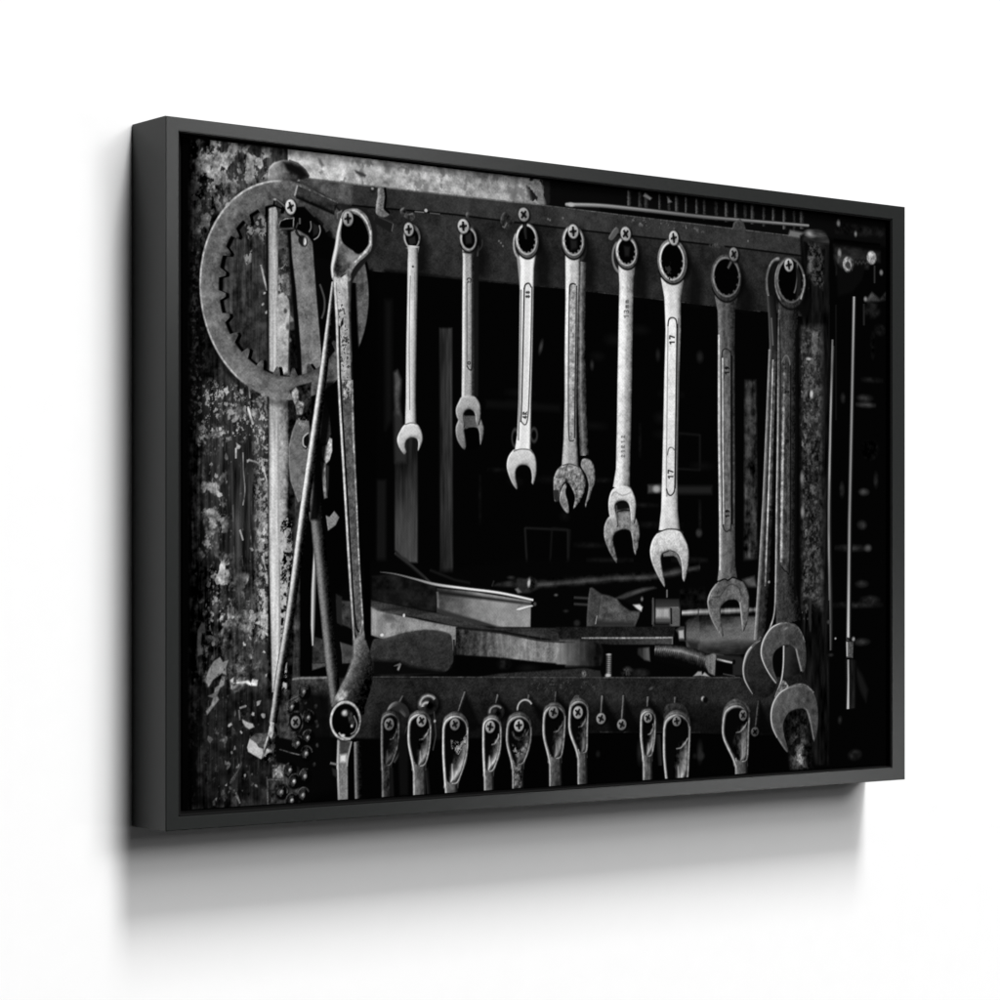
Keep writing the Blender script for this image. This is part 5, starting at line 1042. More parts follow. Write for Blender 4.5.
('S',[161.5,524.3,160.5,546.7,161.8,578.1],[1.73,1.73,1.72],{'v': 205,'e': 0.49,'al': [0.8,1,0.7]}),
('S',[175.5,526.7,171.5,540.9,170.6,548.1],[1.41,1.41,1.42],{'v': 160,'e': 0.5}),
('S',[182.1,526.9,182.6,552.2,183.2,579.3],[7.64,7.64,7.64],{'pr': [150,110,40,10,6],'e': 0.7,'n': {'f': 6}}),
('S',[152.8,544.6,159.8,546.2],[1.97,1.97],{'v': 120,'e': 0.69}),
('P',[154.4,549.1,159.8,551.1,159.8,558.3,155.5,555.4],{'v': 35,'e': 0.89}),
('E',169.1,507.4,17.8,18.5,{'v': 8,'e': 0.99,'rot': 0}),
('E',169.1,507.2,17.1,18.2,{'rin': 0.83,'pr': [90,160,190,120],'li': (38,215),'n': {'s': 18,'m': 8},'rot': -14,'e': 0.6}),
('E',168.7,507.5,13.9,14.7,{'v': 4,'e': 0.79,'rot': -8}),
('E',168.8,500.4,4.3,3.2,{'pr': [200,170,90],'e': 0.89,'li': (30,210)}),
('P',[170.6,496.8,177.2,500.6,179.4,508.8,177.2,514.1,172.8,508.6,171.7,503.2],{'v': 44,'e': 0.89,'n': {'s': 16}}),
('E',175.8,512.3,1.2,1.3,{'v': 190,'e': 0.6}),
('S',[178.3,503.4,181.5,510.7,179.4,516.9,175,519.5],[1.36,1.41,1.36,1.26],{'v': 120,'sm': 1,'e': 0.5}),
('S',[162,518.1,166.3,521.8,173.9,523.9],[1.53,1.47,1.44],{'v': 190,'sm': 1,'e': 0.59}),
('E',166.3,520.5,2.2,1.3,{'v': 210,'e': 0.59}),
('P',[233,487,235.8,490.7,252.2,509.6,240.9,512.8,229.6,494.2],{'v': 3,'e': 2.24,'a': 0.75}),
('S',[232.4,487,227.4,494.1],[3.22,2.36],{'pr': [40,95,50,10],'e': 0.61,'n': {'s': 8}}),
('P',[213.7,501.7,218.4,494.2,226.4,491.7,235.8,495.8,239.9,503.6,235.8,506.8,227.7,501,219.7,500.8],{'sm': 1,'v': 40,'b': [(120,3.05,200)],'e': 0.71}),
('S',[236.9,515.4,229.1,538,222.4,546.8],[3.8,3.75,3.64],{'pr': [14,60,20],'e': 0.71,'al': [1,0.8,1.2]}),
('P',[207.9,511.2,209.2,505,213.5,500.9,218.2,499.9,223.4,501.6,227.5,506.1,228.5,513.3,227.7,529.5,220.4,548.5,218.6,554.8,208.6,554.3,208.5,546.2,207.9,528.7],{'sm': 1,'v': 3,'e': 2.83,'a': 0.7}),
('P',[207.9,511.2,209.2,505,213.5,500.9,218.2,499.9,223.4,501.6,227.5,506.1,228.5,513.3,227.7,529.5,220.4,548.5,218.6,554.8,208.6,554.3,208.5,546.2,207.9,528.7],{'sm': 1,'g': (207.9,505.3,52.5,228.5,508.7,20),'b': [(75,1.31,195),(27.5,1.11,340)],'n': {'s': 6,'f': 4},'e': 0.61}),
('S',[209.6,509.2,210.8,504.2,215.7,502,221.5,502.2,226,505.7],[2.77,4.72,4.63,4.15,1.95],{'pr': [31.25,62.5,75,37.5],'sm': 1,'e': 1.01,'n': {'s': 8,'v': 6},'al': [0.8,1.1,1,0.7,0.35]}),
('P',[208.6,548,218.6,548.4,219,580.3,209,579.8],{'g': (208.6,551.6,77.5,218.6,552.1,31.25),'n': {'s': 9,'v': 6},'e': 0.61}),
('S',[209.6,546.2,209.8,579.8],[1.66,1.66],{'v': 112.5,'e': 0.6,'n': {'s': 10}}),
('S',[217.9,549.3,218.4,580.3],[1.45,1.45],{'v': 15,'e': 0.71}),
('P',[210.7,511.9,211.7,507.3,215.7,504.4,221.1,504.6,225.8,508.1,225.7,513.8,223.8,529.4,215.6,546.5,213.1,549.1,210.7,543.5,210.7,528.8],{'sm': 1,'v': 6,'e': 0.71}),
('S',[222.7,525.4,221.1,534.9,214.4,543.7,213.6,547.8],[8.68,10.18,6.03,2.23],{'pr': [6,12,37.5,69,56.25],'sm': 1,'e': 1.41,'n': {'s': 9,'m': 6,'v': 5},'al': [0.6,0.9,1.15,1.15]}),
('S',[214.6,536.6,214.6,543.7,213.6,547.3],[2.22,4.46,2.78],{'pr': [26.25,60,86.25,45],'sm': 1,'e': 1.82,'a': 0.85}),
('S',[217.8,526.1,221.1,525.3,223.1,522.7,225,520,225.3,516.8],[0.75,1.3,1.82,1.66,1.12],{'v': 63.75,'sm': 1,'e': 0.61,'n': {'s': 20}}),
('S',[208.9,510.9,208.9,528.8,209.3,545.3,209.7,553.5],[2.44,2.88,3.1,2.21],{'pr': [75,143.75,100,43.75],'sm': 1,'e': 0.55,'n': {'s': 8}}),
('S',[227.5,510.7,226.7,529.5,219.8,546.7,214.6,549.6],[2.02,2.46,2.17,1.38],{'pr': [43.75,100,50],'sm': 1,'e': 0.56,'n': {'s': 14}}),
('S',[209,510.9,210.4,506.4,215.3,503.5,221.3,503.7,226,507.3,227.2,511.9],[2.65,3.15,2.99,2.21,1.86,1.76],{'pr': [50,100,137.5,75],'sm': 1,'e': 0.61,'n': {'s': 8},'al': [1,1,0.95,0.7,0.5,0.6]}),
('E',217.7,512.9,6.7,6.7,{'v': 0,'e': 1.01,'a': 0.7}),
('E',217,512.2,5.6,5.8,{'pr': [87.36,91.83999999999999,89.60000000000001,112,117.60000000000001,78.39999999999999],'li': (22,225),'e': 0.61,'n': {'f': 5}}),
('S',[214,510.2,220,514.1],[1.71,1.72],{'v': 25,'e': 0.51}),
('S',[218.8,509.1,215.3,515.2],[1.95,1.95],{'v': 25,'e': 0.51}),
('E',217,512.2,1.7,1.7,{'v': 17,'e': 0.51}),
('S',[219.6,552.1,220.7,578.6],[3.33,3.34],{'v': 20,'e': 1.01}),
('P',[226.8,526.9,238.1,518.2,238.1,577.7,229.1,577.2],{'v': 14,'e': 1.53}),
('E',262.4,496.1,13.7,11.5,{'v': 3,'e': 2.06,'a': 0.8}),
('E',260.7,495.1,11.9,10.1,{'pr': [16,24,44,52],'li': (26,215),'e': 0.82,'n': {'s': 5}}),
('E',260.7,495.1,11.9,10.1,{'rin': 0.5,'pr': [10,92.5,185,92.5,16],'arc': (170,335),'e': 1.03,'n': {'s': 6}}),
('E',259.5,496.9,6.8,4.1,{'rin': 0.5,'v': 190,'arc': (170,300),'e': 0.93}),
('S',[267.5,502.7,269.8,524,266.4,537.7],[1.36,1.37,1.37],{'v': 60,'e': 0.62}),
('E',268.4,511.1,1.3,1.3,{'v': 170,'e': 0.62}),
('S',[259.5,554,261.8,578],[3.96,3.96],{'pr': [40,20,8],'e': 0.72}),
('P',[238.1,515.1,239.6,507.2,245.2,502,251.3,500.7,258,502.8,263.3,508.6,264.7,517.8,263.6,531.2,258.6,550.7,257.3,557.1,243.7,556.4,242.6,548.1,238.1,530.2],{'sm': 1,'v': 3,'e': 2.87,'a': 0.7}),
('P',[238.1,515.1,239.6,507.2,245.2,502,251.3,500.7,258,502.8,263.3,508.6,264.7,517.8,263.6,531.2,258.6,550.7,257.3,557.1,243.7,556.4,242.6,548.1,238.1,530.2],{'sm': 1,'g': (238.1,506.3,86.1,264.7,510,32.8),'b': [(123,1.33,195),(45.1,1.13,340)],'n': {'s': 6,'f': 4},'e': 0.61}),
('S',[239.7,512.6,241.8,506.2,248.1,503.4,255.6,503.6,261.5,508.1],[2.8,4.76,4.67,4.19,1.97],{'pr': [51.25,102.5,123,61.5],'sm': 1,'e': 1.02,'n': {'s': 8,'v': 6},'al': [0.8,1.1,1,0.7,0.35]}),
('P',[243.7,550,257.3,550.6,257.7,581.5,244.1,580.7],{'g': (243.7,553.7,127.1,257.3,554.3,51.25),'n': {'s': 9,'v': 6},'e': 0.61}),
('S',[244.7,548.2,244.9,580.8],[1.69,1.69],{'v': 184.5,'e': 0.61,'n': {'s': 10}}),
('S',[256.6,551.5,257,581.4],[1.47,1.48],{'v': 24.599999999999998,'e': 0.72}),
('P',[240.9,516,242.6,510.1,248.1,506.4,255,506.6,261.2,511.2,261.8,518.5,259.6,531,253.2,548.6,249.8,551.2,244.8,545.5,240.9,530.3],{'sm': 1,'v': 6,'e': 0.72}),
('S',[257.2,527,255,536.6,251.6,545.8,250.5,549.9],[11.21,13.3,7.95,2.26],{'pr': [6,26.24,82,150.88,123],'sm': 1,'e': 1.44,'n': {'s': 9,'m': 6,'v': 5},'al': [0.6,0.9,1.15,1.15]}),
('S',[251.7,538.5,251.8,545.8,250.5,549.4],[2.26,4.54,2.81],{'pr': [57.400000000000006,131.20000000000002,188.6,98.4],'sm': 1,'e': 1.85,'a': 0.85}),
('S',[250.8,527.6,255,526.9,257.7,524.2,260.1,521.6,261.4,518.4],[0.75,1.28,1.81,1.65,1.13],{'v': 139.4,'sm': 1,'e': 0.62,'n': {'s': 20}}),
('S',[239.1,514.7,239.1,530.2,243.2,547.3,244.8,555.6],[2.48,2.9,3.1,2.22],{'pr': [123,235.74999999999997,164,71.75],'sm': 1,'e': 0.56,'n': {'s': 8}}),
('S',[263.6,514.5,262.6,531.2,258,548.8,251.8,551.8],[2.05,2.51,2.23,1.38],{'pr': [71.75,164,82],'sm': 1,'e': 0.57,'n': {'s': 14}}),
('S',[239.2,514.7,241.2,509,247.6,505.3,255.3,505.6,261.5,510.1,263.3,516],[2.68,3.18,3.01,2.23,1.88,1.78],{'pr': [82,164,225.50000000000003,123],'sm': 1,'e': 0.62,'n': {'s': 8},'al': [1,1,0.95,0.7,0.5,0.6]}),
('E',254.1,510.9,6.8,6.8,{'v': 0,'e': 1.03,'a': 0.7}),
('E',253.4,510.2,5.7,5.9,{'pr': [117,122.99999999999999,120,150,157.5,105],'li': (22,225),'e': 0.62,'n': {'f': 5}}),
('S',[251.4,507.1,255.4,513.2],[1.9,1.9],{'v': 25,'e': 0.51}),
('S',[256.3,508.2,250.5,512.1],[1.83,1.82],{'v': 25,'e': 0.51}),
('E',253.4,510.2,1.7,1.8,{'v': 17,'e': 0.51}),
('P',[303.8,485.3,306.7,489.1,321.3,518.5,309.6,521.8,298,502.8],{'v': 3,'e': 2.31,'a': 0.75}),
('S',[303.2,485.3,295.7,502.7],[3.42,2.51],{'pr': [48,114,60,10],'e': 0.63,'n': {'s': 8}}),
('P',[277.4,519.2,279.1,510.5,285.4,504.7,292.2,503.3,299.7,505.7,305.7,512.1,307.2,522.2,306,542.5,296.3,568.7,294,575,279.9,574.3,279.4,566,277.4,541.3],{'sm': 1,'v': 3,'e': 2.92,'a': 0.7}),
('P',[277.4,519.2,279.1,510.5,285.4,504.7,292.2,503.3,299.7,505.7,305.7,512.1,307.2,522.2,306,542.5,296.3,568.7,294,575,279.9,574.3,279.4,566,277.4,541.3],{'sm': 1,'g': (277.4,509.1,90.3,307.2,512.9,34.4),'b': [(129,1.35,195),(47.3,1.15,340)],'n': {'s': 6,'f': 4},'e': 0.62}),
('S',[279.1,516.4,281.5,509.3,288.6,506.2,297,506.5,303.6,511.6],[2.85,4.83,4.72,4.24,2],{'pr': [53.75,107.5,129,64.5],'sm': 1,'e': 1.04,'n': {'s': 8,'v': 6},'al': [0.8,1.1,1,0.7,0.35]}),
('P',[279.9,567.9,294,568.5,294.4,580.6,280.3,579.9],{'g': (279.9,571.6,133.3,294,572.3,53.75),'n': {'s': 9,'v': 6},'e': 0.62}),
('S',[280.9,566.1,281.2,579.9],[1.72,1.72],{'v': 193.5,'e': 0.62,'n': {'s': 10}}),
('S',[293.3,569.4,293.7,580.6],[1.5,1.5],{'v': 25.8,'e': 0.73}),
('P',[280.2,520.3,282.4,513.7,288.6,509.6,296.4,509.9,303.3,514.9,304.3,523.1,301.9,542.3,289.7,566.5,286.2,569.1,281.7,563.3,280.2,541.4],{'sm': 1,'v': 6,'e': 0.73}),
('S',[298.8,536.2,296.4,549.5,288,563.6,286.9,567.7],[12.59,14.82,8.77,2.31],{'pr': [6,32.68,102.125,187.91,153.1875],'sm': 1,'e': 1.46,'n': {'s': 9,'m': 6,'v': 5},'al': [0.6,0.9,1.15,1.15]}),
('S',[288.2,551.8,288.3,563.6,286.9,567.3],[2.31,4.63,2.86],{'pr': [71.4875,163.4,234.88749999999996,122.55],'sm': 1,'e': 1.87,'a': 0.85}),
('S',[291.6,536.9,296.4,536.1,299.4,533.5,302.1,530.8,303.8,527.6],[0.75,1.29,1.82,1.66,1.13],{'v': 173.61249999999998,'sm': 1,'e': 0.63,'n': {'s': 20}}),
('S',[278.4,518.8,278.4,541.3,280.2,565.1,281,573.5],[2.53,2.98,3.2,2.28],{'pr': [129,247.24999999999997,172,75.25],'sm': 1,'e': 0.57,'n': {'s': 8}}),
('S',[306.1,518.6,304.9,542.5,295.8,566.8,288.3,569.7],[2.1,2.56,2.25,1.38],{'pr': [75.25,172,86],'sm': 1,'e': 0.57,'n': {'s': 14}}),
('S',[278.5,518.8,280.9,512.4,288,508.4,296.7,508.7,303.6,513.7,305.8,520.3],[2.73,3.23,3.05,2.26,1.91,1.81],{'pr': [86,172,236.50000000000003,129],'sm': 1,'e': 0.63,'n': {'s': 8},'al': [1,1,0.95,0.7,0.5,0.6]}),
('E',292.3,515.6,6.9,6.9,{'v': 0,'e': 1.04,'a': 0.7}),
('E',291.6,514.8,5.8,5.9,{'pr': [95.16,100.03999999999999,97.60000000000001,122,128.1,85.39999999999999],'li': (22,225),'e': 0.62,'n': {'f': 5}}),
('S',[289.9,511.6,293.4,518.1],[1.96,1.96],{'v': 25,'e': 0.52}),
('S',[294.7,513.1,288.5,516.6],[1.81,1.81],{'v': 25,'e': 0.52}),
('E',291.6,514.8,1.7,1.8,{'v': 17,'e': 0.52}),
('P',[287,529.3,294,531.4,300.9,528,305.6,524.5,304.4,537.4,296.3,544.5,288.2,538.6],{'v': 120,'mk': ('s',-0.3,0.5),'n': {'s': 36},'e': 1.04}),
('P',[342.6,489.2,345.5,493.1,365.8,512.6,353.9,515.9,342,496.7],{'v': 3,'e': 2.34,'a': 0.75}),
('S',[342,489.2,339.6,496.7],[3.53,2.58],{'pr': [48,114,60,10],'e': 0.64,'n': {'s': 8}}),
('E',341.4,506.1,11.7,8.9,{'v': 3,'e': 2.12,'a': 0.8}),
('E',339.6,505.1,9.9,7.5,{'pr': [16,24,44,52],'li': (26,215),'e': 0.85,'n': {'s': 5}}),
('E',339.6,505.1,9.9,7.5,{'rin': 0.5,'pr': [10,75,150,75,16],'arc': (170,335),'e': 1.06,'n': {'s': 6}}),
('P',[323.8,519.8,325.1,513.3,329.8,509,335,507.9,340.6,509.7,345.1,514.5,346.3,522.1,345.4,539.3,337.9,559.5,336.1,565.9,325.2,565.4,324.9,557,323.8,538.4],{'sm': 1,'v': 3,'e': 2.97,'a': 0.7}),
('P',[323.8,519.8,325.1,513.3,329.8,509,335,507.9,340.6,509.7,345.1,514.5,346.3,522.1,345.4,539.3,337.9,559.5,336.1,565.9,325.2,565.4,324.9,557,323.8,538.4],{'sm': 1,'g': (323.8,513.5,86.1,346.3,517.1,32.8),'b': [(123,1.38,195),(45.1,1.16,340)],'n': {'s': 6,'f': 4},'e': 0.64}),
('S',[325.6,517.7,326.9,512.5,332.3,510.2,338.6,510.4,343.6,514.1],[2.93,4.95,4.77,4.29,2.03],{'pr': [51.25,102.5,123,61.5],'sm': 1,'e': 1.06,'n': {'s': 8,'v': 6},'al': [0.8,1.1,1,0.7,0.35]}),
('P',[325.2,558.9,336.1,559.4,336.5,580,325.7,579.5],{'g': (325.2,562.6,127.1,336.1,563.1,51.25),'n': {'s': 9,'v': 6},'e': 0.63}),
('S',[326.3,557.1,326.5,579.5],[1.76,1.76],{'v': 184.5,'e': 0.63,'n': {'s': 10}}),
('S',[335.4,560.3,335.8,580],[1.53,1.53],{'v': 24.599999999999998,'e': 0.74}),
('P',[326.7,520.6,327.9,515.7,332.3,512.6,338.1,512.8,343.3,516.6,343.3,522.7,341.2,539.1,332.8,557.4,330.1,560,327.3,554.3,326.7,538.5],{'sm': 1,'v': 6,'e': 0.74}),
('S',[339.9,534.8,338.1,544.9,331.5,554.5,330.6,558.7],[9.46,11.09,6.57,2.36],{'pr': [6,32.8,102.5,188.6,153.75],'sm': 1,'e': 1.48,'n': {'s': 9,'m': 6,'v': 5},'al': [0.6,0.9,1.15,1.15]}),
('S',[331.8,546.8,331.7,554.5,330.6,558.2],[2.36,4.73,2.94],{'pr': [71.75,164,235.74999999999997,123],'sm': 1,'e': 1.9,'a': 0.85}),
('S',[334.6,535.5,338.1,534.8,340.4,532,342.4,529.3,342.8,526],[0.77,1.35,1.91,1.76,1.19],{'v': 174.25,'sm': 1,'e': 0.64,'n': {'s': 20}}),
('S',[324.9,519.5,324.9,538.4,325.8,556.1,326.4,564.5],[2.59,3.05,3.28,2.34],{'pr': [123,235.74999999999997,164,71.75],'sm': 1,'e': 0.58,'n': {'s': 8}}),
('S',[345.2,519.3,344.3,539.2,337.3,557.6,331.7,560.6],[2.14,2.61,2.3,1.44],{'pr': [71.75,164,82],'sm': 1,'e': 0.58,'n': {'s': 14}}),
('S',[325,519.5,326.5,514.7,331.9,511.7,338.4,512,343.6,515.7,344.8,520.6],[2.8,3.3,3.08,2.28,1.95,1.86],{'pr': [82,164,225.50000000000003,123],'sm': 1,'e': 0.64,'n': {'s': 8},'al': [1,1,0.95,0.7,0.5,0.6]}),
('E',333.5,519.5,7.1,6.9,{'v': 0,'e': 1.06,'a': 0.7}),
('E',332.8,518.7,5.9,6,{'pr': [117,122.99999999999999,120,150,157.5,105],'li': (22,225),'e': 0.64,'n': {'f': 5}}),
('S',[329.2,518,336.4,519.5],[1.69,1.69],{'v': 25,'e': 0.53}),
('S',[333.4,515.1,332.1,522.4],[2.13,2.13],{'v': 25,'e': 0.53}),
('E',332.8,518.7,1.8,1.8,{'v': 17,'e': 0.53}),
('P',[379.7,490.3,382.7,494.2,404.6,512,392.4,515.4,380.3,496],{'v': 3,'e': 2.38,'a': 0.75}),
('S',[379.1,490.3,377.9,495.9],[3.61,2.65],{'pr': [36,85.5,45,10],'e': 0.65,'n': {'s': 8}}),
('E',374.3,503.4,10.4,9.9,{'rin': 0.74,'pr': [60,200,90],'arc': (170,335),'e': 0.65}),
('P',[352,521.8,353.8,513,360.2,507.2,367.2,505.8,374.8,508.2,380.9,514.6,382.5,524.8,381.2,535.8,373.8,554.5,371.8,561.1,358.7,560.4,357.3,551.9,352,534.6],{'sm': 1,'v': 3,'e': 3,'a': 0.7}),
('P',[352,521.8,353.8,513,360.2,507.2,367.2,505.8,374.8,508.2,380.9,514.6,382.5,524.8,381.2,535.8,373.8,554.5,371.8,561.1,358.7,560.4,357.3,551.9,352,534.6],{'sm': 1,'g': (352,511.6,69.3,382.5,515.5,26.400000000000002),'b': [(99,1.39,195),(36.3,1.18,340)],'n': {'s': 6,'f': 4},'e': 0.64}),
('S',[353.8,519,356.2,511.9,363.5,508.8,372,509,378.8,514.1],[2.96,4.97,4.81,4.33,2.05],{'pr': [41.25,82.5,99,49.5],'sm': 1,'e': 1.07,'n': {'s': 8,'v': 6},'al': [0.8,1.1,1,0.7,0.35]}),
('P',[358.7,553.8,371.8,554.4,372.3,580,359.1,579.3],{'g': (358.7,557.6,102.3,371.8,558.2,41.25),'n': {'s': 30,'v': 6},'e': 0.64}),
('S',[359.7,552,360,579.4],[1.79,1.79],{'v': 148.5,'e': 0.64,'n': {'s': 10}}),
('S',[371.1,555.3,371.6,580],[1.56,1.56],{'v': 19.8,'e': 0.75}),
('P',[355,522.8,357.1,516.2,363.5,512.1,371.4,512.4,378.5,517.4,379.4,525.7,377,535.6,367.9,552.4,364.6,555,359.7,549.2,355,534.8],{'sm': 1,'v': 6,'e': 0.75}),
('S',[373.9,531.8,371.4,541,366.3,549.5,365.2,553.7],[12.82,15.06,8.97,2.4],{'pr': [6,14.520000000000003,45.37500000000001,83.49000000000001,68.0625],'sm': 1,'e': 1.5,'n': {'s': 9,'m': 6,'v': 5},'al': [0.6,0.9,1.15,1.15]}),
('S',[366.5,542.8,366.6,549.5,365.2,553.2],[2.4,4.81,2.98],{'pr': [31.7625,72.60000000000001,104.3625,54.45],'sm': 1,'e': 1.93,'a': 0.85}),
('S',[366.6,532.4,371.4,531.7,374.5,529,377.3,526.2,379,523],[0.77,1.32,1.87,1.72,1.18],{'v': 77.1375,'sm': 1,'e': 0.65,'n': {'s': 20}}),
('S',[353,521.3,353,534.7,357.9,551,359.8,559.5],[2.62,3.06,3.26,2.35],{'pr': [99,189.74999999999997,132,57.74999999999999],'sm': 1,'e': 0.59,'n': {'s': 8}}),
('S',[381.4,521.2,380.2,535.8,373.2,552.6,366.6,555.6],[2.18,2.65,2.31,1.43],{'pr': [57.74999999999999,132,66],'sm': 1,'e': 0.59,'n': {'s': 14}}),
('S',[353.2,521.3,355.6,514.9,362.9,510.9,371.7,511.2,378.8,516.2,381,522.8],[2.83,3.32,3.11,2.31,1.96,1.87],{'pr': [66,132,181.50000000000003,99],'sm': 1,'e': 0.64,'n': {'s': 8},'al': [1,1,0.95,0.7,0.5,0.6]}),
('E',367.8,519.5,7.2,7,{'v': 0,'e': 1.07,'a': 0.7}),
('E',367,518.7,6,6,{'pr': [131.04,137.76,134.4,168,176.4,117.6],'li': (22,225),'e': 0.64,'n': {'f': 5}}),
('S',[366.7,514.9,367.4,522.4],[2.15,2.15],{'v': 25,'e': 0.54}),
('S',[370.8,518.5,363.3,518.9],[1.71,1.71],{'v': 25,'e': 0.54}),
('E',367,518.7,1.8,1.8,{'v': 17,'e': 0.54}),
('E',367,522.1,9,10.4,{'rin': 0.75,'v': 44,'n': {'s': 16},'arc': (0,170),'e': 0.86}),
('P',[358.7,535.9,368.2,542,377.9,533.9,375.5,544.2,365.8,549.4,359.8,543.5],{'v': 95,'mk': ('s',0,0.5),'n': {'s': 30},'e': 1.07}),
('P',[412.6,488.4,415.7,492.3,437.9,514.1,425.5,517.5,413.2,498],{'v': 3,'e': 2.41,'a': 0.75}),
('S',[412,488.4,410.7,497.9],[3.68,2.7],{'pr': [36.800000000000004,87.39999999999999,46,10],'e': 0.65,'n': {'s': 8}}),
('P',[396.1,512.8,397.7,504.8,403.6,499.6,410,498.3,417,500.4,422.6,506.3,424,515.5,422.9,530.2,419.2,550.8,418.1,557.5,403.4,556.8,401.9,548.2,396.1,529.2],{'sm': 1,'v': 3,'e': 3.05,'a': 0.7}),
('P',[396.1,512.8,397.7,504.8,403.6,499.6,410,498.3,417,500.4,422.6,506.3,424,515.5,422.9,530.2,419.2,550.8,418.1,557.5,403.4,556.8,401.9,548.2,396.1,529.2],{'sm': 1,'g': (396.1,504.1,75.6,424,507.9,28.8),'b': [(108,1.42,195),(39.6,1.2,340)],'n': {'s': 6,'f': 4},'e': 0.65}),
('S',[397.9,510.3,400,503.8,406.6,501,414.5,501.2,420.7,505.8],[3.02,5.06,4.87,4.38,2.08],{'pr': [45,90,108,54],'sm': 1,'e': 1.09,'n': {'s': 8,'v': 6},'al': [0.8,1.1,1,0.7,0.35]}),
('P',[403.4,550.1,418.1,550.8,418.6,580.5,403.9,579.7],{'g': (403.4,553.9,111.6,418.1,554.6,45),'n': {'s': 9,'v': 6},'e': 0.65}),
('S',[404.5,548.3,404.7,579.8],[1.83,1.83],{'v': 162,'e': 0.65,'n': {'s': 10}}),
('S',[417.4,551.7,417.9,580.4],[1.6,1.6],{'v': 21.599999999999998,'e': 0.77}),
('P',[399.1,513.8,400.9,507.8,406.6,504,413.9,504.3,420.4,508.8,420.9,516.3,418.6,530.1,413.7,548.7,410,551.4,404.4,545.4,399.1,529.3],{'sm': 1,'v': 6,'e': 0.76}),
('S',[416.2,525.8,413.9,535.9,411.9,545.7,410.7,550],[11.77,14,8.39,2.45],{'pr': [6,21.6,67.5,124.19999999999999,101.25],'sm': 1,'e': 1.53,'n': {'s': 9,'m': 6,'v': 5},'al': [0.6,0.9,1.15,1.15]}),
('S',[412.1,538,412.2,545.7,410.7,549.5],[2.45,4.92,3.03],{'pr': [47.24999999999999,108,155.24999999999997,81],'sm': 1,'e': 1.97,'a': 0.85}),
('S',[409.4,526.5,413.9,525.7,416.7,522.9,419.3,520.1,420.5,516.8],[0.78,1.35,1.93,1.78,1.22],{'v': 114.75,'sm': 1,'e': 0.66,'n': {'s': 20}}),
('S',[397.2,512.4,397.2,529.2,402.5,547.2,404.6,555.9],[2.68,3.14,3.33,2.4],{'pr': [108,206.99999999999997,144,62.99999999999999],'sm': 1,'e': 0.6,'n': {'s': 8}}),
('S',[422.9,512.2,421.8,530.2,418.6,548.9,412.2,551.9],[2.22,2.72,2.42,1.46],{'pr': [62.99999999999999,144,72],'sm': 1,'e': 0.6,'n': {'s': 14}}),
('S',[397.3,512.4,399.4,506.6,406.1,502.9,414.2,503.2,420.7,507.8,422.6,513.7],[2.89,3.38,3.14,2.33,2,1.92],{'pr': [72,144,198.00000000000003,108],'sm': 1,'e': 0.66,'n': {'s': 8},'al': [1,1,0.95,0.7,0.5,0.6]}),
('E',409.8,508.4,7.4,7.1,{'v': 0,'e': 1.09,'a': 0.7}),
('E',409,507.6,6.1,6.1,{'pr': [92.04,96.75999999999999,94.4,118,123.9,82.6],'li': (22,225),'e': 0.65,'n': {'f': 5}}),
('S',[405.5,506.2,412.6,509],[1.76,1.76],{'v': 25,'e': 0.55}),
('S',[410.3,504.1,407.7,511.1],[2.18,2.18],{'v': 25,'e': 0.54}),
('E',409,507.6,1.8,1.8,{'v': 17,'e': 0.55}),
('P',[428,507.8,429.5,500.8,434.6,496.2,440.3,495.1,446.4,497,451.4,502.1,452.6,510.2,451.6,526.5,450.4,546.9,449.9,553.6,438.4,553.1,436.3,544.4,428,525.6],{'sm': 1,'v': 3,'e': 3.09,'a': 0.7}),
('P',[428,507.8,429.5,500.8,434.6,496.2,440.3,495.1,446.4,497,451.4,502.1,452.6,510.2,451.6,526.5,450.4,546.9,449.9,553.6,438.4,553.1,436.3,544.4,428,525.6],{'sm': 1,'g': (428,500.8,77.7,452.6,504.5,29.6),'b': [(111,1.44,195),(40.7,1.21,340)],'n': {'s': 6,'f': 4},'e': 0.66}),
('S',[429.8,505.6,431.4,499.9,437.3,497.5,444.2,497.7,449.7,501.7],[3.08,5.14,4.9,4.42,2.1],{'pr': [46.25,92.5,111,55.5],'sm': 1,'e': 1.1,'n': {'s': 8,'v': 6},'al': [0.8,1.1,1,0.7,0.35]}),
('P',[438.4,546.4,449.9,546.9,450.4,581.1,438.9,580.5],{'g': (438.4,550.2,114.7,449.9,550.7,46.25),'n': {'s': 9,'v': 6},'e': 0.66}),
('S',[439.5,544.5,439.8,580.6],[1.87,1.87],{'v': 166.5,'e': 0.66,'n': {'s': 10}}),
('S',[449.1,547.8,449.6,581.1],[1.62,1.62],{'v': 22.2,'e': 0.78}),
('P',[431.1,508.7,432.4,503.4,437.3,500.1,443.7,500.3,449.4,504.3,449.5,510.8,447.3,526.3,446.4,544.8,443.6,547.5,438.8,541.6,431.1,525.7],{'sm': 1,'v': 6,'e': 0.77}),
('S',[445.7,522.1,443.7,532.1,445.1,541.8,444.1,546.1],[10.37,12.36,7.4,2.49],{'pr': [6,17.76,55.5,102.12,83.25],'sm': 1,'e': 1.55,'n': {'s': 9,'m': 6,'v': 5},'al': [0.6,0.9,1.15,1.15]}),
('S',[445.3,534.3,445.3,541.8,444.1,545.6],[2.5,5,3.1],{'pr': [38.85,88.8,127.64999999999998,66.6],'sm': 1,'e': 1.99,'a': 0.85}),
('S',[439.8,522.9,443.7,522.1,446.2,519.2,448.4,516.4,449,513.1],[0.79,1.38,1.98,1.83,1.25],{'v': 94.35,'sm': 1,'e': 0.66,'n': {'s': 20}}),
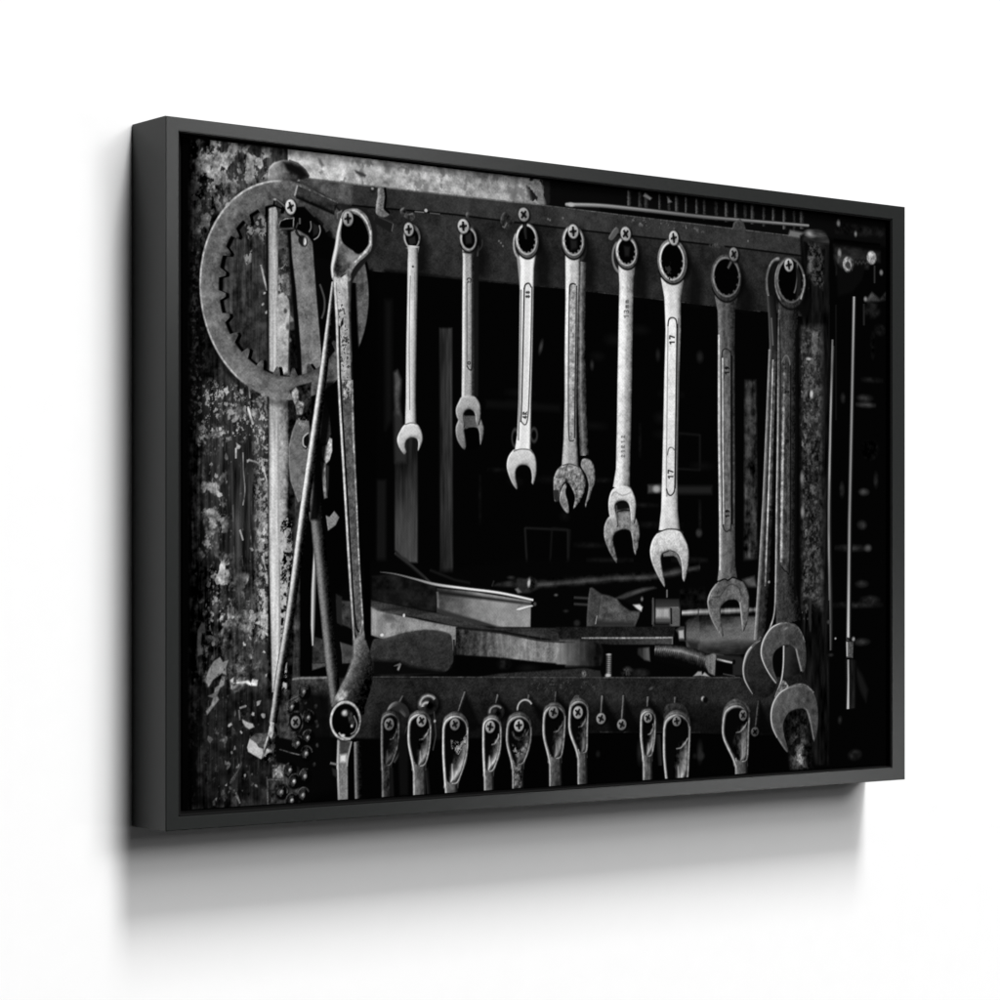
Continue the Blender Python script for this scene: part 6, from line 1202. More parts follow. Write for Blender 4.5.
('S',[429.1,507.5,429.1,525.6,436.8,543.4,439.7,552.2],[2.72,3.17,3.33,2.41],{'pr': [111,212.74999999999997,148,64.75],'sm': 1,'e': 0.61,'n': {'s': 8}}),
('S',[451.5,507.2,450.5,526.4,449.8,544.9,445.3,548.1],[2.26,2.76,2.5,1.54],{'pr': [64.75,148,74],'sm': 1,'e': 0.61,'n': {'s': 14}}),
('S',[429.2,507.5,430.9,502.4,436.8,499.2,444,499.4,449.7,503.4,451.1,508.6],[2.94,3.43,3.17,2.35,2.03,1.95],{'pr': [74,148,203.50000000000003,111],'sm': 1,'e': 0.66,'n': {'s': 8},'al': [1,1,0.95,0.7,0.5,0.6]}),
('E',439.9,509.6,7.5,7.1,{'v': 0,'e': 1.1,'a': 0.7}),
('E',439.2,508.8,6.2,6.2,{'pr': [123.24000000000001,129.56,126.4,158,165.9,110.6],'li': (22,225),'e': 0.66,'n': {'f': 5}}),
('S',[436,506.5,442.3,511.1],[1.88,1.88],{'v': 25,'e': 0.55}),
('S',[441.4,505.7,436.9,511.8],[2.12,2.12],{'v': 25,'e': 0.55}),
('E',439.2,508.8,1.9,1.8,{'v': 17,'e': 0.55}),
('S',[429.8,503.3,435.4,496.3,440.4,495],[0.93,0.88,0.8],{'v': 110,'sm': 1,'e': 0.55,'a': 0.7}),
('S',[430.2,501.4,435.4,494.7,440.4,494],[0.93,0.87,0.78],{'v': 110,'sm': 1,'e': 0.55,'a': 0.7}),
('S',[430.6,499.5,435.4,493.2,440.4,493],[0.93,0.86,0.77],{'v': 110,'sm': 1,'e': 0.55,'a': 0.7}),
('E',437.9,480.5,5,2.9,{'v': 30,'e': 1.1}),
('P',[470.4,493.9,473.5,497.9,495.9,528.4,483.2,531.8,470.5,512],{'v': 3,'e': 2.46,'a': 0.75}),
('S',[469.7,493.9,468,511.9],[3.79,2.78],{'pr': [49.6,117.8,62,10],'e': 0.67,'n': {'s': 8}}),
('E',468.7,516.5,7.3,6.6,{'v': 0,'e': 1.12,'a': 0.7}),
('E',468,515.7,6.1,5.6,{'pr': [105.3,110.69999999999999,108,135,141.75,94.5],'li': (22,225),'e': 0.67,'n': {'f': 5}}),
('S',[464.6,514.2,471.4,517.3],[1.74,1.74],{'v': 25,'e': 0.56}),
('S',[469.6,512.6,466.4,518.8],[2.12,2.12],{'v': 25,'e': 0.56}),
('E',468,515.7,1.8,1.7,{'v': 17,'e': 0.56}),
('P',[497.3,494.2,500.5,498.2,522.7,535.3,509.8,538.7,497,518.7],{'v': 3,'e': 2.49,'a': 0.75}),
('S',[496.7,494.2,494.4,518.6],[3.84,2.82],{'pr': [49.6,117.8,62,10],'e': 0.68,'n': {'s': 8}}),
('E',495.2,523.3,7.4,6.6,{'v': 0,'e': 1.13,'a': 0.7}),
('E',494.4,522.5,6.1,5.7,{'pr': [92.04,96.75999999999999,94.4,118,123.9,82.6],'li': (22,225),'e': 0.68,'n': {'f': 5}}),
('S',[490.9,520.9,497.8,524.1],[1.75,1.75],{'v': 25,'e': 0.56}),
('S',[496,519.4,492.8,525.6],[2.14,2.14],{'v': 25,'e': 0.56}),
('E',494.4,522.5,1.8,1.7,{'v': 17,'e': 0.56}),
('P',[528.8,496.6,532.1,500.6,556.1,522.2,543,525.6,530,505.5],{'v': 3,'e': 2.52,'a': 0.75}),
('S',[528.2,496.6,527.4,505.4],[3.9,2.86],{'pr': [49.6,117.8,62,10],'e': 0.68,'n': {'s': 8}}),
('P',[518.2,518.6,519.4,512.9,523.7,509.2,528.4,508.3,533.5,509.9,537.6,514,538.6,520.5,537.8,536.2,534.1,553.9,533.1,560.7,521.2,560.2,520.6,551.3,518.2,535.5],{'sm': 1,'v': 3,'e': 3.2,'a': 0.7}),
('P',[518.2,518.6,519.4,512.9,523.7,509.2,528.4,508.3,533.5,509.9,537.6,514,538.6,520.5,537.8,536.2,534.1,553.9,533.1,560.7,521.2,560.2,520.6,551.3,518.2,535.5],{'sm': 1,'g': (518.2,513.9,77.7,538.6,517.6,29.6),'b': [(111,1.48,195),(40.7,1.26,340)],'n': {'s': 6,'f': 4},'e': 0.68}),
('S',[520.1,516.8,521,512.2,525.9,510.2,531.6,510.4,536.1,513.6],[3.23,5.37,5.01,4.52,2.16],{'pr': [46.25,92.5,111,55.5],'sm': 1,'e': 1.14,'n': {'s': 8,'v': 6},'al': [0.8,1.1,1,0.7,0.35]}),
('P',[521.2,553.3,533.1,553.8,533.6,579.4,521.7,578.8],{'g': (521.2,557.2,114.7,533.1,557.8,46.25),'n': {'s': 9,'v': 6},'e': 0.68}),
('S',[522.3,551.4,522.6,578.9],[1.94,1.94],{'v': 166.5,'e': 0.68,'n': {'s': 10}}),
('S',[532.3,554.8,532.8,579.4],[1.69,1.69],{'v': 22.2,'e': 0.8}),
('P',[521.4,519.3,522.1,515,525.9,512.4,531.2,512.6,535.9,515.8,535.3,521,533.2,536.1,529.5,551.7,526.5,554.5,523.1,548.5,521.4,535.6],{'sm': 1,'v': 6,'e': 0.8}),
('S',[532.8,532.7,531.2,541.3,528.1,548.7,527.1,553.1],[8.58,10.15,6.06,2.6],{'pr': [6,25.16,78.625,144.67000000000002,117.9375],'sm': 1,'e': 1.6,'n': {'s': 9,'m': 6,'v': 5},'al': [0.6,0.9,1.15,1.15]}),
('S',[528.4,543.1,528.3,548.7,527.1,552.6],[2.6,5.21,3.23],{'pr': [55.0375,125.8,180.83749999999998,94.35],'sm': 1,'e': 2.05,'a': 0.85}),
('S',[527.9,533.5,531.2,532.7,533.3,529.8,535.1,526.9,534.8,523.4],[0.82,1.47,2.1,1.95,1.3],{'v': 133.6625,'sm': 1,'e': 0.69,'n': {'s': 20}}),
('S',[519.3,518.3,519.3,535.5,521.4,550.4,522.4,559.3],[2.85,3.35,3.59,2.57],{'pr': [111,212.74999999999997,148,64.75],'sm': 1,'e': 0.63,'n': {'s': 8}}),
('S',[537.4,518.2,536.6,536.2,533.4,551.9,528.3,555.1],[2.35,2.87,2.56,1.56],{'pr': [64.75,148,74],'sm': 1,'e': 0.63,'n': {'s': 14}}),
('S',[519.5,518.3,520.6,514.2,525.5,511.6,531.4,511.8,536.1,515,537,519.2],[3.09,3.57,3.24,2.41,2.12,2.05],{'pr': [74,148,203.50000000000003,111],'sm': 1,'e': 0.69,'n': {'s': 8},'al': [1,1,0.95,0.7,0.5,0.6]}),
('E',528.9,517.7,6.9,6.3,{'v': 0,'e': 1.14,'a': 0.7}),
('E',528.2,516.8,5.6,5.3,{'pr': [102.96000000000001,108.24,105.60000000000001,132,138.6,92.39999999999999],'li': (22,225),'e': 0.68,'n': {'f': 5}}),
('S',[525.2,515.1,531.2,518.6],[1.62,1.63],{'v': 25,'e': 0.57}),
('S',[529.9,514,526.4,519.6],[1.92,1.92],{'v': 25,'e': 0.57}),
('E',528.2,516.8,1.7,1.6,{'v': 17,'e': 0.57}),
('P',[564.5,497.7,567.8,501.7,592.3,522.4,578.9,525.9,565.6,505.6],{'v': 3,'e': 2.55,'a': 0.75}),
('S',[563.8,497.6,563,505.5],[3.97,2.91],{'pr': [48,114,60,10],'e': 0.69,'n': {'s': 8}}),
('P',[549,518.9,550.4,507.1,559.6,503.5,572.8,504.9,580.8,513.1,583.4,523.1,575.5,514.9,559.6,512.4],{'sm': 1,'v': 46,'n': {'s': 10},'e': 0.93}),
('P',[548.3,528.7,550.4,518.8,557.9,512.3,566.2,510.7,575.2,513.4,582.4,520.7,584.2,532.2,582.8,555.9,579.2,586.7,578.1,593.6,553,592.3,552,583.3,548.3,554.4],{'sm': 1,'v': 3,'e': 3.24,'a': 0.7}),
('P',[548.3,528.7,550.4,518.8,557.9,512.3,566.2,510.7,575.2,513.4,582.4,520.7,584.2,532.2,582.8,555.9,579.2,586.7,578.1,593.6,553,592.3,552,583.3,548.3,554.4],{'sm': 1,'g': (548.3,516.9,79.8,584.2,521.2,30.400000000000002),'b': [(114,1.5,195),(41.8,1.27,340)],'n': {'s': 6,'f': 4},'e': 0.69}),
('S',[550.2,525.5,553.3,517.5,561.9,514.1,571.9,514.4,579.9,520.1],[3.23,5.34,5.06,4.57,2.19],{'pr': [47.5,95,114,57],'sm': 1,'e': 1.16,'n': {'s': 8,'v': 6},'al': [0.8,1.1,1,0.7,0.35]}),
('P',[553,585.3,578.1,586.6,578.7,592.6,553.5,591.3],{'g': (553,589.3,117.8,578.1,590.6,47.5),'n': {'s': 9,'v': 6},'e': 0.69}),
('S',[554.2,583.4,554.4,591.3],[1.97,1.97],{'v': 171,'e': 0.69,'n': {'s': 10}}),
('S',[577.3,587.6,577.9,592.6],[1.72,1.72],{'v': 22.8,'e': 0.81}),
('P',[551.5,529.9,554.2,522.4,561.9,517.8,571.2,518.2,579.5,523.9,580.9,533.1,578.1,555.7,570.5,584.2,564.3,586.9,554.7,580.5,551.5,554.5],{'sm': 1,'v': 6,'e': 0.81}),
('S',[574.1,548.4,571.2,563.9,567.5,581.1,565.5,585.5],[15.17,18.04,10.78,2.59],{'pr': [6,25.84,80.75,148.58,121.125],'sm': 1,'e': 1.62,'n': {'s': 9,'m': 6,'v': 5},'al': [0.6,0.9,1.15,1.15]}),
('S',[567.4,566.8,568,581.1,565.5,585],[2.64,5.31,3.16],{'pr': [56.525,129.2,185.72499999999997,96.89999999999999],'sm': 1,'e': 2.09,'a': 0.85}),
('S',[565.5,549,571.2,548.3,574.8,545.4,578.1,542.6,580.4,539.2],[0.81,1.39,1.99,1.84,1.26],{'v': 137.275,'sm': 1,'e': 0.7,'n': {'s': 20}}),
('S',[549.4,528.2,549.4,554.4,552.9,582.4,554.3,591.3],[2.89,3.4,3.64,2.6],{'pr': [114,218.49999999999997,152,66.5],'sm': 1,'e': 0.63,'n': {'s': 8}}),
('S',[583,528,581.6,555.8,578.6,584.6,568,587.6],[2.4,2.94,2.62,1.46],{'pr': [66.5,152,76],'sm': 1,'e': 0.64,'n': {'s': 14}}),
('S',[549.6,528.2,552.5,521,561.1,516.5,571.6,516.8,579.9,522.5,582.6,529.9],[3.09,3.57,3.27,2.43,2.12,2.05],{'pr': [76,152,209.00000000000003,114],'sm': 1,'e': 0.7,'n': {'s': 8},'al': [1,1,0.95,0.7,0.5,0.6]}),
('E',566.7,522.3,7.1,6.4,{'v': 0,'e': 1.16,'a': 0.7}),
('E',565.9,521.5,5.8,5.4,{'pr': [89.7,94.3,92,115,120.75,80.5],'li': (22,225),'e': 0.69,'n': {'f': 5}}),
('S',[565.3,518.2,566.5,524.8],[2.07,2.07],{'v': 25,'e': 0.58}),
('S',[569.5,521.1,562.4,522],[1.6,1.59],{'v': 25,'e': 0.58}),
('E',565.9,521.5,1.7,1.6,{'v': 17,'e': 0.58}),
('S',[542.5,534.5,545.1,564.2],[2.6,2.6],{'v': 40,'e': 1.38}),
('S',[540.5,534.4,543.2,564.1],[2.6,2.6],{'v': 26,'e': 1.38}),
('P',[626.6,533.7,627.9,515.6,634.8,505.8,647.1,502.1,659.5,507.6,665,515.9,651.2,509.3,637.5,512.9,630.7,524.8],{'sm': 1,'v': 100,'n': {'s': 18,'v': 10},'e': 1.07,'b': [(50,1.67,200)]}),
('P',[627.7,522.5,629.9,512.5,637.7,505.9,646.3,504.2,655.6,507,663.1,514.4,665,526.1,663.5,540.7,661.6,564.4,660.9,571.5,644.3,570.8,641,561.5,627.7,539.3],{'sm': 1,'v': 3,'e': 3.34,'a': 0.7}),
('P',[627.7,522.5,629.9,512.5,637.7,505.9,646.3,504.2,655.6,507,663.1,514.4,665,526.1,663.5,540.7,661.6,564.4,660.9,571.5,644.3,570.8,641,561.5,627.7,539.3],{'sm': 1,'g': (627.7,510.6,73.5,665,514.8,28),'b': [(105,1.55,195),(38.5,1.31,340)],'n': {'s': 6,'f': 4},'e': 0.72}),
('S',[629.7,519.3,632.9,511.2,641.8,507.6,652.2,508,660.5,513.8],[3.35,5.49,5.16,4.67,2.25],{'pr': [43.75,87.5,105,52.5],'sm': 1,'e': 1.19,'n': {'s': 8,'v': 6},'al': [0.8,1.1,1,0.7,0.35]}),
('P',[644.3,563.7,660.9,564.4,661.4,581.7,644.9,580.9],{'g': (644.3,567.7,108.5,660.9,568.5,43.75),'n': {'s': 9,'v': 6},'e': 0.72}),
('S',[645.6,561.7,645.8,580.9],[2.06,2.06],{'v': 157.5,'e': 0.72,'n': {'s': 10}}),
('S',[660,565.4,660.6,581.6],[1.79,1.79],{'v': 21,'e': 0.84}),
('P',[631.1,523.8,633.8,516.2,641.8,511.5,651.5,511.8,660.1,517.6,661.6,527,658.7,540.5,655.9,562.2,651.8,565,643.7,558.6,631.1,539.5],{'sm': 1,'v': 6,'e': 0.84}),
('S',[654.5,535.4,651.5,547.1,653.9,559,652.6,563.5],[15.67,18.75,11.21,2.74],{'pr': [6,22.400000000000002,70,128.8,105],'sm': 1,'e': 1.67,'n': {'s': 9,'m': 6,'v': 5},'al': [0.6,0.9,1.15,1.15]}),
('S',[654.1,549.6,654.2,559.1,652.6,563],[2.76,5.53,3.38],{'pr': [49,112,161,84],'sm': 1,'e': 2.15,'a': 0.85}),
('S',[645.5,536.1,651.5,535.3,655.2,532.4,658.6,529.5,661,526],[0.82,1.41,2.05,1.89,1.3],{'v': 119,'sm': 1,'e': 0.72,'n': {'s': 20}}),
('S',[628.9,522,628.9,539.4,641.3,560.5,645.7,569.8],[3,3.43,3.55,2.58],{'pr': [105,201.24999999999997,140,61.24999999999999],'sm': 1,'e': 0.65,'n': {'s': 8}}),
('S',[663.8,521.9,662.3,540.7,660.9,562.4,654.2,565.6],[2.5,3.05,2.74,1.57],{'pr': [61.24999999999999,140,70],'sm': 1,'e': 0.66,'n': {'s': 14}}),
('S',[629,522,632.1,514.7,641,510.1,651.9,510.4,660.5,516.2,663.4,523.8],[3.2,3.67,3.33,2.48,2.19,2.12],{'pr': [70,140,192.50000000000003,105],'sm': 1,'e': 0.72,'n': {'s': 8},'al': [1,1,0.95,0.7,0.5,0.6]}),
('E',656.5,519.6,6.9,6.7,{'v': 0,'e': 1.2,'a': 0.7}),
('E',655.6,518.8,5.5,5.7,{'pr': [78,82,80,100,105,70],'li': (22,225),'e': 0.72,'n': {'f': 5}}),
('S',[653,516.4,658.2,521.1],[1.68,1.68],{'v': 25,'e': 0.6}),
('S',[657.8,516.2,653.4,521.4],[1.83,1.82],{'v': 25,'e': 0.6}),
('E',655.6,518.8,1.7,1.7,{'v': 17,'e': 0.6}),
('P',[677.7,505.1,681.2,509.3,703.5,548.9,689.4,552.4,675.4,531.5],{'v': 3,'e': 2.66,'a': 0.75}),
('S',[677,505,672.7,531.4],[4.18,3.06],{'pr': [32,76,40,10],'e': 0.72,'n': {'s': 8}}),
('E',672.8,537.1,7,6,{'v': 0,'e': 1.2,'a': 0.7}),
('E',672,536.2,5.6,5,{'pr': [54.6,57.4,56,70,73.5,49],'li': (22,225),'e': 0.72,'n': {'f': 5}}),
('S',[669.8,533.8,674.2,538.7],[1.74,1.74],{'v': 12,'e': 0.6}),
('S',[674.6,534.3,669.3,538.1],[1.71,1.71],{'v': 12,'e': 0.6}),
('E',672,536.2,1.7,1.5,{'v': 4,'e': 0.6}),
('E',601.1,500.5,2.6,2.4,{'v': 160,'e': 0.82,'li': (30,200)}),
('E',604.2,501.8,3.4,3,{'v': 8,'e': 1.06}),
('E',532.1,488.3,2.9,1.4,{'v': 70,'e': 0.69,'rot': -20}),
('E',464.2,549.9,2.5,2.9,{'v': 22,'e': 1.45}),
('E',598.2,557.6,4.4,3.8,{'v': 36,'e': 1.76}),
('E',590.1,557.3,2.7,2.5,{'v': 20,'e': 1.4}),
('E',466.7,284.6,13.9,1.7,{'v': 18,'e': 1.78,'n': {'m': 4}}),
('E',517.8,308,19.4,1.8,{'v': 20,'e': 1.82,'n': {'m': 4}}),
('E',454.1,347.6,16.3,2.2,{'v': 18,'e': 1.78,'n': {'m': 4}}),
('E',583.4,361.7,20,2.3,{'v': 22,'e': 1.86,'n': {'m': 4}}),
('E',344.4,277.8,10.7,1.7,{'v': 14,'e': 1.7,'n': {'m': 4}}),
('E',543.8,327.3,26.2,2.8,{'v': 14,'e': 1.84,'n': {'m': 4}}),
('E',596.8,316.7,1.3,10.8,{'v': 26,'e': 1.87,'n': {'m': 4}}),
('E',517.8,244.3,1.3,12.6,{'v': 16,'e': 1.82,'n': {'m': 4}}),
('E',644.3,270.6,1.4,16,{'v': 14,'e': 1.91,'n': {'m': 4}}),
('E',320.8,306.4,1.2,19.4,{'v': 14,'e': 1.69,'n': {'m': 4}}),
('E',479.4,362,25.4,1.7,{'v': 20,'e': 1.79,'n': {'m': 4}}),
('E',243.1,66.9,10.1,11.4,{'v': 5,'e': 1.63,'a': 0.8}),
('E',242.3,66.5,9.7,11.5,{'v': 95,'n': {'s': 10},'e': 0.61}),
('E',242.3,66.5,9.2,11.2,{'rin': 0.8,'pr': [150,195,120],'e': 0.51,'arc': (20,250)}),
('E',242.8,67.8,7.2,8.6,{'v': 3,'e': 0.61}),
('P',[238.1,68.2,245.9,65.7,247.1,72.1,240.3,75.3],{'v': 34,'e': 1.02}),
('E',242,75.9,8.3,2.2,{'rin': 0.4,'v': 160,'arc': (10,170),'e': 0.61}),
('S',[244.1,75.1,243.9,80.6],[13.49,11.24],{'pr': [170,215,200,120],'e': 0.61}),
('S',[243.9,76.9,243.7,89.7,243,124.6,242,170.4,241.4,216.2,241.4,238.2],[10.7,11.83,11.48,11.71,11.49,12.96],{'pr': [215,238,222,205,150,35],'e': 0.56,'n': {'f': 4,'v': 4},'al': [0.9,1,1,0.97,0.98,1]}),
('S',[240.9,102.8,239.9,124.8,239.4,170.6,240.1,225.4],[0.9,0.9,0.9,0.9],{'v': 95,'e': 0.51,'a': 0.8}),
('S',[245.5,98.8,245.9,142.7],[0.9,0.9],{'v': 110,'e': 0.51,'a': 0.6}),
('E',243.7,93.9,1.1,0.9,{'v': 30,'e': 0.51}),
('P',[241.4,95.4,246.5,100.5,246.5,124.4,241.4,124.7],{'v': 150,'a': 0.35,'n': {'s': 20},'e': 0.82}),
('E',239.6,60.8,6.8,7.3,{'v': 0,'e': 1.02,'a': 0.7}),
('E',239,60.2,5.6,6.4,{'pr': [128.70000000000002,135.29999999999998,132,165,173.25,115.49999999999999],'li': (22,225),'e': 0.61,'n': {'f': 5}}),
('S',[238.7,56.2,239.3,64.1],[2.04,2.04],{'v': 25,'e': 0.51}),
('S',[242.4,59.5,235.5,60.8],[1.63,1.63],{'v': 25,'e': 0.51}),
('E',239,60.2,1.7,1.9,{'v': 17,'e': 0.51}),
('P',[235.2,238.7,229.1,245.3,226,252.2,227.7,259,232.4,265,235,266.3,236.7,264.9,235.2,258.8,236.9,253.5,242,250.6,247.6,251.3,249.6,254.9,249.3,262.2,251.6,261.3,254.4,254.8,254.7,249,252.4,242.9,247.6,238.2],{'sm': 1,'g': (230.8,238.8,227.9,239.7,266.2,159.1),'n': {'m': 6,'f': 5},'b': [(63,1.23,200),(-118.25000000000001,1.12,15),(-53.75,2.25,70)],'e': 0.61}),
('S',[235.2,238.9,241.7,237.1,247.6,238.2],[0.92,0.91,0.94],{'v': 110,'sm': 1,'e': 0.51}),
('P',[294.5,235,292.5,242,294.5,251.2,300.3,258.5,304.1,259.5,305,255.5,303.2,246.3,303.8,240.5,316.4,238.9,319.9,243.4,321,254.6,323.7,252.2,325.7,242,324.3,235.8,319.3,229.4,300.3,228.3],{'sm': 1,'g': (289.9,228.6,159,299.2,259.7,111),'n': {'m': 6,'f': 5},'b': [(63,1.26,200),(-82.5,1.15,15),(-37.5,2.31,70)],'e': 0.63}),
('P',[301.8,228.2,316.4,227.7,317.8,237.6,303.8,240.5],{'g': (303.2,228.6,70,318.4,235.5,95),'e': 0.73,'n': {'f': 5}}),
('P',[303.2,225.4,313.4,225,314.9,227.7,302.7,228.6],{'v': 5,'e': 0.84}),
('P',[303.8,242.1,307.6,239.2,314,238.7,318.4,242.3,320.8,255.1,317.8,259.8,306.1,260.2],{'v': 2,'e': 0.74}),
('S',[316.7,73.2,316.4,147.9,316.1,209.5],[5.27,5.27,5.27],{'v': 20,'e': 0.95}),
('S',[319,69.3,317.8,78.7],[1.74,1.74],{'v': 60,'e': 0.74}),
('E',317.2,65.7,7,8.4,{'rin': 0.8,'v': 50,'e': 0.74,'arc': (-30,90)}),
('S',[306.7,71.2,307.2,83.2,307,120.5,307,167,306.7,211.7],[13.43,12.82,13.51,13.98,14.67],{'pr': [235,240,165,160,170,140,40,25],'e': 0.58,'n': {'f': 6,'v': 5},'al': [0.85,1,1,0.95,0.95]}),
('E',310.7,64,10.6,12.2,{'v': 2,'e': 2.52,'a': 0.7,'arc': (-80,60)}),
('E',307.2,63.9,11.3,12.9,{'rin': 0.86,'v': 12,'e': 0.63,'arc': (25,155)}),
('E',307.2,63.3,10,11.7,{'pr': [82.5,82.5,82.5,74.25,90.75000000000001],'v': 0,'li': (26.400000000000002,215),'n': {'s': 8},'rot': 0,'e': 0.63}),
('E',307.2,63.7,9.4,10.6,{'v': 173.25,'li': (23.1,200),'n': {'s': 9},'rot': 0,'e': 0.63}),
('E',307.4,63.7,7.5,8.8,{'v': 3,'e': 0.63,'rot': 0}),
('P',[303.2,58.4,310.2,56.9,311.4,67.1,304.4,68.6],{'v': 34,'e': 1.26}),
('E',306.7,75.4,7,1.9,{'rin': 0.3,'v': 30,'arc': (0,180),'e': 0.63}),
('S',[305.6,103.8,305.6,148.5,305.6,182],[1.05,1.05,1.05],{'v': 75,'e': 0.52,'a': 0.8}),
('S',[312.1,105.2,312.3,148.1,311.4,181.7,308.6,185.1,305.6,182],[1.4,1.4,1.39,1.12,1.31],{'v': 35,'e': 0.52,'sm': 1}),
('E',308.1,102.3,3,2.8,{'rin': 0.6,'v': 45,'arc': (180,360),'e': 0.52}),
('S',[309.5,102.6,310.2,103.4,309.4,104.1,306.7,102.8,306.7,104.4],[0.88,0.92,0.76,0.74,0.93],{'v': 50,'e': 0.47,'cap': 1,'a': 0.9}),
('E',307.9,179.1,1.9,1.7,{'rin': 0.4,'v': 40,'e': 0.52}),
('E',302,52.9,7.9,7.9,{'v': 0,'e': 1.05,'a': 0.7}),
('E',301.3,52.3,6.7,7,{'pr': [140.4,147.6,144,180,189,125.99999999999999],'li': (22,225),'e': 0.63,'n': {'f': 5}}),
('S',[300.9,48,301.6,56.5],[2.44,2.44],{'v': 25,'e': 0.52}),
('S',[305.4,51.5,297.1,53],[1.93,1.92],{'v': 25,'e': 0.52}),
('E',301.3,52.3,2,2.1,{'v': 17,'e': 0.52}),
('P',[300.3,210.8,296.3,215.2,292.8,222.3,293.7,229.2,297.4,234.9,301.2,239.4,303.2,237.4,301.8,228.2,304.4,223.7,309.1,222.1,313.4,224,315.5,228.4,315.8,233,318.7,236.9,321,232.9,321.9,225.8,321,217.7,317.2,212,313.4,210.3],{'sm': 1,'g': (295.7,211,185.5,305,239.2,129.5),'n': {'m': 6,'f': 5},'b': [(63,1.26,200),(-96.25000000000001,1.15,15),(-43.75,2.31,70)],'e': 0.63}),
('S',[300.3,211.1,307.6,209.4,314,210.3],[0.84,0.84,0.85],{'v': 210,'sm': 1,'e': 0.52,'a': 0.6}),
('E',371.2,64.3,11.8,15.6,{'v': 60,'e': 0.64,'n': {'s': 6}}),
('E',371.2,64.3,11.6,15.4,{'rin': 0.82,'v': 165,'arc': (95,235),'e': 0.54,'n': {'s': 10}}),
('P',[364.6,77.1,371.8,80.4,373.1,106.8,368.2,107.1],{'v': 150,'e': 0.75}),
('E',362.8,247.2,4.8,9.4,{'rin': 0.7,'v': 70,'e': 0.86}),
('E',385.1,243.6,4.8,7.6,{'rin': 0.6,'v': 55,'e': 0.86}),
('S',[377.4,72.4,377.2,85.7,376.4,116,375.5,163.4,374.3,210.9,373.1,245,371.8,258.3],[20.49,16.63,16.86,16.38,15.64,16.82,19.18],{'pr': [225,250,245,222,225,225,245,235,60],'e': 0.59,'n': {'f': 4,'v': 3}}),
('E',380.3,60.3,14.4,16.8,{'v': 2,'e': 2.59,'a': 0.7,'arc': (-80,60)}),
('E',376.7,60.2,15.1,17.5,{'rin': 0.86,'v': 12,'e': 0.65,'arc': (25,155)}),
('E',376.7,59.6,13.8,16.3,{'pr': [95,95,95,85.5,104.50000000000001],'v': 0,'li': (30.400000000000002,215),'n': {'s': 8},'rot': 0,'e': 0.65}),
('E',376.2,58.8,12.7,14.5,{'v': 199.5,'li': (26.6,200),'n': {'s': 9},'rot': 0,'e': 0.65}),
('E',376.4,58.8,10.6,12.7,{'v': 3,'e': 0.65,'rot': 0}),
('E',386.8,58,1.3,1.2,{'v': 152,'e': 0.54,'a': 0.75}),
('E',385.8,63.6,1.3,1.2,{'v': 152,'e': 0.54,'a': 0.75}),
('E',382.8,68.3,1.3,1.2,{'v': 152,'e': 0.54,'a': 0.75}),
('E',378.6,71,1.3,1.2,{'v': 152,'e': 0.54,'a': 0.75}),
('E',373.8,71.4,1.3,1.2,{'v': 152,'e': 0.54,'a': 0.75}),
('E',369.6,69.3,1.3,1.2,{'v': 152,'e': 0.54,'a': 0.75}),
('E',366.6,65.1,1.3,1.2,{'v': 152,'e': 0.54,'a': 0.75}),
('E',365.6,59.7,1.3,1.2,{'v': 152,'e': 0.54,'a': 0.75}),
('S',[369.7,107,369,154.3,367.8,211.1,366.4,249],[1.44,1.44,1.44,1.44],{'v': 60,'e': 0.54,'a': 0.7}),
('S',[373.4,104.9,372.1,154.2,370.4,211,369.2,231.9],[1.56,1.56,1.56,1.56],{'v': 30,'e': 0.54,'sm': 1}),
('S',[373.3,105.8,375,101.5,379.1,100.1,381.9,103.4],[1.49,1.35,1.29,1.5],{'v': 20,'sm': 1,'e': 0.54}),
('S',[382.7,103.3,381.5,153.6,379.1,210.7,377.2,229.7,374,234.3,369.4,230.9],[1.33,1.33,1.32,1.31,1.04,1.18],{'v': 60,'sm': 1,'e': 0.54}),
('S',[377.4,112.6,376.4,113.5,375.5,112.8,376.4,111.9,377.4,112.6,378.7,113.5,379.8,112.5,378.7,111.6,377.4,112.6],[1.13,1.04,1.33,1.04,1.19,1.04,1.33,1.04,1.11],{'v': 8,'e': 0.48,'cap': 1,'a': 0.9}),
('S',[377.6,108.8,376.7,109.5,375.8,108.9,376.7,108.1,377.6,108.8,378.7,109.5,379.7,108.6,378.7,107.8,377.6,108.8],[1.13,1.04,1.33,1.04,1.19,1.04,1.33,1.04,1.11],{'v': 14,'e': 0.48,'cap': 1,'a': 0.9}),
('S',[376.4,226.8,371.8,226.9,375.1,228.2,375.1,226.1],[1.04,1.18,1.05,1.33],{'v': 10,'e': 0.48,'cap': 1,'a': 0.9}),
('S',[376.4,224.2,371.8,224.4,372.1,222.9,373.2,222.6,374.1,224.3,376.4,222.3],[1.04,1.08,1.2,1.16,1.04,1.14],{'v': 10,'e': 0.48,'cap': 1,'a': 0.9}),
('S',[373.8,39.5,374.3,51.8,375.5,58.3],[5.44,4.85,3.04],{'pr': [5,38,14],'e': 0.65}),
('E',373.5,36.1,8,7.8,{'v': 0,'e': 1.08,'a': 0.7}),
('E',372.8,35.4,6.7,6.8,{'pr': [117,122.99999999999999,120,150,157.5,105],'li': (22,225),'e': 0.65,'n': {'f': 5}}),
('S',[369.6,33,376,37.9],[2.23,2.23],{'v': 25,'e': 0.54}),
('S',[375.5,32,370.1,38.9],[2.14,2.14],{'v': 25,'e': 0.54}),
('E',372.8,35.4,2,2,{'v': 17,'e': 0.54}),
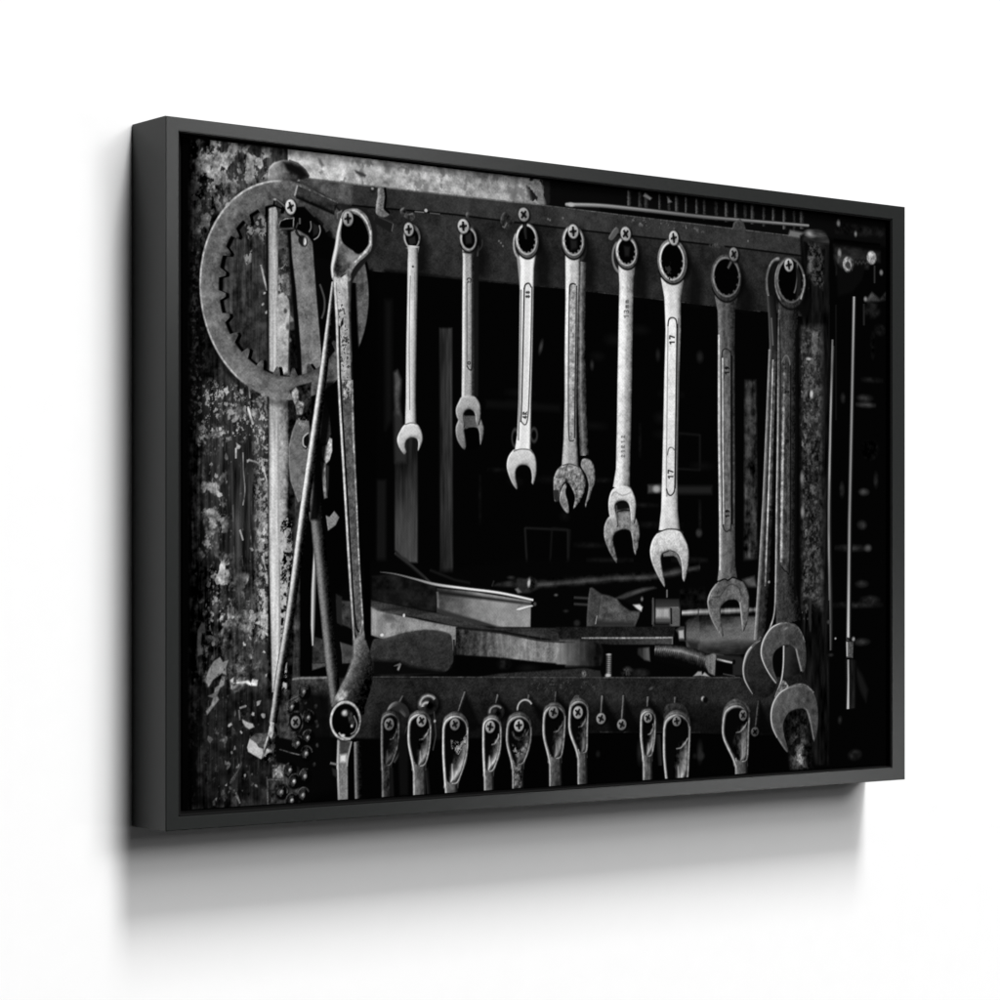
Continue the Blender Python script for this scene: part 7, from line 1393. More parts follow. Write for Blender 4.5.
('P',[363.1,258,358.7,259.8,353.9,265.8,352.4,274.1,354.8,282.3,359.3,290.5,364.3,295.5,365.5,293.4,363.4,284.5,363.7,277.9,367.6,273.5,372.8,272.2,377.9,273.2,381.5,277,382.7,284,382.4,288.8,385.1,290.4,387.9,282.7,388.5,273.2,387,264.9,383.3,259.6,379.7,257.6],{'sm': 1,'g': (358.4,258.2,224.72,367.9,295.5,156.88),'n': {'m': 6,'f': 5},'b': [(63,1.29,200),(-116.60000000000001,1.18,15),(-53,2.36,70)],'e': 0.64}),
('S',[360.7,259.8,368.2,257.7,378.8,257.8,383.9,260.8],[0.95,0.94,0.97,1.04],{'v': 90,'sm': 1,'e': 0.54}),
('E',435.4,60.3,14.9,16.8,{'rin': 0.8,'v': 48,'arc': (-70,110),'e': 0.88}),
('S',[444.8,75,443.5,111.7,443.5,159.9,444.1,208,447.3,260.9],[9.95,9.97,9.98,11.24,11.25],{'pr': [30,95,130,80,45,15],'e': 0.61,'n': {'s': 10,'v': 8}}),
('P',[444.8,265.1,452.6,264.9,458.5,269.8,461,279.9,459.8,289.6,456.7,295,453.5,304.2,449.4,311.2,448.2,307.9,451,299.4,452.6,289.7,449.4,280.1,443.2,271.9],{'sm': 1,'g': (439.8,265.2,148.4,449.8,311.2,103.6),'n': {'s': 18},'b': [(63,1.33,200),(-77,1.22,15),(-35,2.44,70)],'e': 0.67}),
('S',[432.7,70.2,432.7,88.4,432.1,112.5,430.7,160.6,430.2,208.6,429.7,247,429.5,272],[18.61,18.09,16.83,16.09,15.11,16.84,21.05],{'pr': [210,250,235,200,200,200,165,40],'e': 0.6,'n': {'f': 6,'s': 5},'al': [0.95,1,1,0.95,0.85,0.8,0.8]}),
('E',437,56.9,14.8,16.4,{'v': 2,'e': 2.65,'a': 0.7,'arc': (-80,60)}),
('E',433.3,56.9,15.5,17.2,{'rin': 0.86,'v': 12,'e': 0.66,'arc': (25,155)}),
('E',433.3,56.3,14.1,15.9,{'pr': [89,89,89,80.10000000000001,97.9],'v': 0,'li': (28.48,215),'n': {'s': 8},'rot': 0,'e': 0.66}),
('E',433.2,55.7,12.8,14.1,{'v': 186.9,'li': (24.92,200),'n': {'s': 9},'rot': 0,'e': 0.66}),
('E',433.4,55.7,10.7,12.3,{'v': 3,'e': 0.66,'rot': 0}),
('E',443.9,54.9,1.4,1.3,{'v': 142.4,'e': 0.55,'a': 0.75}),
('E',442.8,60.3,1.4,1.3,{'v': 142.4,'e': 0.55,'a': 0.75}),
('E',439.9,64.8,1.4,1.3,{'v': 142.4,'e': 0.55,'a': 0.75}),
('E',435.6,67.5,1.4,1.2,{'v': 142.4,'e': 0.55,'a': 0.75}),
('E',430.8,67.9,1.4,1.2,{'v': 142.4,'e': 0.55,'a': 0.75}),
('E',426.6,65.8,1.4,1.2,{'v': 142.4,'e': 0.55,'a': 0.75}),
('E',423.6,61.8,1.4,1.2,{'v': 142.4,'e': 0.55,'a': 0.75}),
('E',422.6,56.5,1.4,1.2,{'v': 142.4,'e': 0.55,'a': 0.75}),
('P',[429.2,50.3,437.9,50.5,437.9,62.1,430.5,64.6],{'v': 30,'e': 1.65}),
('P',[429,98.3,432.9,96.1,436.7,98.7,436.7,150.6,435.4,208.4,432.9,246.9,429,247,428,208.7],{'v': 150,'n': {'s': 22,'f': 9},'e': 0.66,'a': 0.75}),
('S',[428.7,106.9,429.2,98.7,432.9,96.7,436.2,97.4],[1.6,1.52,1.24,1.31],{'v': 25,'sm': 1,'e': 0.55}),
('S',[428.5,105,427.7,151.1,427.2,208.7,428,243.2,430.5,247.9,434.2,246.9],[1.36,1.36,1.36,1.36,1.17,1.07],{'v': 55,'sm': 1,'e': 0.55}),
('S',[437.4,98.7,436.7,150.6,435.4,208.4,434.9,244.9],[1.37,1.37,1.37,1.37],{'v': 35,'e': 0.55}),
('E',434.1,47.2,7.9,8.1,{'v': 0,'e': 1.1,'a': 0.7}),
('E',433.3,46.5,6.7,7.1,{'pr': [136.5,143.5,140,175,183.75,122.49999999999999],'li': (22,225),'e': 0.66,'n': {'f': 5}}),
('S',[433,42.1,433.7,50.8],[2.42,2.42],{'v': 25,'e': 0.55}),
('S',[437.5,45.8,429.2,47.2],[1.86,1.85],{'v': 25,'e': 0.55}),
('E',433.3,46.5,2,2.1,{'v': 17,'e': 0.55}),
('P',[421.5,271.2,413.8,275.7,409.2,284.6,409.2,295.4,410.1,304.9,412.3,306.8,415.3,304.8,418.4,295.2,423,288.4,427.1,288.1,430.8,292.1,434.5,298.5,435.4,304.5,433.6,312.2,437,312.2,443.2,305.6,447.9,297,449.1,287.4,445.4,277.8,439.2,272,430.8,270.2],{'sm': 1,'g': (416.6,270.6,148.4,426.4,312.3,103.6),'n': {'s': 28,'m': 8},'b': [(63,1.32,200),(-77,1.21,15),(-35,2.42,70)],'e': 0.66}),
('P',[408.6,295.4,415.7,295.3,414.4,304.8,412.3,306.6,409.8,304.2],{'v': 42,'e': 0.66}),
('P',[418.4,295.2,423,289.1,424.9,291.5,423.7,297.5,426.8,307,428,315.4,425.5,317.1,420,311.9,416.3,304.8],{'sm': 1,'v': 130,'n': {'s': 16},'b': [(70,1.1,200)],'e': 0.66}),
('P',[425.5,291.5,430.8,293,434.8,299.7,433.3,312.2,428.6,316.6,427.4,307,424.3,298.7],{'v': 2,'e': 0.66}),
('S',[420,271.7,429.2,270,439.2,272.2],[0.96,0.96,0.99],{'v': 60,'sm': 1,'e': 0.55}),
('E',493.4,66.6,12.1,17.1,{'v': 30,'e': 0.79}),
('E',493.1,66.6,11.5,16.6,{'rin': 0.8,'v': 120,'arc': (85,255),'e': 0.56}),
('S',[500.8,72.9,500.3,93.4,499.3,137.4,498.2,186.3,497.2,235.1,495.9,274.2,494,291.8],[21.76,17.92,18.17,18.42,18.16,17.87,21.63],{'pr': [225,250,248,232,188,165,135,70],'e': 0.62,'n': {'f': 6,'s': 6,'m': 6},'al': [0.85,1,1,1,0.95,0.95,0.95]}),
('E',504.6,61.9,15,16.5,{'v': 2,'e': 2.71,'a': 0.7,'arc': (-80,60)}),
('E',500.8,61.8,15.8,17.3,{'rin': 0.86,'v': 12,'e': 0.68,'arc': (25,155)}),
('E',500.8,61.2,14.4,16,{'pr': [90,90,90,81,99.00000000000001],'v': 0,'li': (28.8,215),'n': {'s': 8},'rot': 0,'e': 0.68}),
('E',500.5,60.8,13.2,14.2,{'v': 189,'li': (25.200000000000003,200),'n': {'s': 9},'rot': 0,'e': 0.68}),
('E',500.8,60.8,11,12.3,{'v': 3,'e': 0.68,'rot': 0}),
('E',511.6,60,1.4,1.3,{'v': 144,'e': 0.57,'a': 0.75}),
('E',510.5,65.4,1.4,1.3,{'v': 144,'e': 0.57,'a': 0.75}),
('E',507.4,69.9,1.4,1.3,{'v': 144,'e': 0.57,'a': 0.75}),
('E',503,72.6,1.4,1.3,{'v': 144,'e': 0.57,'a': 0.75}),
('E',498.1,73,1.4,1.3,{'v': 144,'e': 0.56,'a': 0.75}),
('E',493.7,70.9,1.4,1.3,{'v': 144,'e': 0.56,'a': 0.75}),
('E',490.6,66.9,1.4,1.3,{'v': 144,'e': 0.56,'a': 0.75}),
('E',489.5,61.6,1.4,1.3,{'v': 144,'e': 0.56,'a': 0.75}),
('P',[497.2,55.6,504.9,56,503.6,64.9,498.5,65.3],{'v': 28,'e': 1.47}),
('S',[498.6,125.3,497.5,124,503,123.7],[1.14,0.94,0.93],{'v': 70,'e': 0.51,'cap': 1,'a': 0.85}),
('S',[497.7,120.5,497.5,119.2,498.8,118.3,500.1,119.4,501.6,118,503,119,502.6,120.2],[1.22,1.14,0.94,0.92,0.92,1.2,1.17],{'v': 70,'e': 0.51,'cap': 1,'a': 0.85}),
('S',[503,115.4,499.7,115.6,499.7,114.6,503,114.3],[0.93,0.97,0.94,0.92],{'v': 70,'e': 0.51,'cap': 1,'a': 0.85}),
('S',[500.2,114.4,499.7,113.5,503,113.1],[1.19,0.95,0.92],{'v': 70,'e': 0.51,'cap': 1,'a': 0.85}),
('S',[503,110.6,499.7,110.9,499.7,109.8,503,109.5],[0.93,0.97,0.94,0.92],{'v': 70,'e': 0.51,'cap': 1,'a': 0.85}),
('S',[500.2,109.6,499.7,108.7,503,108.3],[1.19,0.95,0.92],{'v': 70,'e': 0.51,'cap': 1,'a': 0.85}),
('S',[494.7,261.5,493.9,260.7,494.9,259.9,498.1,261.5,498.1,259.7],[1.1,1.21,0.95,0.93,1.22],{'v': 70,'e': 0.51,'cap': 1,'a': 0.75}),
('S',[494.7,256.9,493.9,255.9,498.1,255.7],[1.12,0.95,0.93],{'v': 70,'e': 0.51,'cap': 1,'a': 0.75}),
('S',[498.1,252.1,493.9,252.2,494.1,250.9,495.1,250.6,496,252.2,498.1,250.4],[0.93,0.96,1.09,1.04,0.93,1.03],{'v': 70,'e': 0.51,'cap': 1,'a': 0.75}),
('S',[494.7,247.5,493.9,246.5,498.1,246.4],[1.12,0.95,0.93],{'v': 70,'e': 0.51,'cap': 1,'a': 0.75}),
('S',[494.7,242.8,493.9,242,494.9,241.1,498.1,242.7,498.1,240.9],[1.11,1.21,0.95,0.93,1.22],{'v': 70,'e': 0.51,'cap': 1,'a': 0.75}),
('E',500.2,44.2,7.9,8.2,{'v': 0,'e': 1.13,'a': 0.7}),
('E',499.4,43.5,6.7,7.2,{'pr': [128.70000000000002,135.29999999999998,132,165,173.25,115.49999999999999],'li': (22,225),'e': 0.68,'n': {'f': 5}}),
('S',[496.7,40.3,502,46.7],[2.29,2.29],{'v': 25,'e': 0.56}),
('S',[502.6,40.4,496.2,46.6],[2.02,2.02],{'v': 25,'e': 0.56}),
('E',499.4,43.5,2,2.2,{'v': 17,'e': 0.56}),
('P',[479.4,319.5,473.7,325.7,471.8,333,473,342.7,479.4,354.8,487.3,364.5,488.9,361.5,485.1,349.9,484.1,339.7,489.5,333.8,498.5,332,505.5,333.9,508.1,342.4,509.7,352.2,512.9,357,516.2,347.2,517.5,335,515.2,325.2,509.7,319.1,495.3,315.7],{'sm': 1,'g': (474.3,316,159,484.4,364.5,111),'n': {'s': 16,'m': 8},'b': [(63,1.35,200),(-82.5,1.24,15),(-37.5,2.48,70)],'e': 0.68}),
('P',[486.4,308.5,504.9,308.2,505.5,322.9,488.3,329.2],{'v': 70,'n': {'s': 12},'e': 0.79}),
('P',[487.3,306,504.3,305.8,504.9,311.1,488.9,313.3],{'v': 14,'e': 1.01}),
('S',[488.9,315.3,496.9,313.2,504.3,313.6],[1.09,1.08,1.08],{'v': 8,'e': 0.68}),
('P',[490.5,315.7,504.9,315,505.5,329,495.3,330.8,489.5,332.8],{'v': 130,'n': {'s': 14},'e': 1.13}),
('P',[485.1,292,480,296.9,477.5,306.2,478.7,318.3,483.2,325.1,487.9,329.9,489.9,326.7,486.4,313.4,487,307.8,492.1,304.5,499.4,304.4,503.9,308.2,505.5,315.5,506.5,323.3,510.7,326,512.3,317.9,512.9,306.8,510,297.8,504.9,291.6,495.3,289.8],{'sm': 1,'g': (480,290.1,233.20000000000002,490.2,329.9,162.8),'n': {'f': 9,'m': 8},'b': [(63,1.35,200),(-121.00000000000001,1.24,15),(-55,2.48,70)],'e': 0.68}),
('P',[484.1,293.9,495.3,297.4,506.5,294.7,505.5,291.6,495.3,290.1,485.7,292],{'v': 225,'e': 1.69,'a': 0.6}),
('S',[481.6,299.3,486.4,295.8,495.3,299.1,506.5,295.9],[1.29,1.17,1.17,1.19],{'v': 120,'sm': 1,'e': 0.79,'a': 0.6}),
('S',[560.2,83.4,560.4,102.2,561.2,133.9,559.3,183.5,558,233.1,556.7,282.6,556.3,312.3,556.3,332.1],[30.36,21.66,20.05,19.75,19.75,20.27,21.86,27.65],{'pr': [245,252,240,222,224,226,205,165,80],'e': 0.63,'n': {'f': 5,'s': 4,'m': 4,'v': 4},'al': [0.92,1,1,0.97,0.93,0.95,0.98,0.92]}),
('E',564.2,66.3,20.2,22.5,{'v': 2,'e': 2.78,'a': 0.7,'arc': (-80,60)}),
('E',560.2,66.2,21,23.3,{'rin': 0.86,'v': 12,'e': 0.69,'arc': (25,155)}),
('E',560.2,65.6,19.5,22,{'pr': [100,100,100,90,110.00000000000001],'v': 0,'li': (32,215),'n': {'s': 8},'rot': 0,'e': 0.69}),
('E',559.6,65.6,16.7,19.3,{'v': 210,'li': (28.000000000000004,200),'n': {'s': 9},'rot': 0,'e': 0.69}),
('E',559.8,65.6,14.5,17.4,{'v': 3,'e': 0.69,'rot': 0}),
('E',574.1,64.6,1.5,1.3,{'v': 160,'e': 0.58,'a': 0.75}),
('E',572.7,72.3,1.5,1.3,{'v': 160,'e': 0.58,'a': 0.75}),
('E',568.6,78.6,1.5,1.3,{'v': 160,'e': 0.58,'a': 0.75}),
('E',562.8,82.4,1.5,1.3,{'v': 160,'e': 0.58,'a': 0.75}),
('E',556.3,82.9,1.4,1.3,{'v': 160,'e': 0.58,'a': 0.75}),
('E',550.5,79.9,1.4,1.3,{'v': 160,'e': 0.58,'a': 0.75}),
('E',546.5,74.1,1.4,1.3,{'v': 160,'e': 0.57,'a': 0.75}),
('E',545.1,66.7,1.4,1.3,{'v': 160,'e': 0.57,'a': 0.75}),
('P',[549,70.4,554.3,84.8,560.9,87.4,556.9,66.8],{'v': 40,'mk': ('s',0,0.5),'e': 1.15}),
('P',[554.3,128.4,555.6,123.3,560.2,121.5,564.9,123.3,566.2,129.6,564.9,203.1,563.3,292.4,559.6,297.9,554.3,296.5,552.2,290.6,553.3,203.6],{'g': (554.3,124.4,238,554.3,297.5,218),'n': {'f': 6,'s': 5,'m': 5},'e': 0.58}),
('S',[554.3,130.3,553.3,203.6,552.2,290.6,554.3,296.1,558,297.9,562.2,294.4,563.5,288.4],[1.31,1.31,1.31,1.21,1,1.23,1.3],{'v': 150,'sm': 1,'e': 0.58}),
('S',[552.5,291.6,554.3,296.1,558,297.9,562.2,294.4,563.5,288.4],[1.41,1.32,1.1,1.36,1.43],{'v': 35,'sm': 1,'e': 0.58}),
('S',[554.3,130.3,555.6,123.9,560.2,121.7,564.9,123.8,566.4,131.6],[1.55,1.42,1.19,1.53,1.59],{'v': 25,'sm': 1,'e': 0.58}),
('S',[566.4,127.6,565.1,203.1,563.5,290.4],[1.98,1.98,1.98],{'v': 22,'e': 0.58}),
('S',[553.5,258,555.6,251.5,559.6,250.5,562.9,252.8],[1.28,1.18,1.01,1.13],{'v': 90,'sm': 1,'e': 0.58}),
('S',[568.3,121.6,567.5,203,566.2,282.4],[1.19,1.19,1.19],{'v': 70,'e': 0.58,'a': 0.8}),
('S',[557.9,147.6,556.7,146.2,562.7,145.8],[1.72,1.41,1.39],{'v': 4,'e': 0.52,'cap': 1,'a': 0.9}),
('S',[556.7,142.5,556.7,139.9,562.7,141.2],[1.84,1.38,1.44],{'v': 4,'e': 0.52,'cap': 1,'a': 0.9}),
('S',[555.9,280.7,554.7,279.2,560.8,279.1],[1.57,1.32,1.29],{'v': 6,'e': 0.52,'cap': 1,'a': 0.9}),
('S',[554.7,275.6,554.7,273,560.8,274.5],[1.71,1.29,1.33],{'v': 6,'e': 0.52,'cap': 1,'a': 0.9}),
('E',562.6,43.4,7.8,8.5,{'v': 0,'e': 1.16,'a': 0.7}),
('E',561.8,42.7,6.5,7.5,{'pr': [138.84,145.95999999999998,142.4,178,186.9,124.6],'li': (22,225),'e': 0.69,'n': {'f': 5}}),
('S',[561.1,38.1,562.5,47.2],[2.34,2.35],{'v': 25,'e': 0.58}),
('S',[565.8,41.6,557.9,43.8],[1.75,1.74],{'v': 25,'e': 0.58}),
('E',561.8,42.7,1.9,2.3,{'v': 17,'e': 0.58}),
('P',[545.4,333,538.9,336.7,533.4,343.4,530.8,353.3,533.4,364.3,540.5,376.7,549.4,388,550.7,384.6,547.1,371.7,545.4,361.4,547.7,355.7,556.9,352.4,565.2,354.4,570.2,359.8,572.8,369.2,573.5,379.7,576.8,383.1,580.1,374.2,582.4,359.3,581.1,349.3,575.8,339.4,569.5,333,556.9,331.1],{'sm': 1,'g': (540.2,331.3,224.72,550.7,388,156.88),'n': {'m': 9,'f': 8,'s': 5},'b': [(81,1.38,200),(-116.60000000000001,1.27,15),(-53,2.54,70)],'e': 0.69}),
('P',[547.7,355.7,556.9,352.4,565.2,354.4,570.2,360.5,572.8,370.5,570.2,366.7,566.2,359.8,561.9,357.6,548.7,358.4],{'v': 110,'e': 0.69,'n': {'f': 8}}),
('S',[540.5,335.2,553.6,331.4,568.5,332,574.5,334.9],[1.21,1.19,1.21,1.29],{'v': 40,'sm': 1,'e': 0.58}),
('S',[632.3,95.6,632.6,111.7,632.8,144.9,632.7,180.2,632.8,230.6,633.4,281,633.7,331.4,633.8,366.6,634.1,381.8],[31.43,23.77,22.12,22.66,22.67,22.13,21.31,21.85,27.32],{'pr': [130,135,100,88,92,92,70,55,45],'e': 0.65,'n': {'s': 6,'v': 5,'f': 4},'al': [0.75,0.85,1,1.05,1.1,1.1,1.15,1.15,1.1]}),
('E',636.4,78,21.5,23.9,{'v': 2,'e': 2.85,'a': 0.7,'arc': (-80,60)}),
('E',632.3,77.8,22.2,24.7,{'rin': 0.86,'v': 12,'e': 0.71,'arc': (25,155)}),
('E',632.3,77.2,20.7,23.4,{'pr': [56,56,56,50.4,61.60000000000001],'v': 0,'li': (17.92,215),'n': {'s': 8},'rot': 0,'e': 0.71}),
('E',632.6,76.4,19,20.3,{'v': 117.60000000000001,'li': (15.680000000000001,200),'n': {'s': 9},'rot': 0,'e': 0.71}),
('E',632.8,76.4,16.7,18.3,{'v': 3,'e': 0.71,'rot': 0}),
('E',649.3,75.3,1.5,1.3,{'v': 89.60000000000001,'e': 0.6,'a': 0.75}),
('E',647.6,83.4,1.5,1.3,{'v': 89.60000000000001,'e': 0.6,'a': 0.75}),
('E',643,90.1,1.5,1.3,{'v': 89.60000000000001,'e': 0.6,'a': 0.75}),
('E',636.3,94.1,1.5,1.3,{'v': 89.60000000000001,'e': 0.59,'a': 0.75}),
('E',628.9,94.5,1.5,1.3,{'v': 89.60000000000001,'e': 0.59,'a': 0.75}),
('E',622.2,91.4,1.5,1.3,{'v': 89.60000000000001,'e': 0.59,'a': 0.75}),
('E',617.6,85.4,1.5,1.3,{'v': 89.60000000000001,'e': 0.59,'a': 0.75}),
('E',616,77.6,1.5,1.3,{'v': 89.60000000000001,'e': 0.59,'a': 0.75}),
('S',[641.6,56.6,634.8,67.2],[4.9,3.67],{'pr': [20,90,30],'e': 0.71}),
('S',[622.2,135.4,622.2,230.9,623.7,321.4,623.8,371.7],[2.31,2.31,2.31,2.31],{'v': 225,'e': 0.59,'n': {'s': 14},'a': 0.85}),
('P',[626.3,156.3,627.9,150.2,632.7,148.8,637.5,151.7,638.9,159.7,638.9,321.2,638.3,329.3,634.8,332.9,629.3,330.4,627.9,321.4,626.6,230.8],{'v': 100,'n': {'s': 9,'v': 8},'e': 0.59}),
('S',[626,158.4,627.7,150.7,632.7,148.8,637.5,151.7,638.9,159.7,638.9,240.5,639.1,323.2,636.1,331.3,632,332.8,628.5,328.4,627.4,316.3,626,230.8,626,158.4],[1.33,1.22,1.02,1.32,1.37,1.37,1.37,1.24,1.07,1.34,1.36,1.36,1.36],{'v': 28,'sm': 1,'e': 0.59}),
('S',[627.4,158.3,627.7,240.8,628.7,325.4],[1.77,1.77,1.77],{'v': 205,'e': 0.59,'n': {'s': 14}}),
('S',[639.7,155.7,640,240.4,640.5,325.2],[2.05,2.06,2.06],{'v': 6,'e': 0.71}),
('S',[632,173.8,630.9,172.6,636.1,172.4],[1.51,1.23,1.21],{'v': 2,'e': 0.53,'cap': 1,'a': 0.9}),
('S',[632.7,167.3,633.8,168.2,632.5,169.2,630.9,168.3,632.5,167.3,634.6,167.4,636.1,168.5],[1.45,1.62,1.21,1.64,1.22,1.29,1.42],{'v': 2,'e': 0.53,'cap': 1,'a': 0.9}),
('S',[632.7,318.1,631.7,317,636.4,316.9],[1.48,1.24,1.21],{'v': 2,'e': 0.53,'cap': 1,'a': 0.9}),
('S',[633.4,311.6,634.3,312.5,633.1,313.3,631.7,312.5,633.1,311.6,635,311.8,636.4,312.8],[1.42,1.63,1.21,1.64,1.23,1.28,1.4],{'v': 2,'e': 0.53,'cap': 1,'a': 0.9}),
('E',643.5,53.5,7.8,8.2,{'v': 0,'e': 1.19,'a': 0.7}),
('E',642.7,52.8,6.4,7.2,{'pr': [95.16,100.03999999999999,97.60000000000001,122,128.1,85.39999999999999],'li': (22,225),'e': 0.71,'n': {'f': 5}}),
('S',[640.4,49.3,645,56.3],[2.24,2.24],{'v': 25,'e': 0.6}),
('S',[646,50,639.4,55.6],[1.89,1.89],{'v': 25,'e': 0.59}),
('E',642.7,52.8,1.9,2.2,{'v': 17,'e': 0.6}),
('P',[623.3,382.5,616.8,387.4,610.3,394.6,607.4,403,608.7,413.8,615.2,425.9,623.3,435.6,626.9,439,628.5,435.7,625.8,426,624.6,416.4,626.2,407.9,633.1,402.6,639.7,401.4,647.1,402.3,651.5,408.1,652.9,416.6,653.7,426.4,655.4,433.9,658.7,430.1,662,422.8,664,408.2,663.3,396,659.2,387.5,652.9,382.4,641.3,379.7,631.5,380.4],{'sm': 1,'v': 96,'n': {'m': 9,'s': 7,'f': 5},'b': [(70,1.31,195),(-50,1.43,10)],'e': 0.65}),
('S',[609.5,411.4,607.4,403,611.1,394,618.4,386.2],[1.6,1.62,1.51,1.45],{'v': 190,'sm': 1,'e': 0.59,'al': [0.7,1,0.8]}),
('S',[651.2,404.5,652.9,416.6,654.5,426.4],[1.64,1.64,1.64],{'v': 165,'e': 0.6}),
('S',[622.5,383.2,629.8,380.8,634.8,382,641.3,379.2,647.9,380.8,653.7,382.6],[1.46,1.42,1.42,1.42,1.46,1.47],{'v': 10,'sm': 1,'e': 0.6}),
('S',[613.5,398.8,623.3,398.2,631.5,389.8,639.7,386,649.6,389.9,652.9,397.2],[1.21,1.31,1.38,1.21,1.41,1.58],{'v': 45,'sm': 1,'e': 0.83,'a': 0.7}),
('E',705.6,78.5,19.1,27.7,{'v': 36,'e': 0.85,'n': {'s': 6}}),
('E',705.6,78.5,18.8,27.5,{'rin': 0.84,'pr': [70,165,130],'arc': (110,275),'e': 0.61,'n': {'s': 12}}),
('E',702.8,76.7,12.7,22.5,{'v': 14,'e': 1.22,'a': 0.8}),
('E',698.5,78,11.3,22.5,{'rin': 0.88,'v': 70,'arc': (120,250),'e': 0.73}),
('S',[694.3,91.5,697.1,113.9,698.4,141.4,697.4,169.1],[11.29,12.7,12.67,13.34],{'pr': [110,80,44,40,34,26,10],'e': 0.67,'al': [0.7,0.8,0.9,1]}),
('S',[697.8,146.6,693.6,228.6,690.1,300.2,685.2,371.7,678.2,443],[13.32,14.01,15.4,16.76,15.33],{'pr': [175,110,46,46,38,30,10],'e': 0.67,'n': {'s': 7},'al': [1,1,1,1,1]}),
('S',[695,114,697.1,141.5],[1.83,1.83],{'v': 95,'e': 0.61}),
('S',[697.1,156.8,694,228.5,690.1,310.4,686.2,388],[2.24,2.24,2.24,2.24],{'v': 205,'e': 0.61,'n': {'s': 18},'al': [0.8,0.8,1,0.6]}),
('S',[700,158.7,697.1,228.4,692.9,310.3],[1.69,1.68,1.68],{'v': 90,'e': 0.61,'n': {'s': 18}}),
('E',691.5,383.9,1.5,1.3,{'v': 150,'e': 0.61}),
('P',[675.3,445,667.8,449.7,662,455.7,657.8,462.9,655.7,472.6,657.8,482.4,664.5,491.7,672.8,498.6,687.9,501.5,701.4,489.6,691.2,457.5,682.8,445.1],{'sm': 1,'g': (658.1,452.8,48,700,494.5,22),'n': {'m': 4,'f': 3},'e': 0.96}),
('S',[679.2,443.8,671.1,447.9,663.6,454.5,659.2,461.7,656.5,471.4,657.8,481.2,662.8,489.8,668.6,497.3],[1.12,3.49,5.64,5.37,4.14,3.48,2.53,1.24],{'pr': [110,210,130,60,38],'sm': 1,'e': 0.84}),
('S',[667.8,455.8,662.8,464.2,661.2,476.4,664.5,485],[1.31,1.36,1.38,1.33],{'v': 60,'sm': 1,'e': 0.84,'a': 0.6}),
('S',[680.3,440.1,674.5,444.9,667.8,449.7],[1.92,1.89,1.87],{'v': 90,'e': 0.84,'n': {'s': 14}}),
('S',[719.8,94,718.1,124.9,717.5,176.4,716.9,227.8,715.8,299.7,715.2,361.4,715.5,392.2,719.8,425.1],[28.31,26.94,28.38,29.09,27.66,27.66,28.33,36.76],{'pr': [90,70,62,66,58,44,26,12],'e': 0.67,'n': {'s': 6,'v': 4,'f': 4},'al': [0.8,0.95,1,0.95,0.9,0.9,0.85,0.8]}),
('E',725.7,76.6,22.9,27.1,{'v': 2,'e': 2.95,'a': 0.7,'arc': (-80,60)}),
('E',721.5,76.5,23.8,27.9,{'rin': 0.86,'v': 12,'e': 0.74,'arc': (25,155)}),
('E',721.5,75.9,22.2,26.5,{'pr': [49,49,49,44.1,53.900000000000006],'v': 0,'li': (15.68,215),'n': {'s': 8},'rot': 0,'e': 0.74}),
('E',722,73.8,20.1,23.1,{'v': 102.9,'li': (13.72,200),'n': {'s': 9},'rot': 0,'e': 0.74}),
('E',722.3,73.8,17.6,21.2,{'v': 3,'e': 0.74,'rot': 0}),
('E',739.8,72.6,1.6,1.3,{'v': 78.4,'e': 0.62,'a': 0.75}),
('E',738,81.9,1.6,1.3,{'v': 78.4,'e': 0.62,'a': 0.75}),
('E',733.1,89.6,1.6,1.3,{'v': 78.4,'e': 0.62,'a': 0.75}),
('E',726,94.2,1.6,1.3,{'v': 78.4,'e': 0.61,'a': 0.75}),
('E',718.1,94.7,1.6,1.3,{'v': 78.4,'e': 0.61,'a': 0.75}),
('E',711.1,91.1,1.6,1.3,{'v': 78.4,'e': 0.61,'a': 0.75}),
('E',706.2,84,1.6,1.3,{'v': 78.4,'e': 0.61,'a': 0.75}),
('E',704.5,75,1.6,1.3,{'v': 78.4,'e': 0.61,'a': 0.75}),
('E',721.2,75.4,21.6,25.9,{'rin': 0.93,'v': 125,'arc': (120,230),'e': 0.61,'n': {'s': 10}}),
('S',[731.5,56.1,731.5,69.7,729.7,79.8,727.2,86.1],[2,1.99,1.93,1.88],{'v': 100,'sm': 1,'e': 0.74}),
('S',[736.6,91.7,740.9,81.5,742.1,74,740.9,66.6],[1.88,1.93,2.01,2.02],{'v': 150,'sm': 1,'e': 0.74,'n': {'s': 20}}),
('P',[728.3,54.3,736.9,67.1,736.9,84.6,729.7,93.4,731.2,72.6],{'v': 26,'e': 1.23}),
('S',[705.6,105.2,704.5,146.2,703.9,228.2,702.2,300,701.1,371.7,699.4,412.6,692.9,430.9,685.2,443.1],[2.4,2.4,2.4,2.4,2.4,2.39,2.3,2.23],{'pr': [110,190,120],'sm': 1,'e': 0.61,'n': {'s': 14},'al': [0.5,0.6,0.9,1,1,1,1,1]}),
('P',[710.4,158.2,714.1,151.4,719.1,152.1,721.9,159.7,721.9,237.9,720.9,361.4,715.5,372.7,709.3,367.5,707.9,299.9],{'v': 60,'n': {'s': 10,'v': 8},'e': 0.61}),
('S',[713,158.1,711.5,228,709.7,299.8,708.7,363.4],[4.25,4.24,4.24,4.24],{'pr': [110,175,110],'e': 0.73,'n': {'s': 22},'al': [0.5,0.95,1.1,0.95]}),
('S',[709.8,158.2,714.1,151.7,718.8,152.7,721.8,161.8],[1.28,1.11,1.33,1.41],{'v': 110,'sm': 1,'e': 0.61}),
('S',[722.3,160.7,722,237.9,720.9,363.4,716.2,373.2,709.8,368.6],[1.57,1.56,1.56,1.22,1.29],{'v': 14,'sm': 1,'e': 0.61}),
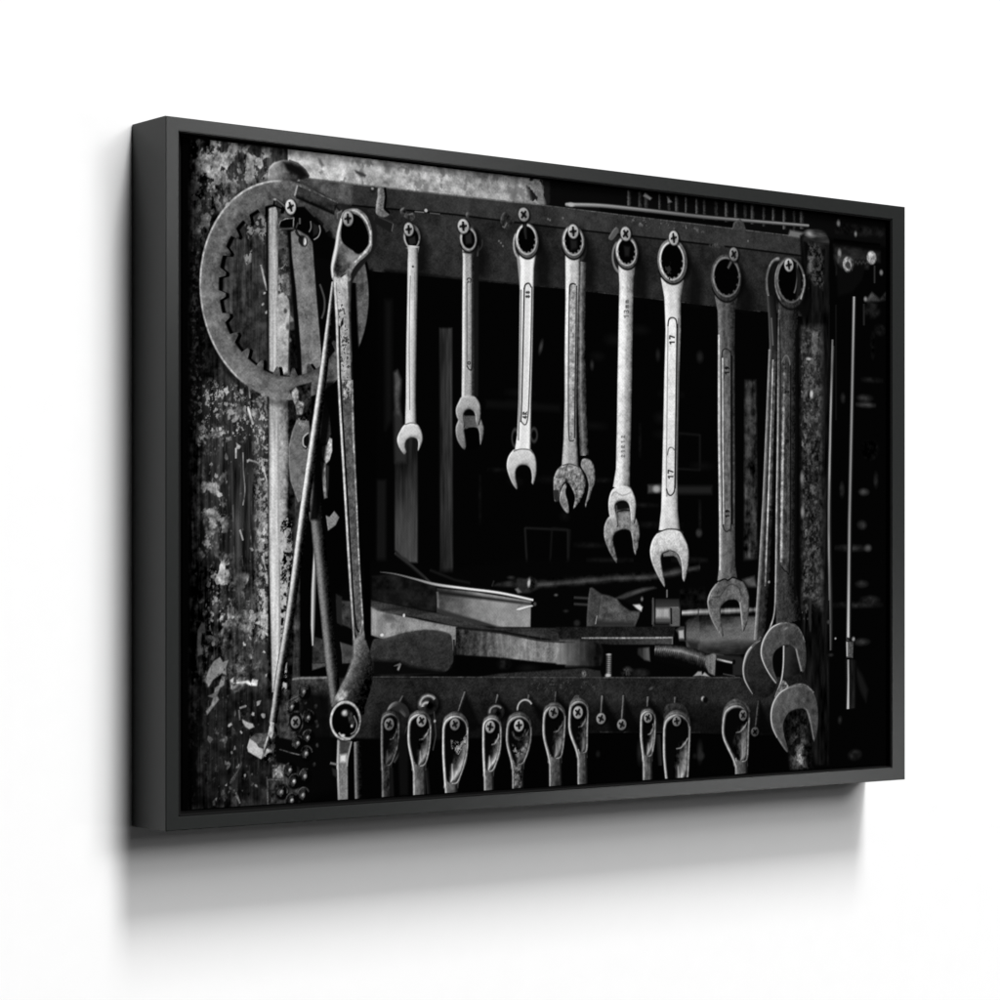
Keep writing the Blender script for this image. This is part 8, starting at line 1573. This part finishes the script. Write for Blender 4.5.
('S',[706.7,115.3,707.9,158.3,707.3,228.1,705.6,361.4],[1.27,1.27,1.27,1.27],{'v': 20,'e': 0.61}),
('S',[718.8,187.6,719.8,188.6,718.6,189.4,714.9,187.8,714.9,189.7],[1.27,1.41,1.05,1.03,1.42],{'v': 12,'e': 0.55,'cap': 1,'a': 0.9}),
('E',717.6,239.1,2.1,2.1,{'v': 22,'e': 0.73}),
('S',[730.5,124.2,730.3,227.3,728.6,361.3,728.3,402.5],[2.86,2.86,2.85,2.85],{'v': 10,'e': 0.98}),
('E',720.5,58.8,8.1,8.1,{'v': 0,'e': 1.23,'a': 0.7}),
('E',719.6,58,6.7,7.1,{'pr': [128.70000000000002,135.29999999999998,132,165,173.25,115.49999999999999],'li': (22,225),'e': 0.73,'n': {'f': 5}}),
('S',[718.9,53.7,720.3,62.3],[2.42,2.42],{'v': 25,'e': 0.61}),
('S',[723.7,57,715.5,59.1],[1.74,1.74],{'v': 25,'e': 0.61}),
('E',719.6,58,2,2.1,{'v': 17,'e': 0.61}),
('P',[710.5,448.6,728.3,448.9,734.7,461.9,736.2,478.7,746.2,486.7,758.8,501.3,728.3,497.9,708.8,497.3,701.7,494.5,707,487,710.5,469.1],{'v': 26,'n': {'f': 4},'e': 0.98}),
('P',[714.8,451.2,728.3,448.9,736.2,478.7,721.2,480.9,712.3,482],{'g': (711.3,453.8,52,735.5,459.4,20),'n': {'m': 3},'e': 1.23}),
('P',[696.3,430,688.7,436.6,682.5,446.3,680.5,456,683.7,465.9,691.2,477.7,700.5,487.8,703.4,486,701.4,481,697.7,473.6,696.6,462.5,699.7,455.2,706.5,451,714.9,448.7,723.5,449.5,729.5,453.9,732,460.7,735.5,470.7,738.9,477,742.3,474.6,744.4,463.5,743.4,451,738.9,438.6,730.3,429.8,718.4,425.9,706.5,426.4],{'sm': 1,'g': (700,433.1,78,735.5,469.7,50),'n': {'m': 5,'s': 4,'f': 4},'b': [(90,1.59,195),(30,1.22,280)],'e': 0.73}),
('S',[707.3,426.4,696.3,430.3,688.2,437.2,682.3,446.9,680.8,457.3,684.5,467.1,692.1,477.7,701.4,487.2],[1.08,2.28,2.54,2.73,2.5,1.83,1.49,1.21],{'pr': [140,220,90],'sm': 1,'e': 0.6}),
('S',[707.3,426.4,718.4,425.9,729.5,428.8,737.2,436.1,742.3,446.1],[1.03,1.03,1.12,1.29,1.35],{'v': 95,'sm': 1,'e': 0.61,'n': {'s': 20}}),
('S',[730,453.3,732,460.7,735.5,470.7,737.2,475.7],[1.68,1.67,1.66,1.66],{'v': 140,'e': 0.62}),
('E',715.5,431.7,2.6,1,{'v': 130,'e': 0.73,'rot': -20}),
('S',[700.5,457.7,699.7,469.9,703.1,477.4],[2.11,2.1,2.01],{'v': 6,'sm': 1,'e': 0.85}),
('S',[712.4,449.7,711.8,469.2,709.1,484.5,704.2,494.6,700.7,501.7],[2.55,2.55,2.51,2.45,2.45],{'pr': [120,215,90],'sm': 1,'e': 0.61}),
('P',[710.5,484.5,714.8,485.9,719.4,491.2,707,499.8,698.2,507.2,700,499.6],{'v': 110,'n': {'s': 34},'e': 0.73}),
('P',[710.5,495.3,700.7,503.5,694.7,514.8,694.7,527.6,699.3,538,707,548.5,716.9,558.7,719.1,555.4,713.4,542.4,711.3,530.7,716.9,520.7,728.3,515.1,740.8,515,746.9,520.4,750.5,532.1,754.9,547.8,757.4,547.9,761,535.1,761.4,519.6,758.8,506.5,752.7,497.3,740.8,491,726.5,490.6],{'sm': 1,'g': (700,499.6,88,752.7,537.4,62),'n': {'m': 6,'s': 4,'f': 4},'b': [(95,1.6,190),(30,1.23,280)],'e': 0.74}),
('S',[719.4,492.5,707,497.8,698.2,507.2,694.7,518.6,696.1,531.5,702.8,543.2],[1.12,2.14,2.68,2.53,1.9,1.3],{'pr': [130,215,90],'sm': 1,'e': 0.61}),
('S',[717.6,492.9,731.9,489.4,744.4,491.1,755.2,498.6],[1.07,1.04,1.08,1.16],{'v': 120,'sm': 1,'e': 0.62,'n': {'s': 20}}),
('S',[744.4,515.9,749.8,529.5,754.9,546.6],[1.79,1.8,1.82],{'v': 120,'e': 0.62}),
('P',[713.4,525.7,719.4,518.2,731.9,515.5,744.4,516.9,750.5,532.1,754.2,547.8,755.6,576.9,719.4,575.2,718.3,555.4,713.4,542.4],{'v': 12,'n': {'s': 6},'e': 0.98}),
('P',[724.7,526.1,744.4,521.6,746.2,576,724.7,575],{'v': 40,'mk': ('m',0,1.5),'n': {'s': 10},'e': 3.69}),
('P',[723,544,742.6,544.8,744.4,576.4,723,575.4],{'v': 60,'mk': ('m',0,1.5),'n': {'s': 12,'m': 10},'e': 3.69}),
('P',[730.1,557.2,739,555,739,570.5,731.9,575.3],{'v': 125,'n': {'s': 30,'m': 20},'e': 3.69}),
('P',[-4.4,-9.6,7.5,-10.8,7.5,587,-4.4,586.4],{'v': 3,'e': 2.78}),
]

# ================================================================ helpers
def obj(name, bm_or_mesh, material, parent=None):
    if isinstance(bm_or_mesh, bmesh.types.BMesh):
        me = bpy.data.meshes.new(name)
        bm_or_mesh.normal_update()
        bm_or_mesh.to_mesh(me); bm_or_mesh.free()
    else:
        me = bm_or_mesh
    me.materials.append(material)
    o = bpy.data.objects.new(name, me)
    C.objects.link(o)
    if parent:
        o.parent = parent
    return o


def new_material(name):
    m = bpy.data.materials.new(name); m.use_nodes = True
    nt = m.node_tree
    return m, nt, nt.nodes['Principled BSDF']


def prism(bm, quad, y0, y1):
    """quad: four (x, z) corners, front at y0, back at y1"""
    f = [bm.verts.new((x, y0, z)) for x, z in quad]
    b = [bm.verts.new((x, y1, z)) for x, z in quad]
    bm.faces.new(f)
    bm.faces.new(b[::-1])
    for i in range(4):
        j = (i + 1) % 4
        bm.faces.new((f[j], f[i], b[i], b[j]))
    bmesh.ops.recalc_face_normals(bm, faces=bm.faces)
    return f, b


# ---- materials
wall_mat, nt, bs = new_material('matt_white_wall')
bs.inputs['Roughness'].default_value = 0.9
bs.inputs['Specular IOR Level'].default_value = 0.0
tc = nt.nodes.new('ShaderNodeTexCoord')
nz = nt.nodes.new('ShaderNodeTexNoise'); nz.inputs['Scale'].default_value = 40; nz.inputs['Detail'].default_value = 3
mx = nt.nodes.new('ShaderNodeMix'); mx.data_type = 'RGBA'
mx.inputs[6].default_value = (0.905, 0.905, 0.905, 1); mx.inputs[7].default_value = (0.93, 0.93, 0.93, 1)
nt.links.new(tc.outputs['Object'], nz.inputs['Vector'])
nt.links.new(nz.outputs['Fac'], mx.inputs[0])
nt.links.new(mx.outputs[2], bs.inputs['Base Color'])

frame_mat, nt, bs = new_material('satin_charcoal_lacquer')
tc = nt.nodes.new('ShaderNodeTexCoord')
nz = nt.nodes.new('ShaderNodeTexNoise'); nz.inputs['Scale'].default_value = 260; nz.inputs['Detail'].default_value = 4
mx = nt.nodes.new('ShaderNodeMix'); mx.data_type = 'RGBA'
mx.inputs[6].default_value = (0.0185, 0.0198, 0.0193, 1); mx.inputs[7].default_value = (0.0215, 0.0228, 0.0223, 1)
rr = nt.nodes.new('ShaderNodeMapRange'); rr.inputs['To Min'].default_value = 0.19; rr.inputs['To Max'].default_value = 0.23
nt.links.new(tc.outputs['Object'], nz.inputs['Vector'])
nt.links.new(nz.outputs['Fac'], mx.inputs[0]); nt.links.new(nz.outputs['Fac'], rr.inputs['Value'])
nt.links.new(mx.outputs[2], bs.inputs['Base Color']); nt.links.new(rr.outputs['Result'], bs.inputs['Roughness'])
bs.inputs['Specular IOR Level'].default_value = 0.18
bp = nt.nodes.new('ShaderNodeBump'); bp.inputs['Strength'].default_value = 0.06; bp.inputs['Distance'].default_value = 0.0004
n2 = nt.nodes.new('ShaderNodeTexNoise'); n2.inputs['Scale'].default_value = 900; n2.inputs['Detail'].default_value = 2
nt.links.new(tc.outputs['Object'], n2.inputs['Vector'])
nt.links.new(n2.outputs['Fac'], bp.inputs['Height']); nt.links.new(bp.outputs['Normal'], bs.inputs['Normal'])

liner_mat, nt, bs = new_material('black_rebate')
bs.inputs['Roughness'].default_value = 0.8
bs.inputs['Specular IOR Level'].default_value = 0.1
nz = nt.nodes.new('ShaderNodeTexNoise'); nz.inputs['Scale'].default_value = 300
mx = nt.nodes.new('ShaderNodeMix'); mx.data_type = 'RGBA'
mx.inputs[6].default_value = (0.0052, 0.0052, 0.0052, 1); mx.inputs[7].default_value = (0.0068, 0.0068, 0.0068, 1)
nt.links.new(nz.outputs['Fac'], mx.inputs[0]); nt.links.new(mx.outputs[2], bs.inputs['Base Color'])

print_mat, nt, bs = new_material('ink_on_canvas')
at = nt.nodes.new('ShaderNodeAttribute'); at.attribute_name = 'ink'
nt.links.new(at.outputs['Color'], bs.inputs['Base Color'])
bs.inputs['Roughness'].default_value = 0.9
bs.inputs['Specular IOR Level'].default_value = 0.0

# ================================================================ the wall
WX, WZ = 14.0, 14.0
bm = bmesh.new()
vs = [bm.verts.new(p) for p in ((-WX, 0, -WZ), (WX, 0, -WZ), (WX, 0, WZ), (-WX, 0, WZ))]
bm.faces.new(vs)
vb = [bm.verts.new((p.co.x, 0.12, p.co.z)) for p in vs]
bm.faces.new(vb[::-1])
for i in range(4):
    j = (i + 1) % 4
    bm.faces.new((vs[j], vs[i], vb[i], vb[j]))
wall = obj('wall', bm, wall_mat)
wall['kind'] = 'structure'

# ================================================================ the framed print
root = bpy.data.objects.new('framed_canvas_print', None)
C.objects.link(root)
root.empty_display_size = 0.1
root.location = (CX, 0, CZ - FRAME_H / 2)
root['label'] = 'black and white print of hanging wrenches in a charcoal frame on the white wall'
root['category'] = 'framed picture'

HW = FRAME_W / 2
YF, YB = -FRAME_D, -0.0008
# x from the centre, z from the bottom edge.  The face of the moulding is a little uneven.
OUT = [(-HW, FRAME_H), (HW, FRAME_H), (HW, 0.0), (-HW, 0.0)]
INN = [(-HW + 0.0129, FRAME_H - 0.0117), (HW - 0.0201, FRAME_H - 0.0147),
       (HW - 0.0201, 0.0137), (-HW + 0.0129, 0.0118)]
for i in range(4):
    j = (i + 1) % 4
    bm = bmesh.new()
    f, b = prism(bm, (OUT[i], OUT[j], INN[j], INN[i]), YF, YB)
    edges = [e for e in bm.edges if set(e.verts) in ({f[0], f[1]}, {f[2], f[3]})]
    bmesh.ops.bevel(bm, geom=edges, offset=0.0007, segments=2, affect='EDGES')
    obj('frame_rail', bm, frame_mat, root)
    # black rebate that lines the inside of the rail
    bm = bmesh.new()
    a, c = INN[i], INN[j]
    t = 0.0012
    dx, dz = [(0, -t), (-t, 0), (0, t), (t, 0)][i]
    e = 0.0003
    ex, ez = [(0, -e), (-e, 0), (0, e), (e, 0)][i]
    prism(bm, ((a[0] + ex, a[1] + ez), (c[0] + ex, c[1] + ez), (c[0] + dx, c[1] + dz), (a[0] + dx, a[1] + dz)),
          YF + 0.0012, YB - 0.006)
    obj('rebate_liner', bm, liner_mat, root)

bm = bmesh.new()
prism(bm, ((-HW + 0.0125, FRAME_H - 0.0113), (HW - 0.0197, FRAME_H - 0.0143), (HW - 0.0197, 0.0133), (-HW + 0.0125, 0.0114)),
      YF + 0.0080, YF + 0.0120)
obj('backing_board', bm, liner_mat, root)

# the canvas: a fine lattice that carries the ink, wrapped round its stretcher
paint_all(PICTURE)
X0 = -HW + 0.0200
ZT = FRAME_H - (0.38891 - 0.3737)
YC = YF + 0.006
tone = INK / 255.0
lin = np.where(tone <= 0.04045, tone / 12.92, ((tone + 0.055) / 1.055) ** 2.4) * INK_WHITE
gx, gz = np.meshgrid(X0 + GX / 1000.0, ZT - GY / 1000.0)
weave = 0.00004 * (np.sin(GX[None, :] * math.pi / 1.8) * np.sin(GY[:, None] * math.pi / 1.8))
front = np.stack([gx, YC + weave, gz], -1).reshape(-1, 3)
idx = np.arange(NY * NX).reshape(NY, NX)
quads = np.stack([idx[1:, :-1], idx[1:, 1:], idx[:-1, 1:], idx[:-1, :-1]], -1).reshape(-1, 4)
loop = np.concatenate([idx[0, :], idx[1:, -1], idx[-1, -2::-1], idx[-2:0:-1, 0]])
side = front[loop].copy(); side[:, 1] = YF + 0.0078
n0 = len(front); m = len(loop)
sidx = n0 + np.arange(m)
k = np.arange(m); k2 = (k + 1) % m
squads = np.stack([loop[k], loop[k2], sidx[k2], sidx[k]], -1)
co = np.concatenate([front, side]).astype(np.float32)
fq = np.concatenate([quads, squads]).astype(np.int32)
me = bpy.data.meshes.new('canvas')
me.vertices.add(len(co)); me.vertices.foreach_set('co', co.ravel())
me.loops.add(fq.size); me.loops.foreach_set('vertex_index', fq.ravel())
me.polygons.add(len(fq)); me.polygons.foreach_set('loop_start', np.arange(0, fq.size, 4, dtype=np.int32))
me.update(calc_edges=True)
att = me.color_attributes.new('ink', 'FLOAT_COLOR', 'POINT')
col = np.ones((len(co), 4), np.float32)
col[:n0, :3] = lin.reshape(-1, 1)
col[n0:, :3] = 0.004
att.data.foreach_set('color', col.ravel())
canvas = obj('canvas', me, print_mat, root)
canvas['label'] = 'black and white photograph of combination wrenches hung on screws over a workshop tray'

scene.render.resolution_x = 1024
scene.render.resolution_y = 1024
